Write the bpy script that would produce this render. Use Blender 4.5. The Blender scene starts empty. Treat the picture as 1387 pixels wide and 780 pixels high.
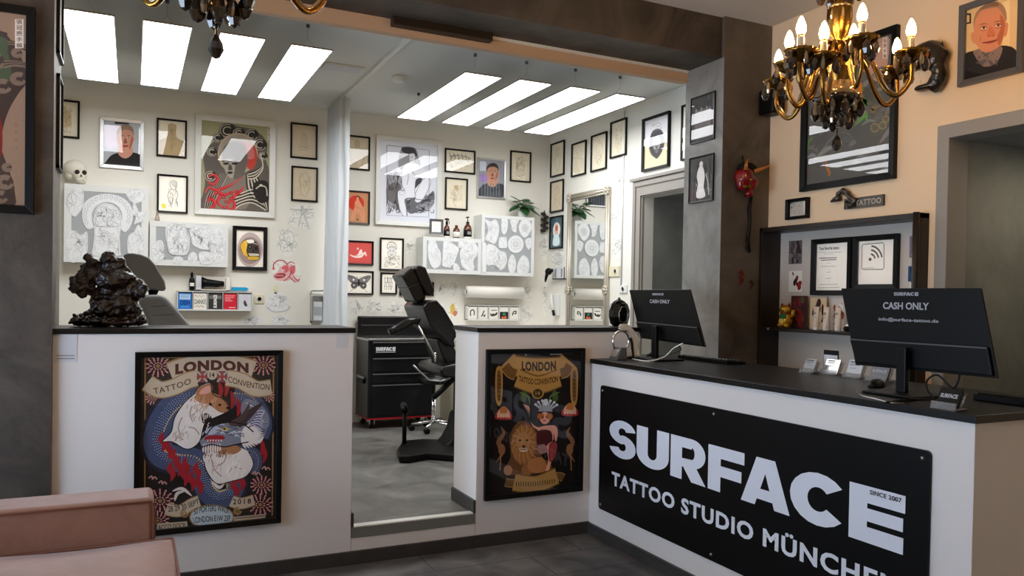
import bpy, bmesh, math, random
from math import sin, cos, pi, radians, atan2, hypot
from mathutils import Vector, Matrix
C = bpy.context.scene.collection
DG = bpy.context.evaluated_depsgraph_get
# ---------------- camera solved from the photograph's vanishing lines ----------------
W_, H_ = 1387.0, 780.0
YAW, PITCH, ROLL, FPX, SHY, EYE = radians(25.830), radians(-.8536), radians(.9861), 1062.36, 28.43, 1.45
cF = Vector((sin(YAW)*cos(PITCH), cos(YAW)*cos(PITCH), sin(PITCH)))
cr = Vector((cos(YAW), -sin(YAW), 0)); cu = cr.cross(cF)
cR = cr*cos(ROLL)+cu*sin(ROLL); cU = -cr*sin(ROLL)+cu*cos(ROLL)
EYEP = Vector((0, 0, EYE))
def at(px, py, ax, val):
    """the point of the plane axis=val that is seen at this pixel"""
    d = cR*((px-693.5)/FPX) - cU*((py-390-SHY)/FPX) + cF
    return EYEP + d*((val-EYEP[ax])/d[ax])
def atd(px, py, depth):
    return EYEP + (cR*((px-693.5)/FPX) - cU*((py-390-SHY)/FPX) + cF)*depth
cam = bpy.data.cameras.new('camera'); cam.sensor_fit = 'HORIZONTAL'; cam.sensor_width = 36
cam.lens = 36*FPX/W_; cam.shift_y = SHY/W_; cam.clip_start = .05
co = bpy.data.objects.new('camera', cam); C.objects.link(co)
m = Matrix((cR, cU, -cF)).transposed().to_4x4(); m.translation = EYEP; co.matrix_world = m
bpy.context.scene.camera = co
# ---------------- materials ----------------
MATS = {}
def lin(c):
    c = c/255.0
    return c/12.92 if c <= .04045 else ((c+.055)/1.055)**2.4
def rgb(r, g, b): return (lin(r), lin(g), lin(b), 1)
def mat(name, col, rough=.6, metal=0, spec=.5, coat=0, emit=None, es=0, noise=None, bump=None, trans=0, ior=1.45, sheen=0, alpha=1):
    """noise=(scale, second colour, contrast) bump=(scale, strength)"""
    M = bpy.data.materials.new(name); M.use_nodes = True; nt = M.node_tree; b = nt.nodes['Principled BSDF']
    b.inputs['Base Color'].default_value = rgb(*col); b.inputs['Roughness'].default_value = rough
    b.inputs['Metallic'].default_value = metal; b.inputs['Specular IOR Level'].default_value = spec
    b.inputs['Coat Weight'].default_value = coat; b.inputs['Coat Roughness'].default_value = .03
    b.inputs['Transmission Weight'].default_value = trans; b.inputs['IOR'].default_value = ior
    if sheen: b.inputs['Sheen Weight'].default_value = sheen
    if emit: b.inputs['Emission Color'].default_value = rgb(*emit); b.inputs['Emission Strength'].default_value = es
    if noise or bump: tc = nt.nodes.new('ShaderNodeTexCoord')
    if noise:
        n = nt.nodes.new('ShaderNodeTexNoise'); n.inputs['Scale'].default_value = noise[0]; n.inputs['Detail'].default_value = 6
        n.inputs['Roughness'].default_value = .62; n.inputs['Distortion'].default_value = noise[3] if len(noise) > 3 else .4
        nt.links.new(tc.outputs['Object'], n.inputs['Vector'])
        r = nt.nodes.new('ShaderNodeValToRGB'); k = noise[2]
        r.color_ramp.elements[0].position = .5-k; r.color_ramp.elements[1].position = .5+k
        r.color_ramp.elements[0].color = rgb(*noise[1]); r.color_ramp.elements[1].color = rgb(*col)
        nt.links.new(n.outputs['Fac'], r.inputs['Fac']); nt.links.new(r.outputs['Color'], b.inputs['Base Color'])
    if bump:
        n2 = nt.nodes.new('ShaderNodeTexNoise'); n2.inputs['Scale'].default_value = bump[0]; n2.inputs['Detail'].default_value = 5
        nt.links.new(tc.outputs['Object'], n2.inputs['Vector'])
        bp = nt.nodes.new('ShaderNodeBump'); bp.inputs['Strength'].default_value = bump[1]; bp.inputs['Distance'].default_value = .01
        nt.links.new(n2.outputs['Fac'], bp.inputs['Height']); nt.links.new(bp.outputs['Normal'], b.inputs['Normal'])
    MATS[name] = M; return M
def flat(r, g, b, rough=.7):
    """plain printed / painted colour"""
    n = 'paint_%02x%02x%02x' % (r, g, b)
    return MATS.get(n) or mat(n, (r, g, b), rough, spec=.2)
def pane():
    M = bpy.data.materials.new('picture_glass'); M.use_nodes = True; nt = M.node_tree
    for n in list(nt.nodes): nt.nodes.remove(n)
    o = nt.nodes.new('ShaderNodeOutputMaterial'); t = nt.nodes.new('ShaderNodeBsdfTransparent'); g = nt.nodes.new('ShaderNodeBsdfGlossy')
    g.inputs['Roughness'].default_value = .008; g.inputs['Color'].default_value = (1, 1, 1, 1)
    fr = nt.nodes.new('ShaderNodeFresnel'); fr.inputs['IOR'].default_value = 1.5; mx = nt.nodes.new('ShaderNodeAddShader')
    nt.links.new(fr.outputs[0], g.inputs['Color']); nt.links.new(t.outputs[0], mx.inputs[0]); nt.links.new(g.outputs[0], mx.inputs[1])
    nt.links.new(mx.outputs[0], o.inputs[0]); MATS['glass'] = M
pane()
mat('concrete', (112, 102, 92), .6, noise=(1.9, (54, 46, 39), .24, 1.1), bump=(14, .35))
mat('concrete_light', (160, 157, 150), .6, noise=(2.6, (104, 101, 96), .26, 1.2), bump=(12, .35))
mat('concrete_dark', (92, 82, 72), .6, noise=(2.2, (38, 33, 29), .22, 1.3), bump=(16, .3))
mat('plaster_white', (236, 233, 222), .85, bump=(60, .05))
mat('plaster_warm', (236, 208, 172), .85, bump=(40, .08))
mat('plaster_ceiling', (214, 206, 194), .9)
mat('ceiling_grey', (224, 225, 220), .9)
mat('plaster_grey', (150, 150, 142), .75, noise=(3, (118, 119, 112), .3, .7), bump=(9, .6))
mat('trim_grey', (150, 144, 136), .6)
mat('peach_paint', (196, 164, 132), .8)
mat('laminate_white', (230, 225, 221), .45, spec=.4)
mat('niche_white', (204, 194, 182), .6)
mat('black_top', (15, 14, 14), .36, spec=.4)
mat('black_edge', (9, 9, 9), .45)
mat('baseboard', (70, 67, 65), .5, noise=(6, (50, 48, 46), .3))
mat('grey_strip', (120, 120, 114), .5)
mat('alu', (200, 200, 198), .25, metal=1)
mat('steel', (185, 185, 182), .28, metal=1)
mat('chrome', (235, 235, 235), .08, metal=1)
mat('silver_frame', (188, 188, 186), .33, metal=.7)
mat('silver_ornate', (196, 188, 172), .38, metal=.55)
mat('frame_black', (9, 8, 8), .42, spec=.25)
mat('frame_brown', (34, 26, 20), .4)
mat('frame_white', (225, 225, 218), .3)
mat('frame_grey', (96, 96, 98), .35, metal=.3)
mat('paper', (236, 232, 222), .8)
mat('paper_cream', (214, 207, 188), .8)
mat('paper_tan', (198, 186, 164), .8)
mat('paper_grey', (212, 214, 218), .8)
mat('board_grey', (168, 172, 174), .7)
mat('mirror', (240, 242, 240), .015, metal=1)
mat('plastic_black', (7, 7, 8), .42, spec=.25)
mat('gloss_black', (8, 8, 9), .06, coat=.6)
mat('leather_black', (15, 15, 16), .24, bump=(90, .12))
mat('leather_grey', (112, 117, 120), .42, bump=(90, .1))
mat('tool_black', (15, 15, 18), .28)
mat('red_paint', (176, 26, 34), .4)
mat('leather_pink', (172, 128, 108), .6, noise=(5, (138, 94, 76), .3, .6), bump=(25, .12), sheen=.3)
mat('leather_seam', (120, 72, 52), .6)
mat('gold', (196, 150, 62), .22, metal=1)
mat('antique_gold', (150, 112, 52), .22, metal=1, bump=(160, .12))
mat('smoke_crystal', (46, 36, 26), .05, coat=.8)
mat('clear_crystal', (150, 134, 108), .05, metal=.6, coat=.6)
mat('bulb_glass', (255, 214, 150), .3, emit=(255, 200, 124), es=125)
mat('candle', (206, 200, 186), .1, metal=.4, coat=.5)
mat('statue', (44, 24, 15), .16, coat=.5, noise=(9, (9, 6, 5), .2), bump=(60, 1))
mat('bone', (226, 220, 204), .6)
mat('mask_red', (150, 16, 24), .22, coat=.4, noise=(18, (66, 8, 12), .25))
mat('horn', (176, 106, 44), .4)
mat('wall_sculpture', (30, 25, 21), .25, coat=.3, bump=(30, .6))
mat('leaf', (44, 92, 44), .35, noise=(9, (24, 58, 30), .3))
mat('stem', (52, 84, 38), .5)
mat('ceramic_white', (228, 230, 226), .3)
mat('amber', (92, 44, 16), .1, coat=.5)
mat('curtain', (216, 222, 226), .75)
mat('led', (255, 255, 255), .5, emit=(250, 252, 255), es=11)
mat('socket', (226, 218, 186), .4)
mat('cat_gold', (186, 142, 36), .22, metal=.6)
mat('cream_tube', (214, 196, 176), .4)
mat('acrylic', (205, 206, 208), .05, trans=.75, ior=1.3)
# floor of dark slate tiles
M = mat('tile_floor', (84, 82, 82), .42, bump=(7, .25)); nt = M.node_tree; b = nt.nodes['Principled BSDF']
tc = nt.nodes.new('ShaderNodeTexCoord'); br = nt.nodes.new('ShaderNodeTexBrick'); mp = nt.nodes.new('ShaderNodeMapping')
mp.inputs['Location'].default_value = (.35, .03, 0)
br.offset = .37; br.inputs['Scale'].default_value = 1; br.inputs['Brick Width'].default_value = .9; br.inputs['Row Height'].default_value = .3
br.inputs['Mortar Size'].default_value = .004; br.inputs['Mortar Smooth'].default_value = .3
nz = nt.nodes.new('ShaderNodeTexNoise'); nz.inputs['Scale'].default_value = 3.2; nz.inputs['Detail'].default_value = 8; nz.inputs['Distortion'].default_value = 1.3
rp = nt.nodes.new('ShaderNodeValToRGB'); rp.color_ramp.elements[0].position = .3; rp.color_ramp.elements[1].position = .75
rp.color_ramp.elements[0].color = rgb(62, 61, 62); rp.color_ramp.elements[1].color = rgb(124, 120, 117)
mxc = nt.nodes.new('ShaderNodeMixRGB'); mxc.inputs[2].default_value = rgb(30, 30, 31)
nt.links.new(tc.outputs['Object'], mp.inputs['Vector']); nt.links.new(mp.outputs[0], br.inputs['Vector']); nt.links.new(tc.outputs['Object'], nz.inputs['Vector'])
nt.links.new(nz.outputs['Fac'], rp.inputs[0]); nt.links.new(rp.outputs[0], mxc.inputs[1]); nt.links.new(br.outputs['Fac'], mxc.inputs[0]); nt.links.new(mxc.outputs[0], b.inputs['Base Color'])
# concrete-look vinyl of the studio
mat('vinyl_floor', (132, 130, 124), .38, noise=(2.4, (76, 75, 72), .22, 1.6), bump=(5, .1))
# ---------------- mesh builder ----------------
class MB:
    def __init__(s): s.v = []; s.f = []; s.mi = []; s.sm = []; s.mats = []
    def idx(s, m):
        m = MATS[m] if isinstance(m, str) else m
        if m not in s.mats: s.mats.append(m)
        return s.mats.index(m)
    def add(s, vs, fs, m, smooth=False):
        o = len(s.v); s.v += [tuple(p) for p in vs]; k = s.idx(m)
        for f in fs: s.f.append([i+o for i in f]); s.mi.append(k); s.sm.append(smooth)
        return s
    def box(s, a, b, m, rot=None, c=None):
        x0, y0, z0 = a; x1, y1, z1 = b
        vs = [(x0,y0,z0),(x1,y0,z0),(x1,y1,z0),(x0,y1,z0),(x0,y0,z1),(x1,y0,z1),(x1,y1,z1),(x0,y1,z1)]
        if rot is not None:
            c = Vector(c or [(x0+x1)/2, (y0+y1)/2, (z0+z1)/2]); vs = [c+rot@(Vector(p)-c) for p in vs]
        return s.add(vs, [(0,3,2,1),(4,5,6,7),(0,1,5,4),(1,2,6,5),(2,3,7,6),(3,0,4,7)], m)
    def lathe(s, prof, m, n=24, c=(0,0,0), R=None, smooth=True, sc=(1,1), flute=0, fn=8):
        vs = []; c = Vector(c)
        for r, z in prof:
            for i in range(n):
                a = 2*pi*i/n; q = r*(1+flute*cos(fn*a)); p = Vector((q*cos(a)*sc[0], q*sin(a)*sc[1], z))
                vs.append(c+(R@p if R is not None else p))
        fs = []
        for j in range(len(prof)-1):
            for i in range(n): fs.append((j*n+i, j*n+(i+1)%n, (j+1)*n+(i+1)%n, (j+1)*n+i))
        if prof[0][0] > 1e-5: fs.append(tuple(range(n))[::-1])
        if prof[-1][0] > 1e-5: fs.append(tuple((len(prof)-1)*n+i for i in range(n)))
        return s.add(vs, fs, m, smooth)
    def tube(s, pts, r, m, n=8, closed=False, smooth=True, flat=1):
        P = [Vector(p) for p in pts]; N = len(P); vs = []; up = None
        for i, p in enumerate(P):
            t = (P[(i+1) % N]-P[i-1]) if closed else (P[min(i+1, N-1)]-P[max(i-1, 0)])
            t = t.normalized() if t.length > 1e-9 else Vector((0,0,1))
            if up is None:
                up = Vector((0,0,1)) if abs(t.z) < .9 else Vector((1,0,0))
            a = t.cross(up)
            if a.length < 1e-6: a = t.orthogonal()
            a.normalize(); bb = a.cross(t).normalized(); up = bb
            rr = r[i] if isinstance(r, (list, tuple)) else r
            for k in range(n): q = 2*pi*k/n; vs.append(p+a*cos(q)*rr+bb*sin(q)*rr*flat)
        fs = []
        for j in range(N if closed else N-1):
            for k in range(n): fs.append((j*n+k, j*n+(k+1)%n, ((j+1)%N)*n+(k+1)%n, ((j+1)%N)*n+k))
        if not closed: fs += [tuple(range(n))[::-1], tuple((N-1)*n+k for k in range(n))]
        return s.add(vs, fs, m, smooth)
    def ell(s, c, r, m, n=16, k=10, R=None):
        c = Vector(c); r = r if isinstance(r, (tuple, list)) else (r, r, r)
        vs = [c+(R@Vector((0,0,-r[2])) if R is not None else Vector((0,0,-r[2])))]; fs = []
        for j in range(1, k):
            t = -pi/2+pi*j/k
            for i in range(n):
                a = 2*pi*i/n; p = Vector((r[0]*cos(t)*cos(a), r[1]*cos(t)*sin(a), r[2]*sin(t)))
                vs.append(c+(R@p if R is not None else p))
        p = Vector((0,0,r[2])); vs.append(c+(R@p if R is not None else p)); L = len(vs)-1
        for i in range(n): fs.append((0, 1+(i+1)%n, 1+i)); fs.append((L, L-n+i, L-n+(i+1)%n))
        for j in range(k-2):
            for i in range(n): a = 1+j*n; fs.append((a+i, a+(i+1)%n, a+n+(i+1)%n, a+n+i))
        return s.add(vs, fs, m, True)
    def prism(s, pts, off, m, smooth=False):
        """pts: 3D outline, off: vector to the other side"""
        n = len(pts); off = Vector(off); P = [Vector(p) for p in pts]
        vs = P+[p+off for p in P]
        fs = [tuple(range(n))[::-1], tuple(range(n, 2*n))]+[(i, (i+1)%n, n+(i+1)%n, n+i) for i in range(n)]
        return s.add(vs, fs, m, smooth)
    def build(s, name, parent=None, loc=(0,0,0), rot=(0,0,0), bevel=0, seg=2, sub=0, fix=True, autosm=False):
        me = bpy.data.meshes.new(name); me.from_pydata(s.v, [], s.f)
        for m_ in s.mats: me.materials.append(m_)
        me.polygons.foreach_set('material_index', s.mi); me.polygons.foreach_set('use_smooth', s.sm); me.update()
        if fix:
            bm = bmesh.new(); bm.from_mesh(me); bmesh.ops.recalc_face_normals(bm, faces=bm.faces); bm.to_mesh(me); bm.free()
        o = bpy.data.objects.new(name, me); C.objects.link(o); o.parent = parent; o.location = loc; o.rotation_euler = rot
        if bevel:
            d = o.modifiers.new('bevel', 'BEVEL'); d.width = bevel; d.segments = seg; d.limit_method = 'ANGLE'; d.angle_limit = radians(40)
        if sub: d = o.modifiers.new('subdivision', 'SUBSURF'); d.levels = sub; d.render_levels = sub
        if autosm or (bevel and seg > 2):
            for p in me.polygons: p.use_smooth = True
            try: me.set_sharp_from_angle(angle=radians(50))
            except Exception: pass
        return o
def tag(o, label, cat, group=None, kind=None):
    o['label'] = label; o['category'] = cat
    if group: o['group'] = group
    if kind: o['kind'] = kind
    return o
def thing(name, label, cat, loc=(0,0,0), rot=(0,0,0), group=None):
    o = bpy.data.objects.new(name, None); C.objects.link(o); o.location = loc; o.rotation_euler = rot; o.empty_display_size = .1
    return tag(o, label, cat, group)
def struct(name, mb, label=None, **k):
    o = mb.build(name, **k); o['kind'] = 'structure'
    if label: o['label'] = label
    return o
def copy_tree(o, parent=None):
    c = o.copy(); C.objects.link(c); c.parent = parent
    for ch in list(o.children): copy_tree(ch, c)
    return c
def spline(P, k=6, closed=False):
    n = len(P)
    if n < 3: return list(P)
    out = []; rng = range(n if closed else n-1)
    for i in rng:
        g = (lambda j: P[j % n]) if closed else (lambda j: P[max(0, min(n-1, j))])
        a, b_, c, d = g(i-1), g(i), g(i+1), g(i+2)
        for q in range(k):
            t = q/k
            out.append(tuple(.5*((2*b_[z])+(-a[z]+c[z])*t+(2*a[z]-5*b_[z]+4*c[z]-d[z])*t*t+(-a[z]+3*b_[z]-3*c[z]+d[z])*t**3) for z in range(len(b_))))
    if not closed: out.append(tuple(P[-1]))
    return out
# text outlines, from Blender's own built-in face
TC = {}
def textmesh(txt, bold=0.0, space=1.0):
    k = (txt, bold, space)
    if k not in TC:
        cu_ = bpy.data.curves.new('t', 'FONT'); cu_.body = txt; cu_.offset = bold; cu_.space_character = space; cu_.resolution_u = 3
        o = bpy.data.objects.new('t', cu_); C.objects.link(o); me = bpy.data.meshes.new_from_object(o.evaluated_get(DG()))
        vs = [(v.co.x, v.co.y) for v in me.vertices]; fs = [tuple(p.vertices) for p in me.polygons]
        bpy.data.objects.remove(o); bpy.data.curves.remove(cu_); bpy.data.meshes.remove(me)
        x0 = min(v[0] for v in vs); x1 = max(v[0] for v in vs); y0 = min(v[1] for v in vs); y1 = max(v[1] for v in vs)
        TC[k] = ([((x-x0)/(x1-x0), (y-y0)/(y1-y0)) for x, y in vs], fs, (x1-x0)/(y1-y0))
    return TC[k]
# ---------------- planes things hang on ----------------
class PL:
    def __init__(s, k, v): s.k = k; s.v = v; s.rz = 0 if k == 'Y' else -pi/2
    def uz(s, px, py, d=0):
        if s.k == 'Y': p = at(px, py, 1, s.v-d); return p.x, p.z
        p = at(px, py, 0, s.v-d); return -p.y, p.z
    def w(s, u, z, d=0): return (u, s.v-d, z) if s.k == 'Y' else (s.v-d, -u, z)
class Art:
    """flat drawing in the plane of a picture; coordinates are read from an enlarged view of the photograph"""
    def __init__(s, pl, u0, z0, d, rect):
        s.pl = pl; s.u0 = u0; s.z0 = z0; s.d = d; s.rect = rect; s.mb = MB(); s.o = (0, 0, 1); s.nrm = False; s.k = 0; s.held = False
    def hold(s, v=True): s.held = False; s.lay(); s.held = v; return s
    def crop(s, ox, oy, sc): s.o = (ox, oy, sc); s.nrm = False; return s
    def norm(s): s.nrm = True; return s
    def p(s, x, y, clamp=True):
        a, b, c, d = s.rect
        if s.nrm: u = a+(c-a)*x; z = d-(d-b)*y
        else:
            u, z = s.pl.uz(s.o[0]+x/s.o[2], s.o[1]+y/s.o[2], s.d); u -= s.u0; z -= s.z0
        if clamp: u = min(max(u, a), c); z = min(max(z, b), d)
        return u, z
    def lay(s): s.k += 0 if s.held else 1; return -(s.d+.00001*s.k)
    def poly(s, pts, m, sm=0):
        if sm: pts = spline(pts, sm, True)
        y = s.lay(); q = [s.p(*p) for p in pts]
        s.mb.add([(u, y, z) for u, z in q], [tuple(range(len(q)))], m)
    def line(s, pts, w, m, sm=5, closed=False, taper=False):
        """w in metres"""
        if sm and len(pts) > 2: pts = spline(pts, sm, closed)
        y = s.lay(); q = [Vector(s.p(*p)) for p in pts]; n = len(q); vs = []
        for i in range(n):
            t = (q[(i+1)%n]-q[i-1]) if closed else (q[min(i+1, n-1)]-q[max(i-1, 0)])
            if t.length < 1e-9: t = Vector((1, 0))
            t.normalize(); nn = Vector((-t.y, t.x))*w/2
            if taper: nn *= max(.15, sin(pi*(i+.5)/n))
            for g in (1, -1): e = q[i]+nn*g; vs.append((e.x, y, e.y))
        fs = [(2*i, 2*i+1, 2*i+3, 2*i+2) for i in range(n-1)]
        if closed: fs.append((2*n-2, 2*n-1, 1, 0))
        s.mb.add(vs, fs, m)
    def ell(s, cx, cy, rx, ry, m, n=20, a0=0, rot=0):
        s.poly([(cx+rx*cos(2*pi*i/n)*cos(rot)-ry*sin(2*pi*i/n)*sin(rot), cy+rx*cos(2*pi*i/n)*sin(rot)+ry*sin(2*pi*i/n)*cos(rot)) for i in range(n)], m)
    def ring(s, cx, cy, rx, ry, w, m, n=22, a0=0, a1=2*pi):
        full = a1-a0 > 6.28; k = n if full else n+1
        s.line([(cx+rx*cos(a0+(a1-a0)*i/n), cy+ry*sin(a0+(a1-a0)*i/n)) for i in range(k)], w, m, 0, full)
    def text(s, txt, quad, m, bold=0, arc=0, space=1):
        """quad: TL TR BR BL in drawing coordinates; arc: bulge as a part of the height"""
        vs, fs, _ = textmesh(txt, bold, space); y = s.lay(); out = []
        (ax, ay), (bx, by), (cx, cy), (dx, dy) = quad
        for u, v in vs:
            X = (ax*(1-u)+bx*u)*v+(dx*(1-u)+cx*u)*(1-v); Y = (ay*(1-u)+by*u)*v+(dy*(1-u)+cy*u)*(1-v)
            Y -= arc*(1-(2*u-1)**2)*abs(dy-ay); q = s.p(X, Y); out.append((q[0], y, q[1]))
        s.mb.add(out, fs, m)
def part(mb, name, root, **k):
    """mesh given in world coordinates, made a child of an unrotated root"""
    L = root.location
    mb.v = [(a-L.x, b-L.y, c-L.z) for a, b, c in mb.v]
    return mb.build(name, root, **k)
def solo(mb, name, label, cat, loc, group=None, **k):
    mb.v = [(a-loc[0], b-loc[1], c-loc[2]) for a, b, c in mb.v]
    return tag(mb.build(name, None, loc=loc, **k), label, cat, group)
# ======================= THE ROOM =======================
Y0, Y1 = 4.15, 4.50          # the thick wall between shop and studio
YB, XR = 7.60, 4.095         # studio back wall, studio right wall
XW = 3.95                    # warm wall of the shop
ZC, ZI, ZF = 3.345, 3.226, .195
XL = -3.0; YF = -2.6
b = MB(); b.box((XL-.2, YF-.2, -.1), (5.8, Y0, 0), 'tile_floor'); struct('floor', b)
b = MB(); b.box((XL-.2, Y0+.05, -.1), (5.8, YB+.1, ZF), 'vinyl_floor'); struct('floor_studio', b)
b = MB(); b.box((XL-.2, YF-.2, ZC), (5.8, Y0, ZC+.1), 'plaster_ceiling'); struct('ceiling', b)
b = MB(); b.box((XL-.2, Y0, ZI+.12), (XR+1.6, YB+.1, ZI+.2), 'ceiling_grey'); b.box((XL, Y1+.06, ZI), (XR, YB, ZI+.12), 'ceiling_grey')
struct('ceiling_studio', b)
b = MB(); b.box((XL, YB, ZF), (XR+.1, YB+.1, ZI), 'plaster_white'); struct('wall_back', b)
b = MB(); b.box((-2.1, Y1, ZF), (-2.0, YB, ZI), 'plaster_white'); struct('wall_left_studio', b)
DY0, DY1, DZ = 4.9, 5.79, 2.36        # studio door opening
b = MB(); b.box((XR, DY1, ZF), (XR+.1, YB, ZI), 'plaster_white'); b.box((XR, Y1, ZF), (XR+.1, DY0, ZI), 'plaster_white')
b.box((XR, DY0, DZ), (XR+.1, DY1, ZI), 'plaster_white'); struct('wall_right_studio', b)
# corridor behind the studio door
b = MB(); b.box((XR+.1, DY1, ZF), (5.7, DY1+.08, DZ+.2), 'plaster_grey'); b.box((XR+.1, DY0-.08, ZF), (5.7, DY0, DZ+.2), 'plaster_grey')
b.box((5.7, DY0-.08, ZF), (5.78, DY1+.08, DZ+.2), 'plaster_grey'); b.box((XR+.1, DY0, DZ), (5.7, DY1, DZ+.08), 'plaster_grey'); struct('wall_corridor', b)
# door casing, moulded
b = MB()
for dx, w0, w1 in ((.022, 0, .15), (.04, .012, .05), (.034, .10, .14)):
    b.box((XR-dx, DY1+w0, ZF), (XR, DY1+w1, DZ+w1), 'trim_grey'); b.box((XR-dx, DY0-w1, ZF), (XR, DY0-w0, DZ+w1), 'trim_grey')
    b.box((XR-dx+.0005, DY0-w1, DZ+w0), (XR, DY1+w1, DZ+w1), 'trim_grey')
b.box((XR-.05, DY0-.17, DZ+.15), (XR, DY1+.17, DZ+.175), 'trim_grey'); struct('door_frame_studio', b)
# shop: left, front (with the shop windows) and warm right wall
b = MB(); b.box((XL-.1, YF, 0), (XL, Y0, .08), 'plaster_warm'); b.box((XL-.1, YF, 2.1), (XL, Y0, ZC), 'plaster_warm')
WL = ((.6, 3.95),); WF = ()
for y, y1 in ((YF, .6), (3.95, Y0)): b.box((XL-.1, y, .08), (XL, y1, 2.1), 'plaster_warm')
struct('wall_left', b)
b = MB(); b.box((XL, YF-.1, 0), (3.95, YF, .55), 'plaster_warm'); b.box((XL, YF-.1, 2.7), (3.95, YF, ZC), 'plaster_warm')
for x, x1 in ((XL, 3.95),): b.box((x, YF-.1, .55), (x1, YF, 2.7), 'plaster_warm')
struct('wall_front', b)
for i, (y, y1) in enumerate(WL):
    b = MB()
    for a in ((y, .08, y+.05, 2.1), (y1-.05, .08, y1, 2.1), (y, .08, y1, .13), (y, 2.05, y1, 2.1)): b.box((XL-.07, a[0], a[1]), (XL-.02, a[2], a[3]), 'frame_brown')
    struct('window_%d' % (i+1), b)
for x, x1 in WF:
    b = MB()
    for a in ((x, .55, x+.05, 2.7), (x1-.05, .55, x1, 2.7), (x, .55, x1, .6), (x, 2.65, x1, 2.7), (x, 2.1, x1, 2.14)): b.box((a[0], YF-.07, a[1]), (a[2], YF-.02, a[3]), 'frame_brown')
    struct('window_3', b)
NY0, NY1, NZ0, NZ1 = 2.90, 4.12, .88, 1.955        # niche cabinet hole
EY0, EY1, EZ = 1.80, 2.79, 2.35                    # passage on the right
b = MB(); b.box((XW, NY0, NZ1), (XW+.15, Y0, ZC), 'plaster_warm'); b.box((XW, EY1, 0), (XW+.15, NY0, ZC), 'plaster_warm')
b.box((XW, NY0, 0), (XW+.15, Y0, NZ0), 'plaster_warm'); b.box((XW, NY1, NZ0), (XW+.15, Y0+.1, NZ1), 'plaster_warm')
b.box((XW, EY0, EZ), (XW+.15, EY1, ZC), 'plaster_warm'); b.box((XW, YF, 0), (XW+.15, EY0, ZC), 'plaster_warm'); struct('wall_right', b)
b = MB(); b.box((XW+.15, EY1, 0), (5.7, EY1+.1, EZ+.3), 'plaster_grey'); b.box((XW+.15, EY0-.1, 0), (5.7, EY0, EZ+.3), 'plaster_grey')
b.box((5.7, EY0-.1, 0), (5.8, EY1+.1, EZ+.3), 'plaster_grey'); b.box((XW+.15, EY0, EZ), (5.7, EY1, EZ+.1), 'plaster_grey'); struct('wall_passage', b)
b = MB(); b.box((XW-.015, EY1-.005, 0), (XW+.15, EY1+.065, EZ+.07), 'trim_grey'); b.box((XW-.015, EY0-.065, 0), (XW+.15, EY0, EZ+.07), 'trim_grey')
b.box((XW-.015, EY0, EZ-.005), (XW+.15, EY1, EZ+.07), 'trim_grey'); struct('door_frame_passage', b, bevel=.004)
lp = thing('passage_fill_lamp', 'round lamp added out of sight to light the grey passage on the right', 'ceiling lamp', (4.55, 2.3, EZ-.05)); bb = MB(); bb.lathe([(.12, 0), (.14, .02), (.14, .049)], 'frame_white', 24); bb.build('housing', lp)  # unseen lamp, added to brighten the passage walls
bb = MB(); bb.lathe([(0, -.02), (.08, -.012), (.12, 0)], mat('fill_lamp_warm', (255, 240, 220), .5, emit=(255, 240, 215), es=24), 24); bb.build('diffuser', lp)
# columns and beam of bare concrete
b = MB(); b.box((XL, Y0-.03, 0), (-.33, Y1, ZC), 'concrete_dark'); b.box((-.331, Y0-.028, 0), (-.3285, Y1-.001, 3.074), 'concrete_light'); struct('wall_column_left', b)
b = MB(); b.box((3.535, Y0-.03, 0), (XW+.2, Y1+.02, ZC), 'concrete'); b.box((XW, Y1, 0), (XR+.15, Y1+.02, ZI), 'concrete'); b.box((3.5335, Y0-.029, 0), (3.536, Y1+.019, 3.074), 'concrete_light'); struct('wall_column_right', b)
b = MB(); b.box((-.33, Y0, 3.076), (3.535, Y1, ZC), 'concrete_dark')
struct('wall_beam', b)
b = MB(); b.box((-2, Y1+.002, 2.995), (3.535, Y1+.06, 3.40), 'peach_paint'); struct('trim_lintel', b)
p0 = at(664, 50, 1, Y1-.01).x; b = MB(); b.box((p0, Y1-.012, 3.058), (3.53, Y1+.001, 3.0755), 'frame_white'); struct('trim_lintel_strip', b)
q0 = at(530, 30, 1, Y1-.02); q1 = at(664.4, 50, 1, Y1-.02); zz = at(600, 44.5, 1, Y1-.04).z
b = MB(); b.box((q0.x, Y1-.06, zz-.005), (q1.x, Y1+.0, 3.08), 'frame_brown'); struct('trim_block', b, bevel=.006)
# low partition walls (half-height) with threshold between them
def half_wall(x0, x1, nm, cut=False):
    b = MB(); b.box((x0, Y0, 0), (x1, Y1, 1.245), 'laminate_white'); return b
struct('wall_partition_left', half_wall(-.3275, 1.068, ''), bevel=.002)
struct('wall_partition_right', half_wall(1.797, 2.905, ''), bevel=.002)
b = MB(); b.box((1.070, Y0+.001, 0), (1.795, Y0+.06, .139), 'laminate_white'); struct('trim_threshold_panel', b)
b = MB(); b.box((1.07, Y0-.003, .139), (1.795, Y0+.05, ZF+.001), 'grey_strip'); b.box((1.084, Y0-.004, ZF+.0), (1.781, Y0+.05, ZF+.007), 'frame_white'); struct('trim_threshold_strip', b)
b = MB(); b.box((1.782, Y0-.002, ZF+.004), (1.797, Y1, ZF+.078), 'baseboard'); struct('baseboard_opening_right', b)
b = MB(); b.box((1.068, Y0-.002, ZF+.004), (1.083, Y1, ZF+.078), 'baseboard'); struct('baseboard_opening_left', b)
b = MB(); b.box((-.33, Y0-.016, 0), (2.559, Y0, .070), 'baseboard'); struct('baseboard_partition', b)
b = MB(); b.box((2.543, 1.69, 0), (2.559, Y0-.016, .068), 'baseboard'); b.box((2.543, 1.674, 0), (3.25, 1.69, .068), 'baseboard'); struct('baseboard_counter', b)
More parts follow.
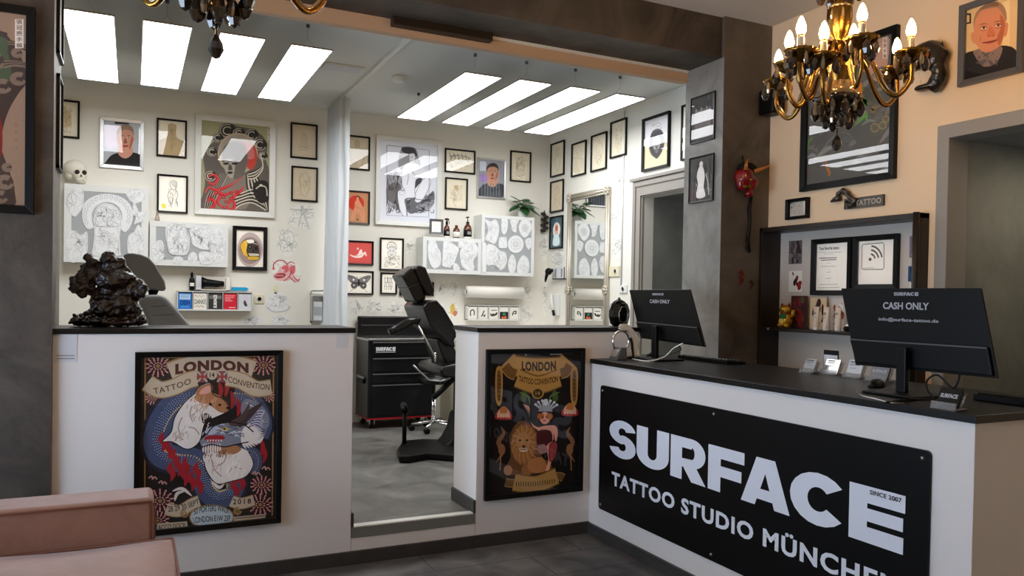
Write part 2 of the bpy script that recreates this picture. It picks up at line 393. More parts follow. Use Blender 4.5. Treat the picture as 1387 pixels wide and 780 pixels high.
b = MB(); b.box((-.345, Y0-.012, 1.245), (1.078, Y1+.02, 1.272), 'black_top')
solo(b, 'partition_top', 'long black worktop slab on the left white partition under the dark statue', 'worktop', (.37, 4.32, 1.245), bevel=.003)
b = MB(); b.box((1.785, Y0-.012, 1.245), (2.925, Y1+.02, 1.272), 'black_top')
solo(b, 'partition_top', 'short black worktop slab on the right white partition above the crowned-lady poster', 'worktop', (2.35, 4.32, 1.245), bevel=.003)
# reception counter
cn = thing('reception_counter', 'white reception counter with black top carrying the big black studio sign', 'counter', (2.9, 2.9, 0))
b = MB(); b.box((2.559, 1.69, .0), (3.28, Y0-.002, 1.053), 'laminate_white'); part(b, 'body', cn, bevel=.002)
b = MB(); b.prism([(2.540, Y0-.016, 1.053), (2.540, 1.675, 1.053), (3.34, 1.675, 1.053), (3.34, Y0-.034, 1.053)], (0, 0, .028), 'black_top')
b.prism([(2.93, Y0-.034, 1.053), (3.25, Y0-.034, 1.053), (3.25, Y0+.25, 1.053), (2.93, Y0+.25, 1.053)], (0, 0, .028), 'black_top'); part(b, 'countertop', cn, bevel=.002)
# curtain rail + curtain
b = MB(); cx_ = 1.69; b.box((cx_-.018, Y1+.3, ZI-.022), (cx_+.018, YB-.02, ZI), 'frame_white'); struct('trim_curtain_rail', b, bevel=.003)
# ======================= SIGN =======================
PS = PL('X', 2.559)
sg = thing('wall_sign', 'large black rectangular studio sign with big white lettering on the counter front', 'sign', (2.559, 2.93, .185))
sg.rotation_euler = (0, 0, -pi/2)
U0 = -2.93
def suv(px, py): u, z = PS.uz(px, py, .012); return u-U0, z-.185
b = MB(); w2 = 1.087; h = .745; rr_ = .02; out = []
for cx, cz, a0 in ((w2-rr_, rr_, -pi/2), (w2-rr_, h-rr_, 0), (-w2+rr_, h-rr_, pi/2), (-w2+rr_, rr_, pi)):
    for i in range(5): out.append((cx+rr_*cos(a0+i*pi/8), -.012, cz+rr_*sin(a0+i*pi/8)))
b.prism(out, (0, .01, 0), 'plastic_black'); b.build('board', sg)
for x in (-w2+.025, -.06, w2-.03):
    for z in (.03, h-.03):
        b = MB(); b.lathe([(.007, 0), (.007, .004), (0, .005)], 'steel', 12, R=Matrix.Rotation(pi/2, 3, 'X'), c=(x, -.012, z)); b.build('screw', sg)
def glyph(ch):
    """outline pieces of the heavy wide capitals, unit box, y up; several pieces may overlap"""
    def arc(cx, cy, rx, ry, a0, a1, n=10): return [(cx+rx*cos(radians(a0+(a1-a0)*i/n)), cy+ry*sin(radians(a0+(a1-a0)*i/n))) for i in range(n+1)]
    def band(cx, cy, rx, ry, tx, ty, a0, a1): return arc(cx, cy, rx, ry, a0, a1, 16)+arc(cx, cy, rx-tx, ry-ty, a1, a0, 16)
    if ch == 'S':
        return [band(.5, .69, .5, .31, .36, .20, 14, 270), band(.5, .31, .5, .31, .36, .20, 90, -166), [(.40, .385), (.5, .38), (.60, .42), (.60, .615), (.5, .62), (.40, .58)]]
    if ch == 'U': return [[(0, 1), (.36, 1), (.36, .34), (0, .34)], [(.64, 1), (1, 1), (1, .34), (.64, .34)], band(.5, .36, .5, .36, .36, .22, 180, 360)]
    if ch == 'R': return [[(0, 0), (.34, 0), (.34, 1), (0, 1)], [(.2, 1), (.62, 1), (.62, .76), (.2, .76)], band(.62, .66, .38, .34, .30, .2, -90, 90)[:], [(.2, .50), (.62, .52), (.62, .32), (.2, .30)],
                          [(.34, .36), (.72, .40), (1.02, 0), (.62, 0)]]
    if ch == 'F': return [[(0, 0), (.36, 0), (.36, 1), (0, 1)], [(.3, 1), (1, 1), (1, .74), (.3, .74)], [(.3, .58), (.93, .58), (.93, .34), (.3, .34)]]
    if ch == 'A': return [[(0, 0), (.30, 0), (.60, 1), (.32, 1)], [(.42, 1), (.70, 1), (1, 0), (.70, 0)], [(.35, 1), (.66, 1), (.60, .72), (.42, .72)], [(.2, .14), (.8, .14), (.76, .36), (.25, .36)]]
    if ch == 'C': return [band(.52, .5, .52, .5, .33, .27, 38, 322), ]
    if ch == 'E': return [[(0, 0), (.34, 0), (.34, 1), (0, 1)], [(.3, 1), (1, 1), (1, .70), (.3, .70)], [(.3, .61), (.97, .61), (.97, .38), (.3, .38)], [(.3, .28), (.98, .28), (.98, 0), (.3, 0)]]
def logo_glyphs(b, x0, x1, z0, z1, y, m, edges=None):
    """SURFACE set into a box of the local xz plane"""
    edges = edges or [(0, .118), (.120, .247), (.262, .392), (.407, .525), (.508, .681), (.668, .835), (.848, 1)]
    k = 0
    for ch, (a, c) in zip('SURFACE', edges):
        for g in glyph(ch):
            if len(g) < 3: continue
            k += 1
            b.add([(x0+(x1-x0)*(a+(c-a)*px), y-.00001*k, z0+(z1-z0)*pz) for px, pz in g], [tuple(range(len(g)))], m)
# letter edges read off the photograph on the sign's own plane
def cx7(x, y): return 790+x/2.3233, 500+y/2.3233
px_edges = [(82, 166), (168, 270), (275, 385), (393, 507), (497, 652), (650, 828), (836, 1013)]
mid = [225, 245, 275, 310, 360, 410, 470]
E = [(suv(*cx7(a, y))[0], suv(*cx7(c, y))[0]) for (a, c), y in zip(px_edges, mid)]
zt = suv(*cx7(836, 352))[1]; zb = suv(*cx7(1013, 587))[1]
X0_, X1_ = E[0][0], E[-1][1]
b = MB(); logo_glyphs(b, X0_, X1_, zb, zt, -.0125, flat(226, 230, 240), [((a-X0_)/(X1_-X0_), (c-X0_)/(X1_-X0_)) for a, c in E]); b.build('lettering', sg, fix=False)
def textpart(name, root, txt, x0, x1, z0, z1, y, m, bold=0, space=1):
    vs, fs, _ = textmesh(txt, bold, space); b = MB(); b.add([(x0+(x1-x0)*u, y, z0+(z1-z0)*v) for u, v in vs], fs, m); return b.build(name, root, fix=False)
s0 = suv(*cx7(90, 322)); s1 = suv(*cx7(92, 366)); 
zt2 = suv(*cx7(92, 322))[1]; zb2 = suv(*cx7(100, 368))[1]; xr2 = suv(*cx7(1006, 640))[0]
UM = 1.27
vs, fs, _ = textmesh('TATTOO STUDIO MÜNCHEN', .035, 1.12); fs = sorted(fs, key=lambda f: sum(vs[i][0] for i in f)/len(f)); cuts = []; mx_ = 0; gaps = []
for k, f in enumerate(fs):
    lo = min(vs[i][0] for i in f)
    if k and lo > mx_: gaps.append((lo-mx_, k))
    mx_ = max(mx_, max(vs[i][0] for i in f))
ks_ = sorted(k for g, k in sorted(gaps)[-2:]); 
for a, c in zip([0]+ks_, ks_+[len(fs)]):
    used = sorted({i for f in fs[a:c] for i in f}); ix = {v: n for n, v in enumerate(used)}; b = MB()
    b.add([(s0[0]+(xr2-s0[0])*vs[i][0], -.0125, zb2+((zt2-zb2)*1.24)*vs[i][1]) for i in used], [[ix[i] for i in f] for f in fs[a:c]], flat(226, 230, 240)); b.build('lettering', sg, fix=False)
c0 = suv(*cx7(903, 385)); c1 = suv(*cx7(1003, 421)); c2 = suv(*cx7(903, 400))
textpart('lettering', sg, 'SINCE 2007', c0[0], c1[0], c1[1], suv(*cx7(1003, 406))[1], -.0142, flat(14, 14, 16), .02, 1.05)
# ======================= LIGHTS =======================
def led_panel(px, label):
    """px: far-left, far-right, near-right, near-left corners"""
    z = 3.03
    P = [at(x, y, 2, z) for x, y in px]
    x0 = (P[0].x+P[3].x)/2; x1 = (P[1].x+P[2].x)/2; y0 = (P[0].y+P[1].y)/2; y1 = (P[2].y+P[3].y)/2
    r = thing('led_panel_lamp', label, 'ceiling lamp', ((x0+x1)/2, (y0+y1)/2, z), group='suspended white panel lamps')
    w = (x1-x0)/2; l = (y1-y0)/2
    b = MB(); b.box((-w, -l, .0), (w, l, .011), 'alu'); b.build('housing', r)
    b = MB(); b.add([(-w+.006, -l+.006, -.001), (w-.006, -l+.006, -.001), (w-.006, l-.006, -.001), (-w+.006, l-.006, -.001)], [(0, 3, 2, 1)], 'led'); b.build('light_panel', r, fix=False)
    for yy in (-l*.8, l*.8):
        b = MB(); b.tube([(-w*.6, yy, .011), (0, yy, .1), (w*.6, yy, .011)], .0012, 'steel', 4); b.tube([(0, yy, .1), (0, yy, ZI-z)], .0012, 'steel', 4)
        b.lathe([(.012, ZI-z-.02), (.012, ZI-z)], 'frame_grey', 10, c=(0, yy, 0)); b.build('suspension_wire', r)
PN = [((86.2, 12.3), (160, 23), (157.5, 111.4), (100, 106.2)), ((193, 27), (260, 38.5), (242.5, 120.6), (190, 114.5)),
      ((297, 44.5), (360.5, 53.8), (320.5, 128.2), (272, 122.6)), ((394.4, 61), (452.8, 69.2), (393, 136.7), (348.2, 132)),
      ((626.8, 97.5), (677.8, 105.8), (580, 164), (541, 159)), ((698, 107.5), (745.5, 114.2), (637.5, 170), (602, 167)),
      ((766, 117.5), (811, 123), (695, 176.5), (659, 174)), ((827.5, 126.3), (870.2, 133), (748, 182.8), (714.6, 179.8))]
NM = ['left-most bright panel lamp over the left half of the studio', 'second bright panel lamp from the left, just right of the left-most one',
      'third bright panel lamp from the left, behind the hanging dark crystal', 'fourth bright panel lamp from the left, last one before the curtain rail',
      'fifth bright panel lamp from the left, first one right of the curtain rail', 'sixth bright panel lamp from the left, second right of the curtain rail',
      'seventh bright panel lamp from the left, last but one towards the right wall', 'right-most bright panel lamp, next to the right studio wall']
for q, n in zip(PN, NM): led_panel(q, n)
# daylight outside the shop windows
w = bpy.data.worlds.new('world'); bpy.context.scene.world = w; w.use_nodes = True
bg = w.node_tree.nodes['Background']; bg.inputs[0].default_value = (.62, .78, 1, 1); bg.inputs[1].default_value = 9.5
vs_ = bpy.context.scene.view_settings; vs_.view_transform = 'Standard'; vs_.look = 'None'; vs_.exposure = 0; vs_.gamma = 1; vs_.use_curve_mapping = False
# ======================= PICTURES =======================
PB = PL('Y', YB); PR = PL('X', XR); PW = PL('X', XW); PC = PL('X', 3.535); PF = PL('Y', Y0); PCF = PL('Y', Y0-.03); PN_ = PL('X', 4.035)
INK = flat(70, 66, 62); GRY = flat(150, 148, 144); LGT = flat(188, 186, 182); WHT = flat(238, 237, 232); BLK = flat(22, 20, 20); SEP = flat(150, 128, 96); RED = flat(190, 44, 40)
def picture(pl, x0, y0, x1, y1, label, draw=None, fm='frame_black', fw=.016, fd=.022, mount=None, mw=.0, paper='paper', group=None, crop=None, cat='framed picture', glass=True, name='framed_picture', off=0):
    u0, z1 = pl.uz(x0, y0, fd+off); u1, z0 = pl.uz(x1, y1, fd+off)
    uc = (u0+u1)/2; w = (u1-u0)/2; h = z1-z0
    r = thing(name, label, cat, pl.w(uc, z0, off), (0, 0, pl.rz), group)
    b = MB()
    # mitred moulding: four bevelled bars
    for A_, B_ in ((((-w, 0), (w, 0)), ((-w+fw, fw), (w-fw, fw))), (((w, 0), (w, h)), ((w-fw, fw), (w-fw, h-fw))), (((w, h), (-w, h)), ((w-fw, h-fw), (-w+fw, h-fw))), (((-w, h), (-w, 0)), ((-w+fw, h-fw), (-w+fw, fw)))):
        (a, c), (d, e) = A_, B_
        vs = [(a[0], -.001, a[1]), (c[0], -.001, c[1]), (e[0], -.001, e[1]), (d[0], -.001, d[1]), (a[0], -fd, a[1]), (c[0], -fd, c[1]), (e[0], -fd*.8, e[1]), (d[0], -fd*.8, d[1])]
        b.add(vs, [(0, 3, 2, 1), (4, 5, 6, 7), (0, 1, 5, 4), (1, 2, 6, 5), (2, 3, 7, 6), (3, 0, 4, 7)], fm)
    b.build('frame', r, bevel=min(.002, fw/5))
    a, c, bb, d = -w+fw, w-fw, fw, h-fw
    if mw:
        b = MB(); b.box((a-.002, -.006, bb-.002), (c+.002, -.003, d+.002), mount); b.build('mount', r)
        a += mw; c -= mw; bb += mw; d -= mw
    ar = Art(pl, uc, z0, .0075, (a, bb, c, d)); ar.mb.box((a, -.0075, bb), (c, -.0055, d), paper)
    if crop: ar.crop(*crop)
    else: ar.norm()
    if draw: draw(ar)
    ar.mb.build('print', r, fix=False)
    if glass:
        b = MB(); g = fd*.72; b.add([(-w+fw*.9, -g, fw*.9), (w-fw*.9, -g, fw*.9), (w-fw*.9, -g, h-fw*.9), (-w+fw*.9, -g, h-fw*.9)], [(0, 1, 2, 3)], 'glass'); b.build('glass', r, fix=False)
    return r
# ---- small pencil drawings ----
def rnd_curves(a, seed, n, x0, y0, x1, y1, m, w=.0016, L=.25):
    R = random.Random(seed); a.hold()
    for i in range(n):
        x = R.uniform(x0, x1); y = R.uniform(y0, y1); t = R.uniform(0, 6.3); P = [(x, y)]
        cv = R.uniform(-1.2, 1.2)
        for k in range(5):
            t += cv*.6+R.uniform(-.3, .3); x += cos(t)*L*(x1-x0)/5; y += sin(t)*L*(y1-y0)/5
            x = min(max(x, x0), x1); y = min(max(y, y0), y1); P.append((x, y))
        a.line(P, w, m, 3)
    a.hold(False)
def d_hands(a):
    m = flat(150, 138, 116)
    for s in (-1, 1):
        a.line([(.5+s*.02, .22), (.5+s*.09, .3), (.5+s*.13, .5), (.5+s*.16, .72)], .003, m); a.line([(.5+s*.005, .25), (.5+s*.04, .45), (.5+s*.03, .7)], .0022, m)
        a.line([(.5+s*.05, .3), (.5+s*.08, .5), (.5+s*.1, .7)], .002, m)
    a.line([(.25, .72), (.4, .68), (.6, .7), (.78, .74)], .003, m); a.line([(.3, .8), (.5, .76), (.7, .82)], .002, m); rnd_curves(a, 3, 14, .25, .62, .78, .82, m, .0015)
def d_statue(a):
    m = flat(120, 116, 108)
    a.line([(.42, .28), (.40, .18), (.5, .11), (.62, .14), (.66, .25), (.58, .36), (.46, .36)], .004, m, 5, True)
    a.poly([(.43, .2), (.5, .13), (.62, .16), (.64, .26), (.55, .3)], flat(206, 203, 196), 3)
    a.line([(.45, .38), (.36, .46), (.33, .6), (.42, .78), (.5, .9)], .004, m); a.line([(.6, .37), (.7, .5), (.66, .66), (.7, .85)], .004, m); rnd_curves(a, 5, 34, .36, .14, .7, .86, m, .002, .3)
    a.poly([(.1, .8), (.26, .8), (.26, .93), (.1, .93)], flat(228, 206, 92))
def d_torso(a):
    m = flat(130, 116, 92)
    a.poly([(0, .62), (.25, .52), (.35, .42), (.37, .1), (.66, .1), (.64, .42), (.8, .52), (1, .6), (1, 1), (0, 1)], flat(178, 158, 122), 3)
    a.line([(.36, .1), (.36, .4), (.2, .54), (0, .63)], .003, m); a.line([(.65, .1), (.65, .4), (.8, .53), (1, .6)], .003, m); a.line([(.5, .15), (.52, .5), (.5, .9)], .002, m); rnd_curves(a, 8, 24, .42, .2, .62, .8, m, .0016)
def d_bust(a):
    m = flat(110, 100, 82)
    a.poly([(.42, .3), (.42, .14), (.5, .1), (.58, .14), (.58, .3)], flat(186, 168, 132), 3); a.line([(.42, .28), (.41, .15), (.5, .09), (.6, .15), (.59, .28), (.5, .36)], .003, m, 5, True)
    a.line([(.43, .34), (.28, .42), (.2, .65), (.3, .9)], .003, m); a.line([(.58, .34), (.74, .43), (.8, .65), (.7, .92)], .003, m); rnd_curves(a, 11, 20, .25, .4, .78, .9, m, .0018)
def d_tools(a):
    m = flat(66, 60, 52)
    for i in range(5): a.line([(.1+.15*i, .12), (.2+.13*i, .35), (.15+.15*i, .45)], .006, m)
    a.line([(.1, .3), (.5, .22), (.9, .3)], .005, m); rnd_curves(a, 12, 26, .15, .15, .85, .85, m, .003, .35)
def d_flower_lady(a):
    m = flat(120, 104, 74)
    a.ring(.45, .45, .13, .11, .003, m); rnd_curves(a, 13, 46, .2, .2, .8, .75, m, .0018, .3); a.line([(.4, .58), (.38, .8), (.5, .95)], .003, m); a.poly([(.36, .25), (.5, .2), (.6, .3), (.5, .38)], flat(180, 164, 126), 3)
def d_pair(a):
    m = flat(128, 112, 84); rnd_curves(a, 14, 60, .25, .15, .75, .9, m, .0018, .28); a.poly([(.3, .3), (.7, .3), (.66, .7), (.36, .7)], flat(194, 176, 140), 3); rnd_curves(a, 15, 30, .3, .2, .7, .85, m, .0016, .3)
def d_dancer_red(a):
    a.ell(.42, .36, .38, .26, flat(196, 60, 40)); s = flat(208, 152, 118)
    a.poly([(.5, .18), (.58, .28), (.7, .42), (.82, .62), (.86, .9), (.7, .95), (.62, .76), (.5, .68), (.4, .78), (.3, .95), (.14, .9), (.26, .66), (.34, .52), (.36, .34), (.44, .24)], s, 3)
    a.ell(.5, .17, .09, .07, flat(60, 36, 30)); a.ell(.49, .2, .06, .06, s); a.line([(.4, .5), (.6, .52), (.75, .62)], .003, flat(120, 60, 44)); a.line([(.45, .7), (.5, .9)], .003, flat(120, 60, 44)); rnd_curves(a, 21, 10, .3, .4, .75, .9, flat(140, 80, 60), .0018)
    a.ell(.5, .9, .05, .03, flat(66, 40, 40))
def d_recline(a):
    a.poly([(.12, .58), (.3, .64), (.45, .56), (.52, .36), (.6, .34), (.64, .5), (.74, .42), (.8, .62), (.78, .64), (.7, .56), (.6, .7), (.4, .74), (.2, .68)], flat(236, 226, 218), 3)
    a.ell(.44, .3, .035, .05, flat(236, 226, 218)); a.line([(.3, .66), (.5, .62), (.62, .56)], .003, flat(150, 60, 60))
def d_baby(a):
    m = flat(110, 108, 106); a.ell(.5, .36, .22, .18, flat(214, 212, 210)); a.line([(.26, .3), (.32, .14), (.5, .08), (.68, .15), (.74, .32)], .006, m); a.line([(.28, .32), (.5, .24), (.74, .33)], .004, m)
    a.ring(.42, .38, .03, .02, .003, INK); a.ring(.58, .38, .03, .02, .003, INK); a.line([(.42, .5), (.5, .53), (.58, .5)], .004, m); a.line([(.3, .42), (.34, .56), (.5, .63), (.66, .55), (.72, .42)], .004, m)
    rnd_curves(a, 22, 44, .15, .55, .9, .92, m, .003, .3); rnd_curves(a, 23, 16, .3, .1, .7, .26, m, .002)
def d_butterfly(a):
    m = BLK; g = flat(128, 126, 124)
    for s in (-1, 1):
        f = lambda x, y: (.5+s*x, y)
        a.poly([f(.02, .35), f(.2, .2), f(.42, .14), (.5+s*.44, .25), f(.34, .42), f(.3, .5), f(.08, .52)], g, 3); a.poly([f(.03, .5), f(.25, .52), f(.28, .7), f(.16, .78), f(.06, .66)], flat(90, 88, 88), 3)
        a.line([f(.02, .35), f(.2, .2), f(.42, .14), f(.44, .26), f(.33, .44), f(.08, .52)], .004, m, 5, True); a.line([f(.03, .5), f(.26, .52), f(.28, .7), f(.16, .8), f(.05, .66)], .004, m, 5, True)
        a.line([f(.2, .72), f(.24, .84), f(.34, .94)], .003, m); a.line([f(.02, .3), f(.06, .22), f(.1, .2)], .003, m)
        for k in range(5): a.line([f(.04, .44), f(.16+.04*k, .34-.03*k), f(.26+.04*k, .24)], .002, m)
        a.ell(.5+s*.2, .36, .04, .05, flat(236, 236, 236)); a.ell(.5+s*.18, .62, .03, .04, flat(236, 236, 236))
    a.ell(.5, .5, .03, .2, m)
def d_script(a):
    R = random.Random(4)
    for i in range(5):
        x = .25+.12*i; a.line([(x+R.uniform(-.05, .05), .15+.14*k) for k in range(6)], .004, INK); 
        for k in range(3): a.line([(x-.05, .2+.22*k), (x+.06, .24+.22*k)], .003, INK)
def d_feather(a):
    a.line([(.3, .2), (.5, .5), (.8, .3)], .004, GRY); a.line([(.5, .5), (.48, .8)], .003, GRY); rnd_curves(a, 31, 14, .2, .2, .8, .8, GRY, .002)
def d_skull(a):
    a.crop(190, 290, 4.877)
    a.ell(725, 235, 85, 115, flat(186, 170, 168)); a.ell(725, 240, 74, 90, flat(150, 132, 128))
    a.poly([(664, 215), (672, 185), (700, 168), (740, 166), (772, 190), (784, 222), (788, 260), (786, 300), (750, 306), (718, 300), (700, 278), (680, 262), (666, 240)], flat(66, 60, 54), 3)
    a.poly([(664, 218), (674, 188), (700, 172), (708, 200), (700, 240), (712, 280), (700, 278), (680, 262)], flat(224, 178, 50), 3); a.poly([(702, 172), (742, 168), (752, 186), (716, 192)], flat(240, 238, 226), 3)
    a.ell(724, 216, 15, 13, BLK); a.ell(724, 216, 8, 6, flat(110, 104, 96)); a.ell(766, 226, 11, 12, BLK); a.poly([(744, 236), (756, 236), (752, 254), (742, 252)], BLK)
    a.poly([(714, 258), (782, 262), (784, 276), (720, 276)], flat(226, 220, 200)); a.poly([(712, 282), (778, 282), (776, 300), (720, 300)], flat(228, 186, 60), 3)
    for i in range(7): a.line([(720+i*9, 258), (721+i*9, 298)], .0025, BLK, 0)
    a.line([(690, 180), (700, 215), (690, 250)], .004, flat(240, 226, 150)); a.line([(740, 190), (775, 200)], .004, flat(226, 220, 200))
def d_lion(a):
    a.norm(); a.poly([(0, .55), (1, .48), (1, 1), (0, 1)], flat(210, 196, 164)); m = flat(34, 33, 38)
    a.poly([(.22, .38), (.3, .26), (.5, .22), (.7, .28), (.8, .4), (.84, .55), (.76, .68), (.66, .78), (.52, .84), (.4, .78), (.28, .7), (.2, .55)], flat(88, 86, 92), 3)
    a.poly([(.34, .45), (.5, .38), (.66, .45), (.64, .62), (.52, .72), (.4, .64)], flat(150, 148, 146), 3)
    for i in range(26):
        t = 2*pi*i/26; a.line([(.5+.17*cos(t), .52+.14*sin(t)), (.5+.26*cos(t+.2), .54+.2*sin(t+.2)), (.5+.33*cos(t), .54+.27*sin(t))], .007, m, 3)
    a.ell(.43, .5, .035, .018, m); a.ell(.58, .5, .035, .018, m); a.poly([(.46, .58), (.56, .58), (.51, .63)], m); a.line([(.42, .66), (.51, .64), (.6, .66)], .006, m)
    a.line([(.3, .16), (.5, .1), (.7, .17)], .004, GRY); rnd_curves(a, 33, 14, .25, .1, .75, .26, GRY, .003)
def d_sketch(seed, m, n=40):
    def f(a): rnd_curves(a, seed, n, .22, .15, .78, .85, m, .0018, .3); a.line([(.5, .12), (.3, .35), (.34, .7), (.5, .9), (.68, .68), (.7, .34)], .003, m, 5, True)
    return f
def d_blue(a):
    a.poly([(0, 0), (1, 0), (1, 1), (0, 1)], flat(64, 96, 106)); a.ell(.5, .42, .32, .26, flat(226, 224, 220)); a.poly([(.4, .2), (.62, .22), (.66, .5), (.7, .85), (.3, .85), (.36, .5)], flat(206, 186, 170), 3); a.ell(.5, .36, .12, .1, flat(186, 84, 66)); a.poly([(.3, .6), (.7, .6), (.78, .92), (.2, .92)], flat(206, 220, 222), 3)
def face(a, cx, cy, r, skin, hair, shirt, k=1.0, turn=0, neck=None, brow=None):
    """head-and-shoulders photograph of a person"""
    neck = neck or skin; dk = flat(96, 56, 44); f = lambda x, y: (cx+x*r, cy+y*r*k)
    a.poly([f(-2.2, 3.2), f(-1.9, 1.9), f(-.9, 1.35), f(.9, 1.3), f(2, 1.8), f(2.4, 3.2)], shirt, 4)
    a.poly([f(-.62, .5), f(.62, .5), f(.78, 1.4), f(0, 1.9), f(-.78, 1.45)], neck, 3)
    a.poly([f(-1.02, -.1), f(-.92, .25), f(-.8, .3), f(-.8, -.3)], skin, 3); a.poly([f(1.02, -.1), f(.92, .25), f(.8, .3), f(.8, -.3)], skin, 3)
    a.poly([f(-.86, -.2), f(-.8, -.8), f(-.4, -1.2), f(.1, -1.28), f(.6, -1.1), f(.86, -.6), f(.86, 0), f(.76, .55), f(.42, 1.02), f(0, 1.16), f(-.42, 1.02), f(-.76, .55)], skin, 4)
    a.poly([f(-.9, -.3), f(-.95, -.85), f(-.6, -1.32), f(0, -1.5), f(.6, -1.36), f(.92, -.9), f(.9, -.35), f(.74, -.75), f(.2, -.98), f(-.4, -.92), f(-.74, -.7)], hair, 4)
    for s in (-1, 1):
        a.line([f(s*.58+turn, -.34), f(s*.36+turn, -.4), f(s*.18+turn, -.32)], abs(r)*.0, dk) if 0 else None
        a.ell(*f(s*.36+turn, -.16), .17*r, .075*r*k, flat(226, 210, 200)); a.ell(*f(s*.36+turn, -.16), .07*r, .07*r*k, flat(40, 34, 32))
        a.poly([f(s*.62+turn, -.3), f(s*.36+turn, -.44), f(s*.14+turn, -.34), f(s*.36+turn, -.36)], brow or dk, 3)
    a.poly([f(-.06+turn, -.1), f(.06+turn, -.1), f(.2+turn, .32), f(0+turn, .4), f(-.2+turn, .32)], flat(150, 92, 72), 3)
    a.poly([f(-.36+turn, .62), f(0+turn, .57), f(.36+turn, .6), f(.18+turn, .74), f(-.16+turn, .75)], flat(150, 66, 60), 3)
    a.poly([f(.72, -.3), f(.84, 0), f(.72, .55), f(.4, 1.0), f(.5, .4)], flat(170, 104, 80), 3)
def d_man_left(a):
    a.crop(0, 0, 3.25); a.poly([(440, 510), (640, 520), (640, 750), (440, 745)], flat(176, 180, 186)); a.poly([(505, 535), (570, 538), (568, 548), (505, 546)], flat(60, 60, 62))
    a.poly([(610, 560), (630, 560), (630, 730), (612, 700)], flat(230, 232, 234)); a.poly([(455, 560), (525, 560), (520, 640), (470, 650)], flat(206, 196, 214), 3)
    face(a, 552, 614, 40, flat(196, 148, 128), flat(150, 124, 106), flat(34, 34, 38), 1.1)
def d_man_mid(a):
    a.crop(440, 160, 4.623); a.poly([(960, 245), (1130, 260), (1130, 505), (960, 495)], flat(150, 152, 160)); a.poly([(970, 270), (1010, 272), (1010, 330), (970, 330)], flat(196, 200, 210)); a.poly([(970, 350), (1030, 360), (1030, 400), (970, 396)], flat(160, 132, 186))
    face(a, 1050, 348, 40, flat(190, 146, 124), flat(62, 56, 56), flat(62, 66, 74), 1.12)
    for i in range(7): a.line([(985+i*18, 410), (983+i*18, 490)], .008, flat(112, 118, 128), 0)
def d_man_right(a):
    a.crop(1290, 0, 6.495); a.poly([(60, 0), (620, -60), (620, 620), (60, 720)], flat(216, 190, 138)); a.poly([(440, 20), (505, 0), (505, 420), (440, 420)], flat(232, 212, 164)); a.poly([(505, -20), (570, -30), (570, 430), (505, 430)], flat(222, 196, 150))
    a.poly([(88, 130), (165, 118), (165, 205), (88, 225)], flat(40, 30, 26)); a.poly([(92, 145), (150, 134), (150, 195), (92, 208)], flat(212, 186, 140))
    sk = flat(206, 142, 108); f = a
    f.poly([(85, 720), (90, 500), (190, 445), (420, 400), (560, 440), (600, 640)], flat(28, 24, 26), 3)
    f.poly([(195, 440), (425, 400), (420, 500), (360, 570), (270, 585), (215, 520)], flat(136, 118, 112), 3)
    R = random.Random(5)
    for i in range(34): x = R.uniform(215, 400); y = R.uniform(450, 560); f.line([(x, y), (x+R.uniform(-25, 25), y+R.uniform(-15, 20)), (x+R.uniform(-25, 25), y+R.uniform(-10, 30))], .005, flat(92, 84, 88), 3)
    f.poly([(168, 290), (165, 340), (190, 385), (205, 370), (200, 290)], sk, 3); f.poly([(470, 200), (492, 210), (480, 300), (455, 320), (450, 220)], sk, 3)
    f.poly([(190, 240), (205, 150), (260, 90), (380, 60), (450, 110), (470, 200), (455, 310), (420, 400), (340, 450), (270, 455), (215, 400), (192, 330)], sk, 4)
    f.poly([(420, 130), (462, 190), (450, 310), (415, 400), (395, 330), (425, 240)], flat(178, 104, 72), 4)
    f.poly([(190, 250), (188, 170), (220, 95), (300, 35), (390, 15), (450, 50), (476, 120), (474, 190), (446, 130), (400, 70), (330, 75), (260, 95), (215, 150), (200, 200)], flat(160, 128, 98), 4)
    f.poly([(235, 85), (300, 35), (390, 15), (410, 50), (330, 62), (270, 80)], flat(130, 98, 76), 4)
    for x, y in ((275, 245), (402, 222)):
        f.ell(x, y, 30, 14, flat(226, 196, 176)); f.ell(x+2, y, 12, 12, flat(70, 56, 46)); f.poly([(x-42, y-22), (x, y-42), (x+42, y-32), (x, y-30)], flat(150, 96, 68), 3); f.line([(x-34, y+2), (x, y-14), (x+32, y-2)], .004, flat(110, 64, 46)); f.line([(x-28, y+20), (x, y+26), (x+28, y+14)], .004, flat(170, 100, 72))
    f.poly([(325, 240), (350, 238), (378, 305), (345, 325), (302, 315)], flat(196, 118, 84), 3); f.ell(320, 318, 8, 4, flat(110, 60, 44)); f.ell(362, 312, 8, 4, flat(110, 60, 44))
    f.poly([(262, 376), (330, 360), (398, 348), (370, 372), (310, 384)], flat(160, 72, 62), 3); f.line([(262, 376), (330, 368), (398, 348)], .005, flat(96, 44, 36)); f.line([(250, 320), (244, 370)], .004, flat(170, 98, 72)); f.line([(404, 300), (414, 350)], .004, flat(170, 98, 72))
def stamp(a, x0, y0, x1, y1):
    a.poly([(x0, y0), (x1, y0), (x1, y1), (x0, y1)], flat(220, 208, 196)); h = (y1-y0)/5
    for i, c in enumerate('張冠顯手稿'):
        p = .16; a.text(c, [(x0+(x1-x0)*p, y0+h*(i+.1)), (x1-(x1-x0)*p, y0+h*(i+.1)), (x1-(x1-x0)*p, y0+h*(i+.9)), (x0+(x1-x0)*p, y0+h*(i+.9))], flat(30, 26, 26), .01)
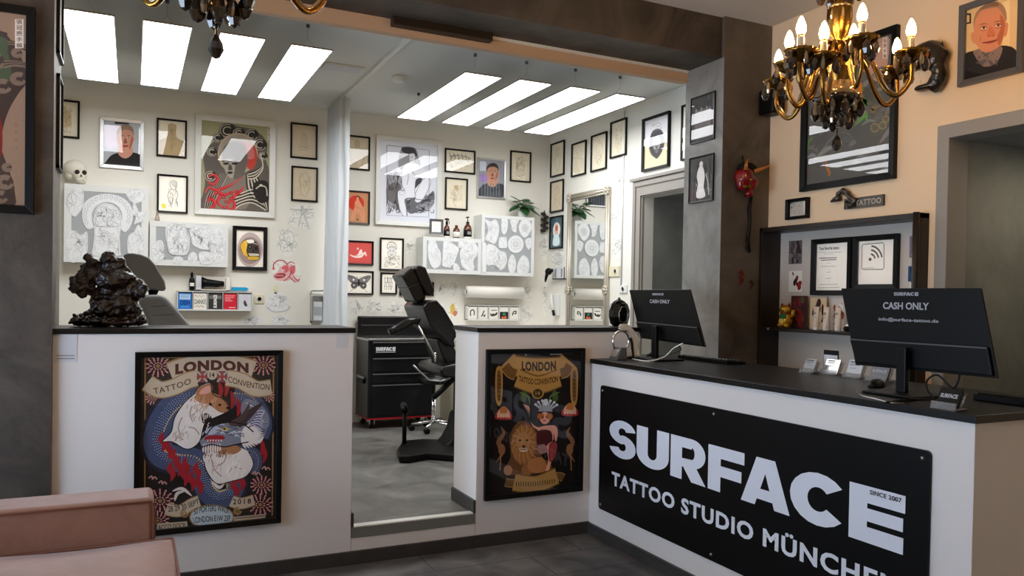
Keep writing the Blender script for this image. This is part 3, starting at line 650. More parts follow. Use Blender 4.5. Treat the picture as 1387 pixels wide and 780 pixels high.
def d_big_left(a):
    """seated grey figure before swirling cloud, red cords on the chest"""
    a.crop(260, 150, 5.2); dk = flat(40, 36, 34); g = flat(96, 90, 84); lg = flat(150, 144, 132); cr = flat(200, 194, 176)
    a.poly([(55, 45), (570, 80), (570, 730), (55, 700)], flat(158, 156, 122))
    a.poly([(90, 420), (80, 330), (110, 260), (170, 200), (200, 120), (260, 90), (330, 110), (420, 130), (500, 180), (530, 260), (520, 340), (545, 430), (550, 560), (545, 640), (530, 725), (70, 700), (75, 600), (90, 520)], g, 4)
    for cx, cy, r in ((250, 140, 60), (140, 290, 38), (480, 240, 50), (500, 320, 34), (330, 160, 46), (420, 170, 50), (130, 460, 44), (180, 190, 40)):
        a.ell(cx, cy, r, r*.9, dk); a.ring(cx, cy, r*.85, r*.75, .012, lg, 18, .4, 5.2); a.ring(cx, cy, r*.5, r*.45, .008, cr, 14, 1, 5.6)
    a.ell(322, 300, 142, 145, flat(186, 166, 136)); a.ell(322, 300, 132, 136, flat(160, 150, 136)); a.poly([(395, 260), (440, 250), (460, 330), (430, 410), (385, 390)], flat(186, 70, 60), 3); a.poly([(360, 220), (420, 240), (440, 330), (380, 330)], flat(190, 116, 112), 3)
    a.poly([(215, 330), (228, 250), (300, 215), (370, 240), (392, 330), (372, 430), (320, 480), (262, 470), (228, 410)], flat(104, 98, 92), 4)
    a.poly([(215, 345), (300, 345), (290, 470), (262, 470), (228, 410)], flat(164, 156, 142), 3)
    for x, y in ((240, 372), (300, 372)): a.ell(x, y, 22, 8, dk); a.line([(x-26, y-14), (x, y-22), (x+26, y-12)], .01, dk)
    a.poly([(262, 380), (275, 380), (285, 415), (255, 415)], flat(80, 74, 70), 3); a.ell(268, 436, 20, 9, dk)
    a.poly([(180, 500), (210, 440), (260, 470), (330, 480), (380, 450), (400, 560), (380, 690), (150, 690), (160, 590)], flat(126, 118, 106), 3)
    for i in range(9):
        a.line([(90+6*i, 700), (110+10*i, 600-4*i), (165+8*i, 520-3*i), (205+6*i, 445)], .012, dk if i % 2 else lg, 4)
        a.line([(385+8*i, 450), (395+14*i, 560), (470+8*i, 640+4*i), (535, 660+6*i)], .013, cr if i % 2 else dk, 4)
        a.line([(290, 700-14*i), (350, 660-10*i), (430, 650-12*i), (520, 700-14*i)], .01, dk if i % 2 else cr, 4)
    for i in range(6): a.line([(395, 440+8*i), (450, 420+10*i), (500, 380+4*i), (480, 330-6*i)], .011, cr if i % 2 else dk, 4)
    a.poly([(430, 520), (480, 490), (530, 500), (548, 560), (545, 630), (480, 650), (440, 600)], dk, 3); a.line([(450, 550), (480, 530), (520, 540), (530, 600)], .01, cr); a.ell(486, 524, 12, 7, cr)
    R = random.Random(9); rd = flat(172, 34, 42); rd2 = flat(206, 76, 76)
    for i, P in enumerate([[(90, 580), (120, 540), (170, 560), (220, 545), (280, 520), (350, 470)], [(110, 470), (150, 450), (180, 480), (150, 520), (110, 500)], [(180, 560), (200, 600), (180, 640), (220, 690)], [(240, 690), (270, 640), (300, 600), (350, 560), (360, 530)],
                           [(100, 640), (140, 620), (160, 660), (120, 690)], [(270, 620), (300, 650), (290, 690), (250, 680)], [(150, 590), (190, 580), (240, 590), (300, 560)]]):
        a.line(P, .03, rd, 5, False, True); a.line([(x+3, y-3) for x, y in P], .01, rd2, 5)
    for i in range(10): x = R.uniform(120, 340); y = R.uniform(560, 690); a.ring(x, y, 12, 9, .009, rd)
    stamp(a, 532, 118, 556, 222)
def d_nude(a):
    """charcoal drawing of a seated figure"""
    a.crop(505, 178, 5.82); g1 = flat(150, 150, 154); g2 = flat(104, 104, 108); g3 = flat(66, 66, 70); sk = flat(216, 217, 222)
    for P, m in (([(110, 380), (150, 330), (200, 320), (235, 420), (210, 520), (200, 620), (150, 600), (110, 560)], g1), ([(230, 130), (330, 130), (360, 200), (380, 300), (330, 330), (230, 300), (200, 260)], g1),
                 ([(110, 440), (190, 400), (225, 450), (195, 560), (120, 540)], g2), ([(340, 380), (390, 370), (360, 430), (335, 450)], g3), ([(250, 540), (330, 520), (360, 560), (440, 500), (480, 470), (480, 560), (400, 610), (300, 650), (262, 600)], g2), ([(340, 590), (420, 560), (480, 540), (470, 590), (400, 640)], g1)): a.poly(P, m, 4)
    rnd_curves(a, 41, 50, 110, 330, 230, 640, g2, .008, .4); rnd_curves(a, 42, 40, 260, 500, 480, 640, g2, .008, .4)
    a.poly([(232, 125), (320, 130), (345, 170), (340, 200), (240, 165)], g3, 3)
    a.poly([(285, 185), (325, 175), (335, 215), (318, 245), (290, 240)], sk, 3)
    a.poly([(240, 275), (290, 245), (330, 250), (380, 280), (430, 320), (400, 360), (350, 350), (335, 400), (330, 470), (330, 520), (250, 530), (230, 430), (228, 330)], sk, 4)
    a.poly([(250, 455), (200, 470), (198, 540), (215, 620), (240, 668), (268, 664), (262, 590), (255, 530), (330, 510), (330, 460)], sk, 4)
    a.poly([(330, 460), (380, 400), (420, 365), (455, 390), (440, 450), (390, 540), (350, 562), (330, 545), (350, 500), (330, 500)], sk, 4)
    for P in ([(240, 275), (228, 340), (232, 430), (250, 460), (200, 470), (198, 540), (215, 620), (240, 668)], [(330, 500), (380, 400), (420, 365), (455, 390), (440, 450), (390, 540), (350, 562), (330, 545)], [(335, 400), (330, 480), (330, 520), (255, 532), (262, 600), (268, 664)], [(285, 185), (290, 240), (318, 245), (335, 215)], [(260, 300), (280, 350), (270, 420)], [(300, 300), (320, 330), (335, 345)]): a.line(P, .005, g2)
    a.line([(300, 205), (312, 203)], .006, g3, 0); a.line([(298, 228), (310, 230)], .006, g3, 0); rnd_curves(a, 43, 14, 210, 460, 255, 505, g2, .003)
    a.line([(110, 108), (446, 148), (440, 676), (110, 660), (110, 108)], .005, flat(80, 80, 84), 0); a.line([(272, 590), (270, 670)], .005, g3, 0); a.line([(255, 540), (300, 528), (480, 555)], .006, g3)
def d_warm_poster(a):
    a.crop(1075, 100, 4.727); a.poly([(60, -240), (650, -400), (640, 680), (40, 760)], flat(92, 92, 88)); R = random.Random(3)
    a.poly([(420, -220), (600, -280), (600, -60), (560, 60), (470, 0), (400, -80)], flat(182, 146, 128), 3)
    for i in range(60):
        x = R.uniform(80, 600); y = R.uniform(0, 640); t = R.uniform(-.5, .9); L = R.uniform(60, 180); c = R.uniform(34, 96)
        a.line([(x, y), (x+L*.4, y-L*.5*t-20), (x+L*.7, y-L*t)], R.uniform(.01, .05), flat(int(c*1.5)//8*8, int(c*1.5)//8*8, int(c*1.45)//8*8), 4, False, True)
    for P, m, w in (([(395, 40), (380, -60), (430, -130), (480, -180), (470, -60)], flat(36, 72, 44), .10), ([(430, 150), (470, 190), (420, 150), (450, 90)], flat(84, 140, 62), .04), ([(390, 330), (430, 290), (460, 260), (470, 310)], flat(96, 150, 70), .03), ([(90, 500), (95, 440), (130, 400)], flat(96, 130, 74), .02),
                    ([(200, 540), (215, 600), (232, 640), (215, 650)], flat(170, 110, 50), .02), ([(530, 250), (500, 230), (560, 200)], flat(120, 108, 76), .03), ([(425, 60), (428, 180)], flat(200, 120, 40), .03)): a.line(P, w, m, 5, False, len(P) > 2)
    for cx, cy, r in ((520, 345, 26), (570, 330, 22), (590, 290, 20)): a.ring(cx, cy, r, r, .008, flat(140, 130, 96)); a.ring(cx, cy, r*.5, r*.5, .006, flat(120, 110, 80))
    a.crop(1160, 30, 6.5); stamp(a, 232, 100, 270, 320)
def d_shop_left(a):
    a.crop(0, 0, 6); a.poly([(-600, -300), (240, 100), (240, 1720), (-600, 1720)], flat(146, 120, 100)); dk = flat(62, 48, 42); g = flat(70, 84, 58)
    a.poly([(-600, 120), (0, 250), (60, 290), (110, 360), (150, 420), (200, 540), (220, 660), (150, 760), (70, 900), (20, 1060), (10, 1200), (80, 1400), (120, 1560), (60, 1700), (-600, 1720)], dk, 4)
    a.poly([(-600, 300), (20, 300), (60, 420), (90, 560), (20, 700), (-600, 800)], g, 3)
    lt = flat(124, 104, 88)
    for cx, cy, r in ((150, 640, 62), (140, 430, 40), (20, 700, 70), (-40, 500, 80), (40, 1480, 70), (60, 1360, 36), (0, 1600, 60)): a.ell(cx, cy, r, r*.8, dk); a.ring(cx, cy, r*.9, r*.7, .014, lt, 18, .3, 5.4); a.ring(cx, cy, r*.5, r*.4, .010, lt, 14, 1, 5.6)
    for i in range(5): a.line([(60, 330+10*i), (130, 345+8*i), (235, 380+9*i)], .008, lt if i % 2 else dk, 4); a.line([(30, 500+12*i), (120, 500+8*i), (235, 520+7*i)], .009, dk if i % 2 else lt, 4)
    a.poly([(-100, 1000), (5, 960), (15, 1250), (-60, 1320)], flat(120, 30, 28), 3)
    stamp(a, 122, 155, 192, 392)
    for i in range(7): a.text('風雲龍虎山水火'[i], [(118, 1000+62*i+(60 if i > 3 else 0)), (146, 1000+62*i+(60 if i > 3 else 0)), (146, 1032+62*i+(60 if i > 3 else 0)), (118, 1032+62*i+(60 if i > 3 else 0))], flat(136, 96, 78))
def d_bw(seed):
    def f(a):
        R = random.Random(seed); a.poly([(0, 0), (1, 0), (1, 1), (0, 1)], flat(74, 72, 70))
        for i in range(26): x = R.random(); a.line([(x, R.random()*.5), (x+R.uniform(-.1, .1), R.uniform(.4, 1))], R.uniform(.006, .02), flat(*(3*(int(R.uniform(5, 15))*8,))), 0)
        if seed == 2:
            a.poly([(.4, .22), (.56, .22), (.66, .45), (.62, .7), (.7, .92), (.3, .92), (.36, .6), (.3, .42)], flat(206, 202, 198), 3); a.ell(.49, .16, .08, .07, flat(200, 196, 190)); a.line([(.7, .4), (.8, .6), (.85, .9)], .01, flat(170, 168, 164))
        else:
            for i in range(6): a.ell(.2+.12*i, .3+.05*(i % 2), .05, .06, flat(150, 146, 142)); a.poly([(.13+.12*i, .42), (.27+.12*i, .42), (.28+.12*i, .95), (.12+.12*i, .95)], flat(110+8*(i % 3), 110, 108))
    return f
FR = 'small black frames on the studio back wall'
picture(PB, 69, 132.5, 107.7, 188, 'black frame with a tan pencil sketch, half hidden behind the left concrete column', d_pair, paper='paper_cream')
picture(PB, 135.4, 157.5, 194.5, 230.8, 'silver frame with a photograph of a person in a black t-shirt, above the white skull', d_man_left, fm='silver_frame', fw=.03, cat='framed photograph')
picture(PB, 212.3, 159, 253, 214.5, 'black frame with a tan drawing of a neck and shoulders', d_torso, paper='paper_cream')
picture(PB, 212.8, 235, 254.3, 289.5, 'black frame with a grey statue drawing and a small yellow note', d_statue, paper='paper')
picture(PB, 265, 153, 372.2, 295.6, 'large white frame with a grey robed figure, red cords and swirling cloud', d_big_left, fm='frame_white', fw=.052, fd=.035)
picture(PB, 394, 165, 430, 216.5, 'black frame with praying hands, upper of the two left of the curtain', d_hands, paper='paper_tan')
picture(PB, 395, 224, 430.4, 274, 'black frame with a pale pyramid-shaped sketch, lower of the two left of the curtain', d_sketch(77, flat(140, 128, 104), 30), paper='paper_tan')
picture(PB, 315.5, 305.4, 361.8, 366.9, 'thick black frame with a gold and grey skull painting', d_skull, fw=.034, fd=.03, paper='paper')
picture(PB, 467, 181.6, 501.2, 231.4, 'black frame with a bust sketch, topmost frame right of the curtain', d_bust, paper='paper_tan')
picture(PB, 469, 257, 501, 304.5, 'dark frame with a seated figure on an orange-red disc', d_dancer_red, fm='frame_brown', paper=flat(190, 142, 106))
picture(PB, 510.3, 181.6, 597.5, 308.5, 'large silver-white frame with a charcoal drawing of a seated nude', d_nude, fm='frame_white', fw=.045, fd=.035, paper=flat(206, 208, 216))
picture(PB, 603.3, 200, 644, 236.4, 'landscape-format black frame with bold dark strokes on tan paper', d_tools, paper='paper_cream')
picture(PB, 603.7, 239.6, 633.6, 285, 'black frame with a flower-woman sketch on cream paper, above the amber pump bottle', d_flower_lady, paper='paper_cream')
picture(PB, 647.2, 212.6, 684.9, 270.3, 'silver frame with a photograph of a dark-haired person in a grey shirt', d_man_mid, fm='silver_frame', fw=.018, cat='framed photograph')
picture(PB, 692, 203.3, 719.5, 247.6, 'black frame with a tan sketch, above the green plant', d_sketch(60, flat(128, 112, 84), 60), paper='paper_cream')
picture(PB, 468, 325, 506, 359.6, 'black frame with a white reclining nude on coral red', d_recline, paper=flat(208, 92, 88))
picture(PB, 515.2, 321.4, 546.8, 366.8, 'black frame with a pencil portrait of a baby in a cap', d_baby, paper='paper')
picture(PB, 466.6, 366, 506, 399.5, 'black frame with a black and white butterfly drawing', d_butterfly, paper='paper')
picture(PB, 515.9, 368.7, 538, 398.8, 'small black frame with vertical rows of handwriting', d_script, paper='paper')
picture(PB, 541.8, 381, 587.8, 401, 'small wide black frame mostly hidden behind the black headrest', d_feather, paper='paper')
picture(PR, 745.3, 195.3, 762.6, 236, 'black frame with a tan sketch, topmost next to the room corner', d_sketch(61, flat(150, 134, 104), 34), paper='paper_cream')
picture(PR, 773.6, 195.3, 791.9, 235.5, 'black frame with a faint tan portrait sketch, second from the room corner', d_sketch(62, flat(170, 154, 124), 26), paper='paper_cream')
picture(PR, 799.9, 184.3, 819.9, 228.2, 'black frame with a pointed tan sketch, third from the room corner', d_sketch(63, flat(150, 134, 108), 44), paper='paper_cream')
picture(PR, 826.2, 166, 846.7, 209.4, 'black frame with a tan sketch, highest of the four beside the room corner', d_sketch(64, flat(150, 134, 108), 40), paper='paper_cream')
picture(PR, 744.8, 246.5, 761.4, 285.4, 'black frame with a tan sketch, directly above the blue picture', d_sketch(65, flat(140, 120, 84), 40), paper='paper_tan')
picture(PR, 744, 294, 760.5, 336, 'black frame with a pale figure on a teal-blue ground, left of the mirror', d_blue)
picture(PR, 869.3, 161.7, 904.2, 224.8, 'large black frame with a dark lion head above the studio door', d_lion, fw=.022, fd=.03, paper=flat(222, 220, 222))
picture(PR, 922.5, 143, 938, 214, 'black frame cut off by the concrete column, right of the lion picture', d_sketch(66, GRY, 20))
picture(PC, 935.3, 133.5, 966.8, 187.8, 'thin dark frame with a black and white crowd photograph, upper one on the column', d_bw(1), fw=.012, fd=.014, cat='framed photograph')
picture(PC, 933, 214.5, 965, 271, 'thin dark frame with a photograph of a standing figure, lower one on the column', d_bw(2), fw=.012, fd=.014, cat='framed photograph')
picture(PW, 1086, 77, 1209.5, 241, 'very large black-framed dark poster with green leaf shapes behind the lit chandelier', d_warm_poster, fw=.04, fd=.035)
picture(PW, 1298.5, 8, 1383.5, 96.5, 'grey-framed photograph of a grey-haired smiling person with a tattooed neck', d_man_right, fm='frame_grey', fw=.032, fd=.03, cat='framed photograph')
picture(PCF, -150, -20, 45.5, 290, 'tall black-framed dark scroll painting on the left concrete column', d_shop_left, fw=.036, fd=.03)
# two frames seen edge-on on the flank of the left column
for z0, z1, ya, yb, lb in ((2.55, 3.0, 4.22, 4.46, 'black frame seen edge-on on the left column flank, upper one'), (2.02, 2.46, 4.24, 4.46, 'black frame seen edge-on on the left column flank, lower one')):
    r = thing('framed_picture', lb, 'framed picture', (-.33, (ya+yb)/2, z0), (0, 0, pi/2)); w = (yb-ya)/2; h = z1-z0; b = MB()
    for q in ((-w, 0, w, .014), (-w, h-.014, w, h), (-w, 0, -w+.014, h), (w-.014, 0, w, h)): b.box((q[0], -.016, q[1]), (q[2], -.001, q[3]), 'frame_black')
    b.build('frame', r); b = MB(); b.box((-w+.012, -.006, .012), (w-.012, -.002, h-.012), 'paper_grey'); b.build('print', r)
# ======================= THE TWO BIG POSTERS =======================
def chrysanthemum(a, cx, cy, r, m1, m2, rings=3):
    a.ell(cx, cy, r*.95, r*.8, flat(40, 20, 24)); n = 14
    for k in range(rings, 0, -1):
        rr = r*k/rings; a.hold()
        for i in range(n-2*(rings-k)):
            t = 2*pi*(i+.5*(k % 2))/(n-2*(rings-k)); x, y = cx+rr*.72*cos(t), cy+rr*.6*sin(t); ex, ey = cx+rr*cos(t), cy+rr*.84*sin(t)
            a.line([(x, y), (ex, ey)], .006 if k == rings else .005, m1 if k > 1 else m2, 0); a.ell(ex, ey, r*.07, r*.06, m1, 8)
    a.hold(False); a.ell(cx, cy, r*.16, r*.14, m2)
def banner(a, P, w, fill, edge):
    a.line(P, w, edge, 6); a.line(P, w*.86, fill, 6)
def d_dragon(a):
    a.crop(170, 465, 3.0); bk = flat(24, 20, 20); cr = flat(184, 170, 148); gd = flat(150, 118, 74); pk = flat(216, 150, 146); rd = flat(150, 30, 38); bl = flat(66, 78, 108); wt = flat(214, 208, 202); tan = flat(160, 112, 76); gy = flat(120, 124, 138)
    a.poly([(40, 40), (640, 30), (640, 740), (30, 790)], bk)
    a.line([(80, 60), (78, 740)], .007, gd, 0); a.line([(602, 55), (596, 700)], .007, gd, 0); a.line([(80, 60), (602, 52)], .004, gd, 0)
    for cx, cy, r in ((132, 92, 50), (115, 222, 34), (560, 88, 48), (572, 215, 32), (553, 575, 44), (548, 655, 50), (140, 640, 56), (130, 720, 46)): chrysanthemum(a, cx, cy, r, pk, gd)
    # coiled dragon body
    coil = [(330, 235), (250, 222), (190, 260), (150, 320), (130, 390), (150, 450), (210, 470), (280, 480), (320, 530), (340, 590), (380, 620), (425, 600), (430, 555), (400, 550)]
    coil2 = [(440, 215), (500, 225), (540, 270), (560, 330), (545, 380)]; coil3 = [(425, 480), (430, 440), (470, 440), (520, 450), (530, 490), (510, 530)]
    fl = random.Random(2)
    for P in (coil,):
        S = spline(P, 5)
        for i in range(4, len(S)-18, 2):
            x, y = S[i]; x2, y2 = S[i+1]; nx, ny = (y2-y), -(x2-x); L = hypot(nx, ny) or 1; nx /= L; ny /= L; s = -1 if i < 40 else -1
            q = fl.uniform(40, 78); a.line([(x-nx*s*18, y-ny*s*18), (x-nx*s*q*.7+fl.uniform(-8, 8), y-ny*s*q*.7+10), (x-nx*s*q, y-ny*s*q-14)], .02, rd, 4, False, True)
    for P, wd in ((coil, .155), (coil2, .11), (coil3, .075)):
        a.line(P, wd, flat(30, 34, 48), 6); a.line(P, wd*.8, bl, 6); S = spline(P, 7); wpx = wd*290
        for ps, i in [(p_, i_) for p_ in (0, 1) for i_ in range(len(S)-1)]:
            if i == 0: a.hold()
            x, y = S[i]; x2, y2 = S[i+1]; nx, ny = (y2-y), -(x2-x); L = hypot(nx, ny) or 1; nx /= L; ny /= L
            for j in (-2, -1, 0, 1):
                o = (j+.5*(i % 2))*wpx*.20; (a.ell(x+nx*o, y+ny*o, wpx*.092, wpx*.08, flat(24, 30, 50), 7) if ps == 0 else a.ell(x+nx*o-1, y+ny*o-1.5, wpx*.06, wpx*.05, flat(150, 166, 200), 6))
            if ps: a.ell(x+nx*wpx*.42, y+ny*wpx*.42, wpx*.07, wpx*.09, flat(206, 176, 116), 7)
        a.hold(False)
    for x, y in ((150, 400), (175, 430), (215, 500), (240, 540), (270, 560), (290, 520), (200, 470), (245, 500), (185, 520), (300, 575), (440, 540), (460, 510), (470, 560), (445, 590)): a.line([(x, y+40), (x+8, y+10), (x-6, y-14), (x+4, y-40)], .03, rd, 5, False, True)
    for x, y in ((380, 190), (405, 180), (430, 230), (455, 260), (550, 420), (560, 450)): a.line([(x, y+36), (x+8, y), (x-2, y-36)], .022, rd, 5, False, True)
    # pale dog, curled
    a.poly([(280, 205), (300, 175), (345, 160), (355, 205), (395, 225), (420, 255), (390, 290), (345, 310), (320, 330), (300, 400), (250, 430), (190, 400), (150, 398), (185, 360), (200, 300), (240, 240)], wt, 4)
    a.poly([(345, 200), (395, 222), (425, 262), (390, 282), (340, 250), (300, 240), (280, 215)], tan, 4); a.poly([(285, 212), (300, 178), (348, 162), (352, 200), (320, 206)], tan, 3); a.poly([(300, 206), (315, 182), (342, 172), (342, 200)], flat(206, 150, 140), 3)
    a.ell(345, 246, 9, 7, bk); a.ell(383, 250, 6, 5, bk); a.ell(418, 262, 9, 7, bk); a.poly([(308, 290), (340, 286), (352, 310), (345, 334), (318, 330)], bk, 3)
    for i in range(4): a.poly([(312+9*i, 290), (319+9*i, 290), (315+9*i, 304)], wt)
    for P in ([(250, 340), (280, 345), (300, 370)], [(230, 300), (215, 340), (225, 380)], [(270, 255), (262, 290), (275, 320)], [(200, 395), (215, 380), (235, 392)]): a.line(P, .005, flat(150, 130, 118), 5)
    a.poly([(320, 450), (380, 430), (440, 420), (500, 440), (520, 490), (490, 540), (430, 560), (370, 570), (330, 520), (318, 480)], wt, 4); a.poly([(330, 425), (400, 405), (470, 425), (440, 450), (370, 445)], tan, 3)
    for P in ([(370, 500), (400, 480), (410, 450)], [(440, 500), (470, 510)], [(350, 470), (360, 510), (390, 540)]): a.line(P, .005, flat(150, 130, 118), 5)
    Rf = random.Random(8)
    for cx, cy, rx, ry, col in ((300, 300, 70, 90, (226, 220, 214)), (230, 360, 40, 40, (186, 170, 158)), (330, 230, 60, 30, (196, 150, 112)), (400, 480, 80, 60, (190, 172, 160)), (370, 440, 60, 20, (120, 78, 50)), (300, 260, 60, 60, (170, 150, 138)), (450, 510, 50, 40, (228, 224, 218))):
        a.hold()
        for i in range(20):
            t = Rf.uniform(0, 6.3); f = Rf.random()**.5; x = cx+rx*f*cos(t)*.8; y = cy+ry*f*sin(t)*.8; d = Rf.uniform(8, 20)
            a.line([(x, y), (x-d*.5, y+d*.6), (x-d*.4, y+d*1.2)], .004, flat(*col), 2)
    a.hold(False)
    a.line([(280, 205), (300, 175), (345, 160), (355, 205), (395, 225), (420, 255)], .005, bk, 4); a.line([(420, 275), (390, 290), (345, 310), (320, 330), (300, 400), (250, 430), (190, 400), (150, 398), (185, 360), (200, 300), (240, 240), (280, 205)], .005, bk, 4)
    a.line([(318, 480), (330, 520), (370, 570), (430, 560), (490, 540), (520, 490), (500, 440)], .005, bk, 4)
    # dragon head
    a.poly([(480, 230), (540, 240), (580, 290), (580, 340), (540, 350), (500, 330), (470, 290)], gy, 4)
    for i in range(9): a.line([(480+8*i, 235+5*i), (530+5*i, 260+8*i), (555+3*i, 320)], .004, flat(210, 208, 214) if i % 2 else flat(90, 92, 110), 5)
    a.poly([(330, 370), (360, 335), (420, 320), (480, 330), (520, 360), (500, 400), (450, 410), (400, 420), (350, 410), (310, 420), (300, 400)], gy, 4)
    for i in range(17): t = -1.2+.165*i; a.line([(470, 372), (470+42*cos(t), 372+30*sin(t)), (478+84*cos(t), 374+54*sin(t))], .012, wt, 4, False, True)
    for i in range(8): a.line([(320+9*i, 405), (315+10*i, 430), (318+9*i, 452-(i-3)**2)], .008, wt, 4, False, True)
    a.poly([(320, 385), (350, 372), (400, 376), (395, 392), (345, 402)], rd, 3); a.ell(405, 348, 15, 7, flat(206, 176, 60)); a.ell(402, 348, 5, 5, bk); a.ell(376, 352, 9, 5, flat(206, 176, 60))
    a.poly([(440, 330), (500, 270), (560, 240), (520, 290), (470, 340)], flat(64, 50, 50), 3); a.poly([(420, 322), (470, 290), (505, 240), (490, 300), (440, 335)], flat(80, 60, 58), 3)
    for i in range(6): a.poly([(330+11*i, 392), (338+11*i, 390), (335+11*i, 401)], wt)
    a.poly([(320, 360), (345, 340), (372, 336), (380, 352), (350, 372)], flat(168, 172, 186), 3)
    a.line([(330, 370), (360, 335), (420, 320), (480, 330), (520, 360)], .006, bk, 4); a.line([(300, 400), (310, 420), (350, 410), (400, 420), (450, 410), (500, 400)], .006, bk, 4)
    for i in range(26): x = Rf.uniform(360, 480); y = Rf.uniform(330, 380); a.line([(x, y), (x+10, y-4), (x+18, y+2)], .004, flat(70, 76, 96) if i % 2 else flat(196, 200, 210), 2)
    for i in range(12): a.line([(500+4*i, 340-6*i), (530+3*i, 330-5*i), (560-i, 345-4*i)], .006, flat(196, 190, 206) if i % 2 else flat(80, 84, 110), 3)
    for P in ([(510, 395), (540, 400), (560, 380)], [(190, 600), (230, 590), (270, 620)], [(200, 640), (210, 610), (240, 600)], [(350, 560), (380, 585), (400, 570)]): a.line(P, .016, wt, 5, False, True)
    for x, y in ((110, 548), (150, 568), (530, 530), (570, 510)): a.line([(x-16, y), (x-4, y-10), (x, y+3), (x+8, y-6), (x+18, y+4)], .006, flat(200, 150, 140), 5)
    # banners
    banner(a, [(182, 122), (260, 96), (350, 88), (440, 92), (520, 112)], .115, cr, gd); a.text('LONDON', [(202, 84), (500, 80), (500, 122), (202, 128)], flat(70, 26, 28), .06, .34, 1.15)
    banner(a, [(88, 160), (140, 188), (200, 176), (255, 150), (290, 142)], .085, cr, gd); a.text('TATTOO', [(112, 182), (262, 140), (268, 162), (116, 206)], flat(70, 40, 34), .01, -.25, 1.1)
    banner(a, [(412, 140), (470, 152), (530, 184), (592, 178)], .085, cr, gd); a.text('CONVENTION', [(418, 132), (586, 166), (584, 190), (416, 156)], flat(70, 40, 34), .01, -.25)
    for s, x in ((1, 312), (-1, 392)):
        a.poly([(x-22, 112), (x+22, 112), (x+20, 158), (x-20, 158)], flat(90, 76, 96)); a.line([(x-20, 114), (x+20, 156)], .008, cr, 0); a.line([(x+20, 114), (x-20, 156)], .008, cr, 0); a.line([(x, 112), (x, 158)], .012, flat(150, 60, 60), 0); a.line([(x-22, 135), (x+22, 135)], .012, flat(150, 60, 60), 0)
    a.ell(352, 128, 20, 20, cr); a.text('14', [(342, 118), (362, 118), (362, 138), (342, 138)], bk, .02)
    banner(a, [(165, 672), (220, 680), (270, 652), (300, 640)], .062, cr, gd); a.text('28 29 30 SEPT', [(170, 660), (296, 630), (300, 650), (174, 684)], bk, .01, -.3)
    banner(a, [(430, 640), (470, 650), (522, 636)], .06, cr, gd); a.text('2018', [(436, 632), (510, 630), (510, 650), (436, 654)], bk, .02, 0, 1.3)
    a.ell(350, 706, 92, 52, gd); a.ell(350, 706, 86, 47, flat(176, 190, 196)); a.text('50 PORTERS WALK', [(280, 672), (420, 668), (424, 692), (276, 698)], bk, .012, .5); a.text('LONDON E1W 2SF', [(272, 706), (428, 698), (424, 722), (280, 730)], bk, .012, .1)
    a.poly([(128, 732), (250, 722), (252, 748), (128, 762)], cr); a.text('ACCO DOCK', [(132, 738), (246, 728), (246, 746), (132, 758)], bk, .01)
    a.poly([(440, 704), (568, 692), (568, 708), (440, 722)], cr)
    for i in range(28): a.line([(444+4.4*i, 708-.4*i), (446+4.4*i, 713-.4*i)], .003, bk, 0)
    for x, y in ((240, 690), (455, 680)): a.ring(x, y, 14, 14, .008, gd, 16, 0, 5); a.ring(x, y, 6, 6, .006, gd)
picture(PF, 183, 477.3, 380.8, 708.2, 'big black-framed poster of a dog coiled with a blue scaled dragon, lettered LONDON', d_dragon, fw=.027, fd=.03, cat='framed poster', name='framed_poster')
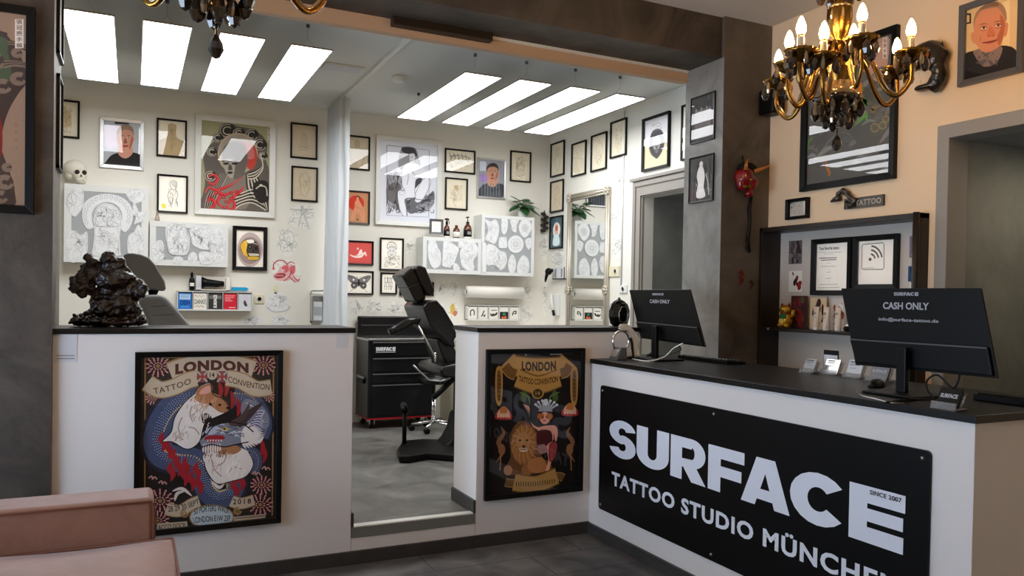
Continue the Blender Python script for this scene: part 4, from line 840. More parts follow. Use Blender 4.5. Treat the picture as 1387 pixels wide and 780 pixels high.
def d_lionlady(a):
    a.crop(640, 460, 3.394); bk = flat(20, 17, 18); gd = flat(178, 140, 76); dg = flat(112, 82, 42); rd = flat(170, 52, 50); sk = flat(226, 164, 142); tn = flat(176, 122, 72); dt = flat(104, 70, 42)
    a.poly([(60, 30), (530, 30), (515, 720), (45, 750)], bk)
    banner(a, [(160, 95), (190, 120), (300, 130), (410, 122), (440, 92)], .13, gd, dg); a.poly([(196, 90), (408, 90), (404, 150), (200, 150)], gd, 0); a.text('LONDON', [(226, 98), (384, 96), (384, 140), (226, 142)], flat(40, 26, 16), .05, -.1, 1.1)
    banner(a, [(150, 120), (175, 150), (200, 160)], .07, dg, gd); banner(a, [(405, 155), (430, 146), (448, 118)], .07, dg, gd)
    banner(a, [(205, 176), (300, 208), (400, 176)], .115, gd, dg); a.text('TATTOO CONVENTION', [(214, 164), (392, 164), (392, 192), (214, 192)], flat(52, 32, 18), .02, -.55)
    for x in (122, 468): a.poly([(x, 120), (x+16, 150), (x+14, 270), (x, 305), (x-16, 270), (x-16, 150)], gd, 3); a.poly([(x, 140), (x+9, 160), (x+8, 262), (x, 285), (x-9, 262), (x-9, 160)], dg, 3)
    for x in (122, 468):
        for k in range(6): a.line([(x-4, 165+18*k), (x+5, 170+18*k)], .005, bk, 0)
    a.ell(300, 246, 28, 26, gd); a.ell(300, 246, 22, 20, flat(60, 44, 30)); a.text('14', [(290, 236), (310, 236), (310, 256), (290, 256)], gd, .02)
    for s, x in ((1, 235), (-1, 380)): a.poly([(x, 230), (x+s*14, 250), (x+s*6, 290), (x-s*14, 270)], flat(70, 92, 44), 3); a.line([(x-s*20, 240), (x, 250), (x+s*22, 262), (x+s*30, 300)], .014, flat(92, 116, 60), 5, False, True)
    for x, y in ((143, 338), (448, 322)):
        for k in range(3): a.poly([(x-36+10*k, y+26-14*k), (x-30+8*k, y-6-9*k), (x, y-28-2*k), (x+30-8*k, y-6-9*k), (x+36-10*k, y+26-14*k)], (rd, flat(206, 176, 150), flat(190, 120, 60))[k], 3)
        for k in range(5): a.ell(x-24+12*k, y+14, 5, 7, flat(220, 190, 160))
    # lion, lying
    a.poly([(190, 400), (230, 372), (280, 400), (310, 460), (320, 540), (350, 560), (360, 600), (260, 620), (160, 620), (150, 590), (175, 540), (170, 460)], dt, 4)
    for i in range(30):
        t = 2*pi*i/30; a.line([(235+26*cos(t), 470+34*sin(t)), (236+48*cos(t+.2), 474+62*sin(t+.2)), (240+62*cos(t), 484+98*sin(t))], .018, tn if i % 2 else flat(150, 106, 60), 4, False, True)
    a.poly([(205, 440), (235, 425), (262, 442), (264, 480), (248, 512), (220, 512), (204, 480)], flat(172, 128, 82), 3); a.ell(218, 462, 6, 4, bk); a.ell(250, 462, 6, 4, bk); a.poly([(224, 486), (246, 486), (235, 500)], bk); a.poly([(215, 500), (252, 500), (248, 514), (222, 514)], flat(206, 190, 170), 3); a.line([(218, 504), (250, 504)], .004, bk, 0)
    a.ell(163, 600, 20, 24, flat(170, 120, 84)); a.ell(250, 600, 26, 26, flat(150, 104, 62)); a.poly([(255, 560), (320, 540), (340, 600), (270, 610)], tn, 3)
    # lady with jewelled crown
    a.poly([(262, 310), (240, 300), (232, 296), (255, 330), (270, 380), (300, 402), (330, 396), (380, 395), (392, 430), (382, 470), (372, 430), (366, 470), (300, 470), (302, 420), (276, 398), (258, 350)], sk, 3)
    a.poly([(300, 420), (360, 420), (366, 480), (352, 500), (300, 495)], flat(70, 26, 34), 3); a.ell(332, 360, 24, 28, sk)
    for x in (308, 318, 348, 358): a.ell(x, 352, 11, 14, flat(176, 106, 50))
    a.ell(322, 356, 4, 3, bk); a.ell(340, 356, 4, 3, bk); a.ell(331, 372, 6, 3, flat(160, 30, 36))
    for i in range(7): t = -2.55+.335*i; a.line([(335+28*cos(t), 325+14*sin(t)), (338+58*cos(t), 322+44*sin(t))], .012, flat(176, 186, 196), 0); a.ell(338+58*cos(t), 322+44*sin(t), 6, 6, flat(216, 220, 226))
    a.poly([(302, 330), (368, 330), (362, 308), (308, 308)], flat(150, 158, 168)); a.ell(336, 288, 12, 16, flat(210, 216, 222))
    a.poly([(340, 490), (372, 470), (378, 520), (362, 560), (350, 605), (336, 600), (348, 550)], sk, 3); a.poly([(352, 480), (388, 476), (380, 540), (352, 560)], flat(150, 60, 60), 3)
    a.poly([(298, 490), (330, 480), (345, 510), (320, 525), (300, 515)], flat(160, 120, 118), 3)
    for s, x in ((1, 130), (-1, 450)): a.line([(x, 400), (x+s*14, 430), (x-s*10, 470), (x+s*6, 520), (x-s*20, 560)], .03, flat(134, 92, 60), 5, False, True); a.ell(x+s*4, 505, 16, 26, flat(150, 100, 62)); a.line([(x, 530), (x-s*4, 600)], .006, tn, 0)
    banner(a, [(150, 655), (190, 660), (290, 650), (390, 628), (418, 636)], .05, dg, gd); banner(a, [(190, 655), (290, 665), (388, 625)], .11, gd, dg)
    R = random.Random(6)
    for i in range(17): a.line([(200+11*i, 652+7*sin(i/17*3.1)-.9*i), (202+11*i, 672+9*sin(i/17*3.1)-1.0*i)], .006, flat(70, 50, 30), 0)
    a.line([(240, 70), (250, 70)], .008, GRY, 0); a.line([(356, 68), (410, 67)], .006, GRY, 0)
picture(PF, 660.6, 473.5, 789.8, 665, 'black-framed poster of a crowned lady with a lion and gold LONDON banners', d_lionlady, fw=.027, fd=.03, cat='framed poster', name='framed_poster')
# code sheets on the partition: the codes themselves are left out, the captions stay
for px0, py0, px1, py1, lb, cap in ((74, 452, 104, 490, 'white paper note taped under the left end of the black worktop slab', 1), (456, 453, 471, 471, 'small white paper note taped at the right end of the left partition', 0)):
    u0, z1 = PF.uz(px0, py0); u1, z0 = PF.uz(px1, py1); b = MB(); b.box((u0, Y0-.002, z0), (u1, Y0-.0006, z1), 'paper_grey')
    if cap:
        for k, (yy, hw) in enumerate(((481.5, 11.5), (485.5, 8.5))):
            for i in range(11): q = 77+i*2.2; a0 = PF.uz(q, yy); b.box((a0[0], Y0-.0028, a0[1]-.003), (a0[0]+.0055, Y0-.002, a0[1]+.003), GRY)
    solo(b, 'paper_note', lb, 'paper note', ((u0+u1)/2, Y0, z0))
# ======================= STUDIO FITTINGS =======================
def wall_box(px0, py0, px1, py1, depth, label, name='wall_cabinet', panel=None, frame=.035):
    """white box cabinet on the back wall; pixel corners of its front face"""
    a = at(px0, py0, 1, YB-depth); c = at(px1, py1, 1, YB-depth); r = thing(name, label, 'cabinet', ((a.x+c.x)/2, YB, c.z)); w = (c.x-a.x)/2; h = a.z-c.z
    b = MB(); b.box((-w, -depth, 0), (w, -.001, h), 'ceramic_white'); b.build('body', r, bevel=.003)
    if panel:
        b = MB()
        for q in ((-w, 0, w, frame), (-w, h-frame, w, h), (-w, frame, -w+frame, h-frame), (w-frame, frame, w, h-frame)): b.box((q[0]+.0005, -depth-.006, q[1]+.0005), (q[2]-.0005, -depth, q[3]-.0005), 'ceramic_white')
        b.build('door_frame', r); b = MB(); b.box((-w+frame, -depth-.003, frame), (w-frame, -depth, h-frame), panel); b.build('door_panel', r)
    return r, w, h
cabA = wall_box(87, 248, 200.5, 358, .14, 'big square white wall cabinet with grey door behind the dark statue', panel='board_grey', frame=.055)
cabB = wall_box(203, 298.5, 308.5, 362, .12, 'wide white wall cabinet with grey door, right of the big square one', panel='board_grey', frame=.05)
cabC = wall_box(573, 320, 651.5, 372, .20, 'low white wall cabinet with grey door under the amber bottles', panel='board_grey', frame=.04)
cabD = wall_box(652.5, 290, 722.5, 374.5, .20, 'tall white wall cabinet with grey door under the green plant', panel='board_grey', frame=.035)
SL = flat(214, 215, 214); SL2 = flat(194, 195, 195)
def stencil(pl, d, crop, P, label, seed, n=26, sm=3, lines=None, group=None, paper='paper_cut', c2=SL, th=.0012):
    """sheet of thin paper cut round a motif and stuck flat to what is behind it"""
    o = crop; S = spline(P, sm, True) if sm else P
    q = [pl.uz(o[0]+x/o[2], o[1]+y/o[2], d) for x, y in S]; us = [u for u, z in q]; zs = [z for u, z in q]; uc = (min(us)+max(us))/2; z0 = min(zs)
    r = thing('paper_stencil', label, 'paper stencil', pl.w(uc, z0, d), (0, 0, pl.rz), group)
    b = MB(); b.prism([(u-uc, -th, z-z0) for u, z in q], (0, th*.7, 0), paper); b.build('sheet', r, fix=False)
    a = Art(pl, uc, z0, d+th, (min(us)-uc, 0, max(us)-uc, max(zs)-z0)); a.crop(*o); oy = d
    xs = [x for x, y in P]; ys = [y for x, y in P]; cx = sum(xs)/len(xs); cy = sum(ys)/len(ys)
    k = .86; a.line([(cx+(x-cx)*.93, cy+(y-cy)*.93) for x, y in P], .004, c2, 4, True)
    R = random.Random(seed); a.hold()
    for i in range(int(n*1.5)):
        t = R.uniform(0, 6.3); j = R.randrange(len(P)); f = R.uniform(0, .72)**.5*.98; x = cx+(P[j][0]-cx)*f; y = cy+(P[j][1]-cy)*f; L = .12*min(max(xs)-min(xs), max(ys)-min(ys)); Q = [(x, y)]; cv = R.uniform(-.9, .9)
        for g in range(5):
            t += cv; x += cos(t)*L*.7; y += sin(t)*L*.7; Q.append((x, y))
        Q = [(min(max(x, cx+(min(xs)-cx)*k), cx+(max(xs)-cx)*k), min(max(y, cy+(min(ys)-cy)*k), cy+(max(ys)-cy)*k)) for x, y in Q]
        a.line(Q, .0026, c2 if i % 3 else SL2, 3)
    a.hold(False)
    if lines: lines(a)
    # the drawing sits on the sheet, so its own y offset is relative to the root on the plane d
    a.mb.v = [(x, y+d, z) for x, y, z in a.mb.v]; a.mb.build('drawing', r, fix=False)
    return r
mat('paper_cut', (234, 236, 236), .8)
cA = (80, 240, 6.393); dA = YB-(YB-.14); GA = 'cut paper stencils on the big square cabinet'
dpt = .1465
def ann(a):
    for i in range(17):
        t = radians(200-i*13.5); x = 415+190*cos(t); y = 335-165*sin(t); a.ring(x, y, 13, 15, .005, SL2, 10)
    a.ring(415, 335, 130, 118, .006, SL2, 20, radians(150), radians(390))
stencil(PB, dpt, cA, [(75, 110), (130, 75), (205, 95), (215, 200), (205, 260), (130, 345), (60, 245), (55, 165)], 'white cut-out with a curled motif, top left corner of the big cabinet', 1, 30)
stencil(PB, dpt, cA, [(200, 330), (215, 230), (290, 170), (400, 145), (520, 165), (610, 230), (640, 330), (620, 420), (570, 478), (535, 430), (548, 340), (500, 250), (400, 218), (310, 260), (282, 350), (300, 430), (250, 450), (212, 400)], 'large horseshoe-shaped white cut-out with a row of round medallions', 2, 0, lines=ann)
stencil(PB, dpt+.002, cA, [(300, 340), (330, 260), (410, 225), (500, 260), (540, 340), (530, 420), (420, 440), (310, 420)], 'round white cut-out of curls inside the horseshoe-shaped stencil', 3, 44, c2=SL2)
stencil(PB, dpt+.001, cA, [(310, 410), (420, 430), (530, 410), (525, 520), (530, 640), (520, 680), (300, 680), (295, 600), (305, 500)], 'tall white cut-out hanging below the round curls, above the dark statue', 4, 40)
stencil(PB, dpt, cA, [(585, 130), (670, 95), (735, 130), (750, 185), (680, 225), (630, 215), (590, 170)], 'small fan-shaped white cut-out, top right corner of the big cabinet', 5, 18)
stencil(PB, dpt+.001, cA, [(640, 210), (665, 230), (690, 300), (760, 290), (735, 350), (715, 385), (650, 410), (665, 340), (635, 320)], 'star-shaped white cut-out below the fan-shaped one', 6, 18, 1)
stencil(PB, dpt, cA, [(60, 470), (140, 465), (190, 500), (240, 470), (250, 560), (240, 660), (190, 720), (100, 735), (60, 640)], 'jagged white cut-out, bottom left corner of the big cabinet', 7, 34)
stencil(PB, dpt, cA, [(685, 410), (725, 470), (740, 560), (735, 660), (700, 700), (610, 690), (590, 600), (600, 510), (650, 470)], 'leaf-shaped white cut-out, lower right on the big cabinet', 8, 30)
cB = (198, 290, 10); dB = .1265
stencil(PB, dB, cB, [(85, 400), (200, 350), (245, 440), (230, 520), (265, 570), (210, 620), (130, 680), (80, 600), (65, 500)], 'ragged white cut-out at the left end of the wide cabinet', 9, 30)
stencil(PB, dB+.002, cB, [(265, 170), (320, 120), (400, 110), (500, 150), (550, 220), (590, 320), (580, 480), (540, 550), (430, 555), (320, 530), (290, 430), (262, 300)], 'large oval white cut-out on the wide cabinet', 10, 50, c2=SL2)
stencil(PB, dB, cB, [(590, 210), (680, 150), (780, 120), (870, 160), (880, 300), (830, 420), (850, 480), (730, 470), (630, 410), (600, 300)], 'shell-shaped white cut-out right of the large oval one', 11, 44)
stencil(PB, dB+.001, cB, [(890, 180), (1000, 160), (1080, 260), (1085, 420), (1060, 620), (950, 660), (880, 540), (860, 400)], 'tall ragged white cut-out at the right end of the wide cabinet', 12, 50)
stencil(PB, dB, cB, [(360, 610), (420, 565), (490, 590), (500, 640), (440, 680), (370, 660)], 'small round white cut-out at the bottom of the wide cabinet', 13, 12)
stencil(PB, dB, cB, [(570, 560), (630, 510), (690, 550), (690, 640), (640, 680), (570, 640)], 'egg-shaped white cut-out, bottom middle of the wide cabinet', 14, 14)
stencil(PB, dB+.002, cB, [(710, 530), (800, 505), (900, 540), (920, 620), (860, 680), (740, 670)], 'low wide white cut-out, lower right on the wide cabinet', 15, 18)
cD = (560, 284, 8.124); dD = .2065
stencil(PB, dD, cD, [(170, 340), (240, 335), (270, 420), (300, 470), (300, 600), (230, 650), (180, 590), (155, 470)], 'pointed oval white cut-out, left on the low cabinet', 16, 24, 2)
stencil(PB, dD, cD, [(330, 340), (400, 350), (505, 420), (480, 500), (450, 590), (400, 640), (315, 620), (320, 470)], 'angular white cut-out, second from left on the low cabinet', 17, 26, 1)
stencil(PB, dD+.002, cD, [(500, 345), (570, 350), (555, 420), (490, 415)], 'small square white cut-out, top middle of the low cabinet', 18, 8, 0)
stencil(PB, dD, cD, [(600, 350), (660, 350), (710, 420), (700, 500), (660, 560), (670, 650), (620, 680), (540, 630), (515, 540), (520, 430)], 'big lobed white cut-out, right on the low cabinet', 19, 36)
stencil(PB, dD+.001, cD, [(440, 600), (475, 590), (510, 640), (490, 695), (440, 670)], 'tiny white cut-out at the lower edge of the low cabinet', 20, 8)
stencil(PB, dD, cD, [(775, 95), (850, 130), (900, 105), (940, 180), (935, 280), (900, 370), (850, 360), (785, 320), (820, 240), (810, 170)], 'spiky white cut-out, top left on the tall cabinet', 21, 34)
stencil(PB, dD, cD, [(965, 110), (1000, 78), (1040, 120), (1030, 230), (1000, 275), (970, 240)], 'narrow upright white cut-out near the top of the tall cabinet', 22, 14)
stencil(PB, dD, cD, [(1060, 110), (1160, 110), (1140, 170), (1130, 255), (1085, 230), (1075, 170)], 'moth-shaped white cut-out near the top of the tall cabinet', 23, 14, 1)
fl = lambda cx, cy, r: (lambda a: [a.ring(cx+r*.5*cos(k*.785), cy+r*.55*sin(k*.785), r*.32, r*.34, .004, SL2, 12) for k in range(8)]+[a.ring(cx, cy, r*.2, r*.22, .006, SL2)])
stencil(PB, dD, cD, [(1160, 170), (1220, 90), (1295, 150), (1290, 240), (1225, 310), (1170, 250)], 'drop-shaped white cut-out with a flower, top right on the tall cabinet', 24, 4, lines=fl(1228, 200, 48))
stencil(PB, dD, cD, [(940, 305), (1025, 300), (1030, 420), (940, 420)], 'small square white cut-out in the middle of the tall cabinet', 25, 12, 0)
stencil(PB, dD+.001, cD, [(1125+88*cos(t*.5236), 380+98*sin(t*.5236)) for t in range(12)], 'round white cut-out with a mandala flower on the tall cabinet', 26, 2, lines=fl(1125, 380, 74))
stencil(PB, dD, cD, [(1230, 330), (1290, 310), (1305, 380), (1270, 440), (1240, 400)], 'small white cut-out at the right edge of the tall cabinet', 27, 10)
stencil(PB, dD, cD, [(800, 400), (880, 385), (950, 450), (1010, 470), (1030, 560), (1000, 640), (950, 665), (900, 610), (800, 600)], 'large fish-like white cut-out, lower left on the tall cabinet', 28, 40)
stencil(PB, dD, cD, [(1080, 490), (1120, 540), (1130, 620), (1100, 720), (1060, 700), (1040, 590)], 'spindle-shaped white cut-out, bottom middle of the tall cabinet', 29, 14)
stencil(PB, dD, cD, [(1210, 500), (1265, 550), (1275, 650), (1240, 720), (1150, 710), (1140, 620), (1170, 540)], 'teardrop-shaped white cut-out, bottom right on the tall cabinet', 30, 22)
stencil(PB, dD+.002, cD, [(758, 365), (800, 365), (800, 690), (758, 690)], 'long narrow white paper strip at the left edge of the tall cabinet', 31, 4, 0)
# ---- drawings pinned straight on the walls ----
TR = flat(214, 213, 206); TR2 = flat(222, 220, 208)
def wall_drawing(pl, crop, x0, y0, x1, y1, label, seed, n=34, m=TR, sheet=None, extra=None, shape=None, w=.004):
    o = crop; u0, z1 = pl.uz(o[0]+x0/o[2], o[1]+y0/o[2], .001); u1, z0 = pl.uz(o[0]+x1/o[2], o[1]+y1/o[2], .001); uc = (u0+u1)/2
    r = thing('wall_drawing', label, 'drawing', pl.w(uc, z0), (0, 0, pl.rz)); w_ = (u1-u0)/2; h = z1-z0
    b = MB(); n_ = 18; S = shape or [(x0+(x1-x0)*(.5+.5*cos(2*pi*i/n_)*(1 if i % 2 else .94)), y0+(y1-y0)*(.5+.5*sin(2*pi*i/n_))) for i in range(n_)]
    q = [pl.uz(o[0]+x/o[2], o[1]+y/o[2], .001) for x, y in S]; b.prism([(u-uc, -.0012, z-z0) for u, z in q], (0, .001, 0), sheet or 'plaster_sheet'); b.build('sheet', r, fix=False)
    a = Art(pl, uc, z0, .0014, (-w_, 0, w_, h)); a.crop(*o)
    R = random.Random(seed); cx = (x0+x1)/2; cy = (y0+y1)/2; a.hold()
    for i in range(n):
        t = R.uniform(0, 6.3); f = R.uniform(0, .36); x = cx+(x1-x0)*f*cos(t); y = cy+(y1-y0)*f*sin(t); L = .07*min(x1-x0, y1-y0); cv = R.uniform(-.8, .8); Q = [(x, y)]
        for g in range(5): t += cv; x += cos(t)*L; y += sin(t)*L; Q.append((x, y))
        a.line(Q, w, m, 3)
    a.hold(False)
    if extra: extra(a)
    a.mb.build('drawing', r, fix=False); return r
mat('plaster_sheet', (240, 239, 231), .85)
c5 = (190, 290, 4.877); c7 = (440, 280, 4.587); c9 = (318, 270, 4.531); G2 = flat(192, 192, 192)
def x_cross(a):
    a.line([(340, 60), (400, 66), (480, 60)], .008, G2); a.line([(412, 40), (405, 110), (390, 170)], .008, G2); a.line([(412, 40), (430, 110), (455, 175)], .008, G2); a.ring(412, 46, 7, 8, .005, G2)
    for i in range(5): a.line([(345+14*i, 56), (350+14*i, 72)], .004, G2, 0); a.line([(430+10*i, 56), (434+10*i, 72)], .004, G2, 0)
wall_drawing(PB, c9, 330, 34, 486, 182, 'grey line drawing of a figure with arms spread, high between curtain and gold skull', 51, 26, G2, extra=x_cross)
wall_drawing(PB, c9, 262, 178, 385, 352, 'grey line drawing of a face in profile, above the red angler fish', 52, 34, G2, extra=lambda a: [a.line([(285, 200), (275, 240), (290, 270), (280, 300), (300, 330)], .005, G2), a.line([(300, 190), (350, 200), (365, 250), (350, 310)], .005, G2), a.ring(300, 250, 10, 6, .004, G2)])
def angler(a):
    pk = flat(222, 110, 118); lp = flat(236, 186, 186); dk = flat(176, 50, 62)
    a.poly([(236, 462), (262, 445), (280, 415), (320, 400), (362, 405), (374, 440), (360, 470), (392, 488), (400, 478), (388, 512), (350, 494), (300, 502), (250, 492)], lp, 3)
    a.poly([(240, 468), (275, 452), (312, 458), (300, 478), (260, 484)], dk, 3); a.poly([(290, 415), (325, 405), (330, 440), (300, 450)], pk, 3); a.poly([(335, 420), (370, 405), (366, 450), (345, 460)], pk, 3)
    a.line([(238, 425), (240, 395), (270, 374), (305, 380), (322, 402)], .009, dk); a.ell(238, 424, 8, 9, pk); a.ell(298, 436, 8, 7, flat(240, 230, 226)); a.ell(299, 436, 3, 3, BLK)
    for i in range(7): a.line([(246+8*i, 462), (249+8*i, 472)], .004, flat(244, 240, 236), 0)
    for P in ([(320, 400), (345, 382), (368, 396)], [(360, 470), (385, 500), (398, 486)], [(330, 470), (350, 490), (372, 510)], [(300, 500), (330, 480), (350, 440)]): a.line(P, .007, dk)
wall_drawing(PB, c9, 226, 366, 410, 520, 'red angler fish drawing on the white wall', 53, 12, flat(226, 150, 152), extra=angler)
wall_drawing(PB, c9, 188, 568, 340, 696, 'white paper cut-out with a lying form under the pale yellow candle shape', 54, 34, SL, sheet='paper_cut', extra=lambda a: a.line([(195, 660), (240, 690), (320, 680), (338, 655)], .01, SL2))
wall_drawing(PB, c9, 236, 524, 266, 580, 'small pale yellow candle-shaped drawing beside the wall socket', 55, 6, flat(222, 218, 160), sheet=flat(232, 230, 192))
wall_drawing(PB, c9, 34, 712, 172, 775, 'fan-shaped paper drawing just above the black slab, left of its twin', 56, 24, SL2, sheet='paper_cut')
wall_drawing(PB, c9, 222, 712, 352, 775, 'fan-shaped paper drawing just above the black slab, nearest the hand sanitizer', 57, 24, SL2, sheet='paper_cut')
wl = [(500, 190, 560, 310, 'faint sketch between the baby portrait and the low cabinet', 58), (155, 572, 240, 680, 'pale drawing of a crowned head, left above the toolbox', 59), (262, 570, 362, 668, 'pale round drawing above the middle of the toolbox', 60), (388, 590, 480, 672, 'pale drawing above the toolbox, left of the black armrest', 61),
      (485, 592, 560, 672, 'pale drawing right behind the black armrest', 62), (700, 445, 756, 560, 'faint sketch right of the small frame, below the low cabinet', 63), (762, 440, 835, 560, 'faint sketch between the small frame and the white paper roll', 64), (690, 600, 765, 740, 'faint sketch right of the chair backrest', 65), (1222, 445, 1290, 590, 'faint sketch right of the white paper roll', 66), (1222, 600, 1292, 740, 'faint sketch right of the postcard rack', 67)]
for x0, y0, x1, y1, lb, sd in wl: wall_drawing(PB, c7, x0, y0, x1, y1, lb, sd, 40, TR)
wall_drawing(PB, c7, 768, 596, 830, 690, 'small drawing of a yellow robed figure left of the postcard rack', 68, 10, flat(200, 150, 60), extra=lambda a: [a.poly([(785, 610), (800, 602), (810, 640), (806, 668), (780, 660)], flat(222, 190, 92), 3), a.poly([(805, 645), (825, 655), (812, 680), (796, 670)], flat(206, 130, 110), 3)])
c8 = (730, 150, 2.644); G3 = flat(186, 186, 182)
for x0, y0, x1, y1, lb, sd in ((2, 420, 34, 540, 'pale drawing on the back wall right beside the room corner', 70), (12, 560, 34, 740, 'tall pale drawing low beside the room corner', 71), (38, 500, 98, 556, 'pale rose drawing between the teal picture and the small shelf', 72), (36, 620, 60, 760, 'pale drawing left of the hanging white holder', 73), (278, 205, 308, 300, 'faint bluish drawing above the two flower drawings', 74),
                              (256, 310, 298, 430, 'upper flower drawing between mirror and door', 75), (262, 430, 298, 530, 'lower flower drawing between mirror and door', 76)): wall_drawing(PB if sd < 72 else PR, c8, x0, y0, x1-(3 if sd < 72 else 0), y1, lb, sd, 54, G3, w=.003)
# ---- shelf boxes with cards ----
def card_shelf(px0, py0, px1, py1, depth, label, cards, grp):
    a = at(px0, py0, 1, YB-depth); c = at(px1, py1, 1, YB-depth); r = thing('card_rack', label, 'card rack', ((a.x+c.x)/2, YB, c.z)); w = (c.x-a.x)/2; h = a.z-c.z
    b = MB(); b.box((-w, -depth, -.004), (w, -.001, .008), 'ceramic_white'); b.box((-w, -.012, 0), (w, -.001, h), 'ceramic_white'); b.box((-w, -depth, 0), (-w+.006, -.001, h), 'ceramic_white'); b.box((w-.006, -depth, 0), (w, -.001, h), 'ceramic_white')
    n = len(cards)
    for i in range(1, n): x = -w+2*w*i/n; b.box((x-.002, -depth, .004), (x+.002, -.01, h*.98), 'ceramic_white')
    b.box((-w, -depth, h-.006), (w, -.001, h), 'ceramic_white'); b.build('box', r)
    for i, (lb, fn, pap) in enumerate(cards):
        cw = w/n-.008; x = -w+2*w*(i+.5)/n; ch = h*.90-.01; k = thing('postcard', lb, 'postcard', (r.location.x+x, YB-depth+.012, c.z+.009), group=grp)
        A_ = Art(PB, 0, 0, .0012, (-cw, 0, cw, ch)); A_.norm(); A_.mb.box((-cw, -.0012, 0), (cw, .0012, ch), pap); fn(A_); A_.mb.build('card', k, fix=False)
    return r, w, h, depth
def qd(x0, y0, x1, y1): return [(x0, y0), (x1, y0), (x1, y1), (x0, y1)]
def k_dein(a): a.poly(qd(.1, .06, .9, .4), flat(190, 216, 240)); [a.line([(.18, .13+.08*i), (.82, .13+.08*i)], .004, flat(96, 150, 210), 0) for i in range(3)]; a.text('DEIN', qd(.16, .46, .86, .74), flat(12, 52, 120), .03); a.line([(.2, .86), (.8, .86)], .004, flat(150, 196, 240), 0)
def k_danke(a): a.text('DANKE', qd(.08, .38, .92, .68), flat(52, 50, 48), .01); [a.ell(.15+.14*i, .15+.06*(i % 2), .05, .05, flat(*c)) for i, c in enumerate(((216, 120, 110), (220, 190, 150), (190, 200, 170), (200, 180, 170), (214, 190, 180)))]; [a.ell(.15+.14*i, .85-.05*(i % 2), .06, .05, flat(*c)) for i, c in enumerate(((200, 190, 170), (150, 180, 190), (220, 170, 120), (160, 170, 180), (200, 150, 140)))]
def k_dark(a):
    a.poly(qd(.02, .12, .98, .34), flat(120, 120, 116)); vs, fs, _ = textmesh('SURFACE', .05); y = a.lay(); out = []
    for u, v in vs: q = a.p(.36+.26*(1-v), .92-.84*u); out.append((q[0], y, q[1]))
    a.mb.add(out, fs, flat(236, 236, 232))
def k_red(a): [a.line([(.08, .12+.11*i), (.08+(.8, .7, .45, .6)[i], .12+.11*i)], .009 if i < 2 else .005, flat(240, 150, 150) if i < 2 else flat(246, 206, 206), 0) for i in range(4)]; a.line([(.4, .88), (.92, .88)], .006, flat(246, 206, 206), 0)
def k_fig(a): a.poly([(.4, .5), (.5, .4), (.62, .55), (.7, .75), (.55, .8), (.42, .66)], flat(70, 70, 76), 3); a.ell(.6, .3, .2, .14, flat(214, 204, 224)); a.ell(.46, .58, .05, .05, flat(150, 50, 60))
mat('card_blue', (36, 118, 206), .4); mat('card_red', (216, 34, 56), .4); mat('card_dark', (52, 54, 52), .4)
rk, rw, rh, rd_ = card_shelf(240.2, 394, 341.5, 420.5, .1, 'white wall rack with five flyers, blue one first, beside the grey chair', [('blue flyer reading DEIN, first in the left rack', k_dein, 'card_blue'), ('pale flyer reading DANKE, second in the left rack', k_danke, 'paper'), ('dark flyer with white vertical lettering, middle of the left rack', k_dark, 'card_dark'), ('red flyer with pale lines, fourth in the left rack', k_red, 'card_red'), ('white flyer with a small figure, last in the left rack', k_fig, 'paper_grey')], 'flyers in the left rack')
def kk(i):
    def f(a):
        a.line(qd(.03, .02, .97, .98)+[(.03, .02)], .002, GRY, 0)
        if i == 0: a.line([(.3, .75), (.28, .4), (.5, .25), (.68, .4), (.66, .7)], .012, INK)
        if i == 1: a.line([(.3, .8), (.5, .5), (.6, .3)], .012, INK); a.line([(.45, .75), (.7, .65), (.62, .85)], .01, INK)
        if i == 2: a.poly([(.1, .5), (.3, .6), (.5, .5), (.6, .6), (.85, .4), (.9, .6), (.6, .75), (.2, .75)], INK, 2); a.line([(.2, .3), (.85, .27)], .008, INK, 0)
        if i == 3: a.poly(qd(.04, .4, .96, .98), flat(46, 40, 44)); a.poly([(.2, .95), (.35, .75), (.5, .85), (.66, .7), (.8, .95)], flat(214, 110, 60), 2); a.poly([(.3, .6), (.5, .45), (.7, .62), (.5, .7)], flat(60, 130, 90), 2)
        if i == 4: a.line([(.3, .7), (.4, .4), (.7, .35), (.6, .6)], .012, INK); a.line([(.2, .55), (.8, .5)], .006, INK)
    return f
card_shelf(633.5, 413, 704, 433.5, .08, 'white wall rack with five black and white postcards, right behind the partition', [(l, kk(i), 'paper') for i, l in enumerate(('postcard with a dark arch drawing, first in the right rack', 'postcard with a small ink figure, second in the right rack', 'postcard with bold black shapes, middle of the right rack', 'postcard with a dark lower half and orange flame, fourth in the right rack', 'postcard with a bent ink line, last in the right rack'))], 'postcards in the right rack')
# things on the left rack
RX = lambda px: at(px, 393, 1, YB-.05).x
zt_ = at(290, 394, 1, YB-.06).z+.004
SC = 1062.36/7.35
x = RX(259.8); b = MB(); b.lathe([(.022, 0), (.023, .01), (.023, .09), (.018, .105), (.010, .115), (.010, .125), (.013, .127), (.012, .15), (.004, .158), (.003, .165)], 'plastic_black', 16, c=(x, YB-.05, zt_)); b.box((x-.017, YB-.0745, zt_+.035), (x+.017, YB-.0725, zt_+.065), 'paper'); solo(b, 'ink_bottle', 'small black bottle with white label on the left card rack', 'bottle', (x, YB-.05, zt_))
x0 = RX(265); x1 = RX(311); r = thing('machine_box', 'open white box holding a black tattoo machine on the left card rack', 'box', ((x0+x1)/2, YB-.055, zt_)); w = (x1-x0)/2
b = MB(); b.box((-w, -.03, 0), (w, .03, .008), 'paper'); b.box((-w, .022, 0), (w, .03, .125), 'paper'); b.box((w-.035, -.03, 0), (w, .03, .115), 'paper'); b.box((-w, -.03, 0), (-w+.045, .03, .13), 'paper_grey'); b.build('carton', r, bevel=.002)
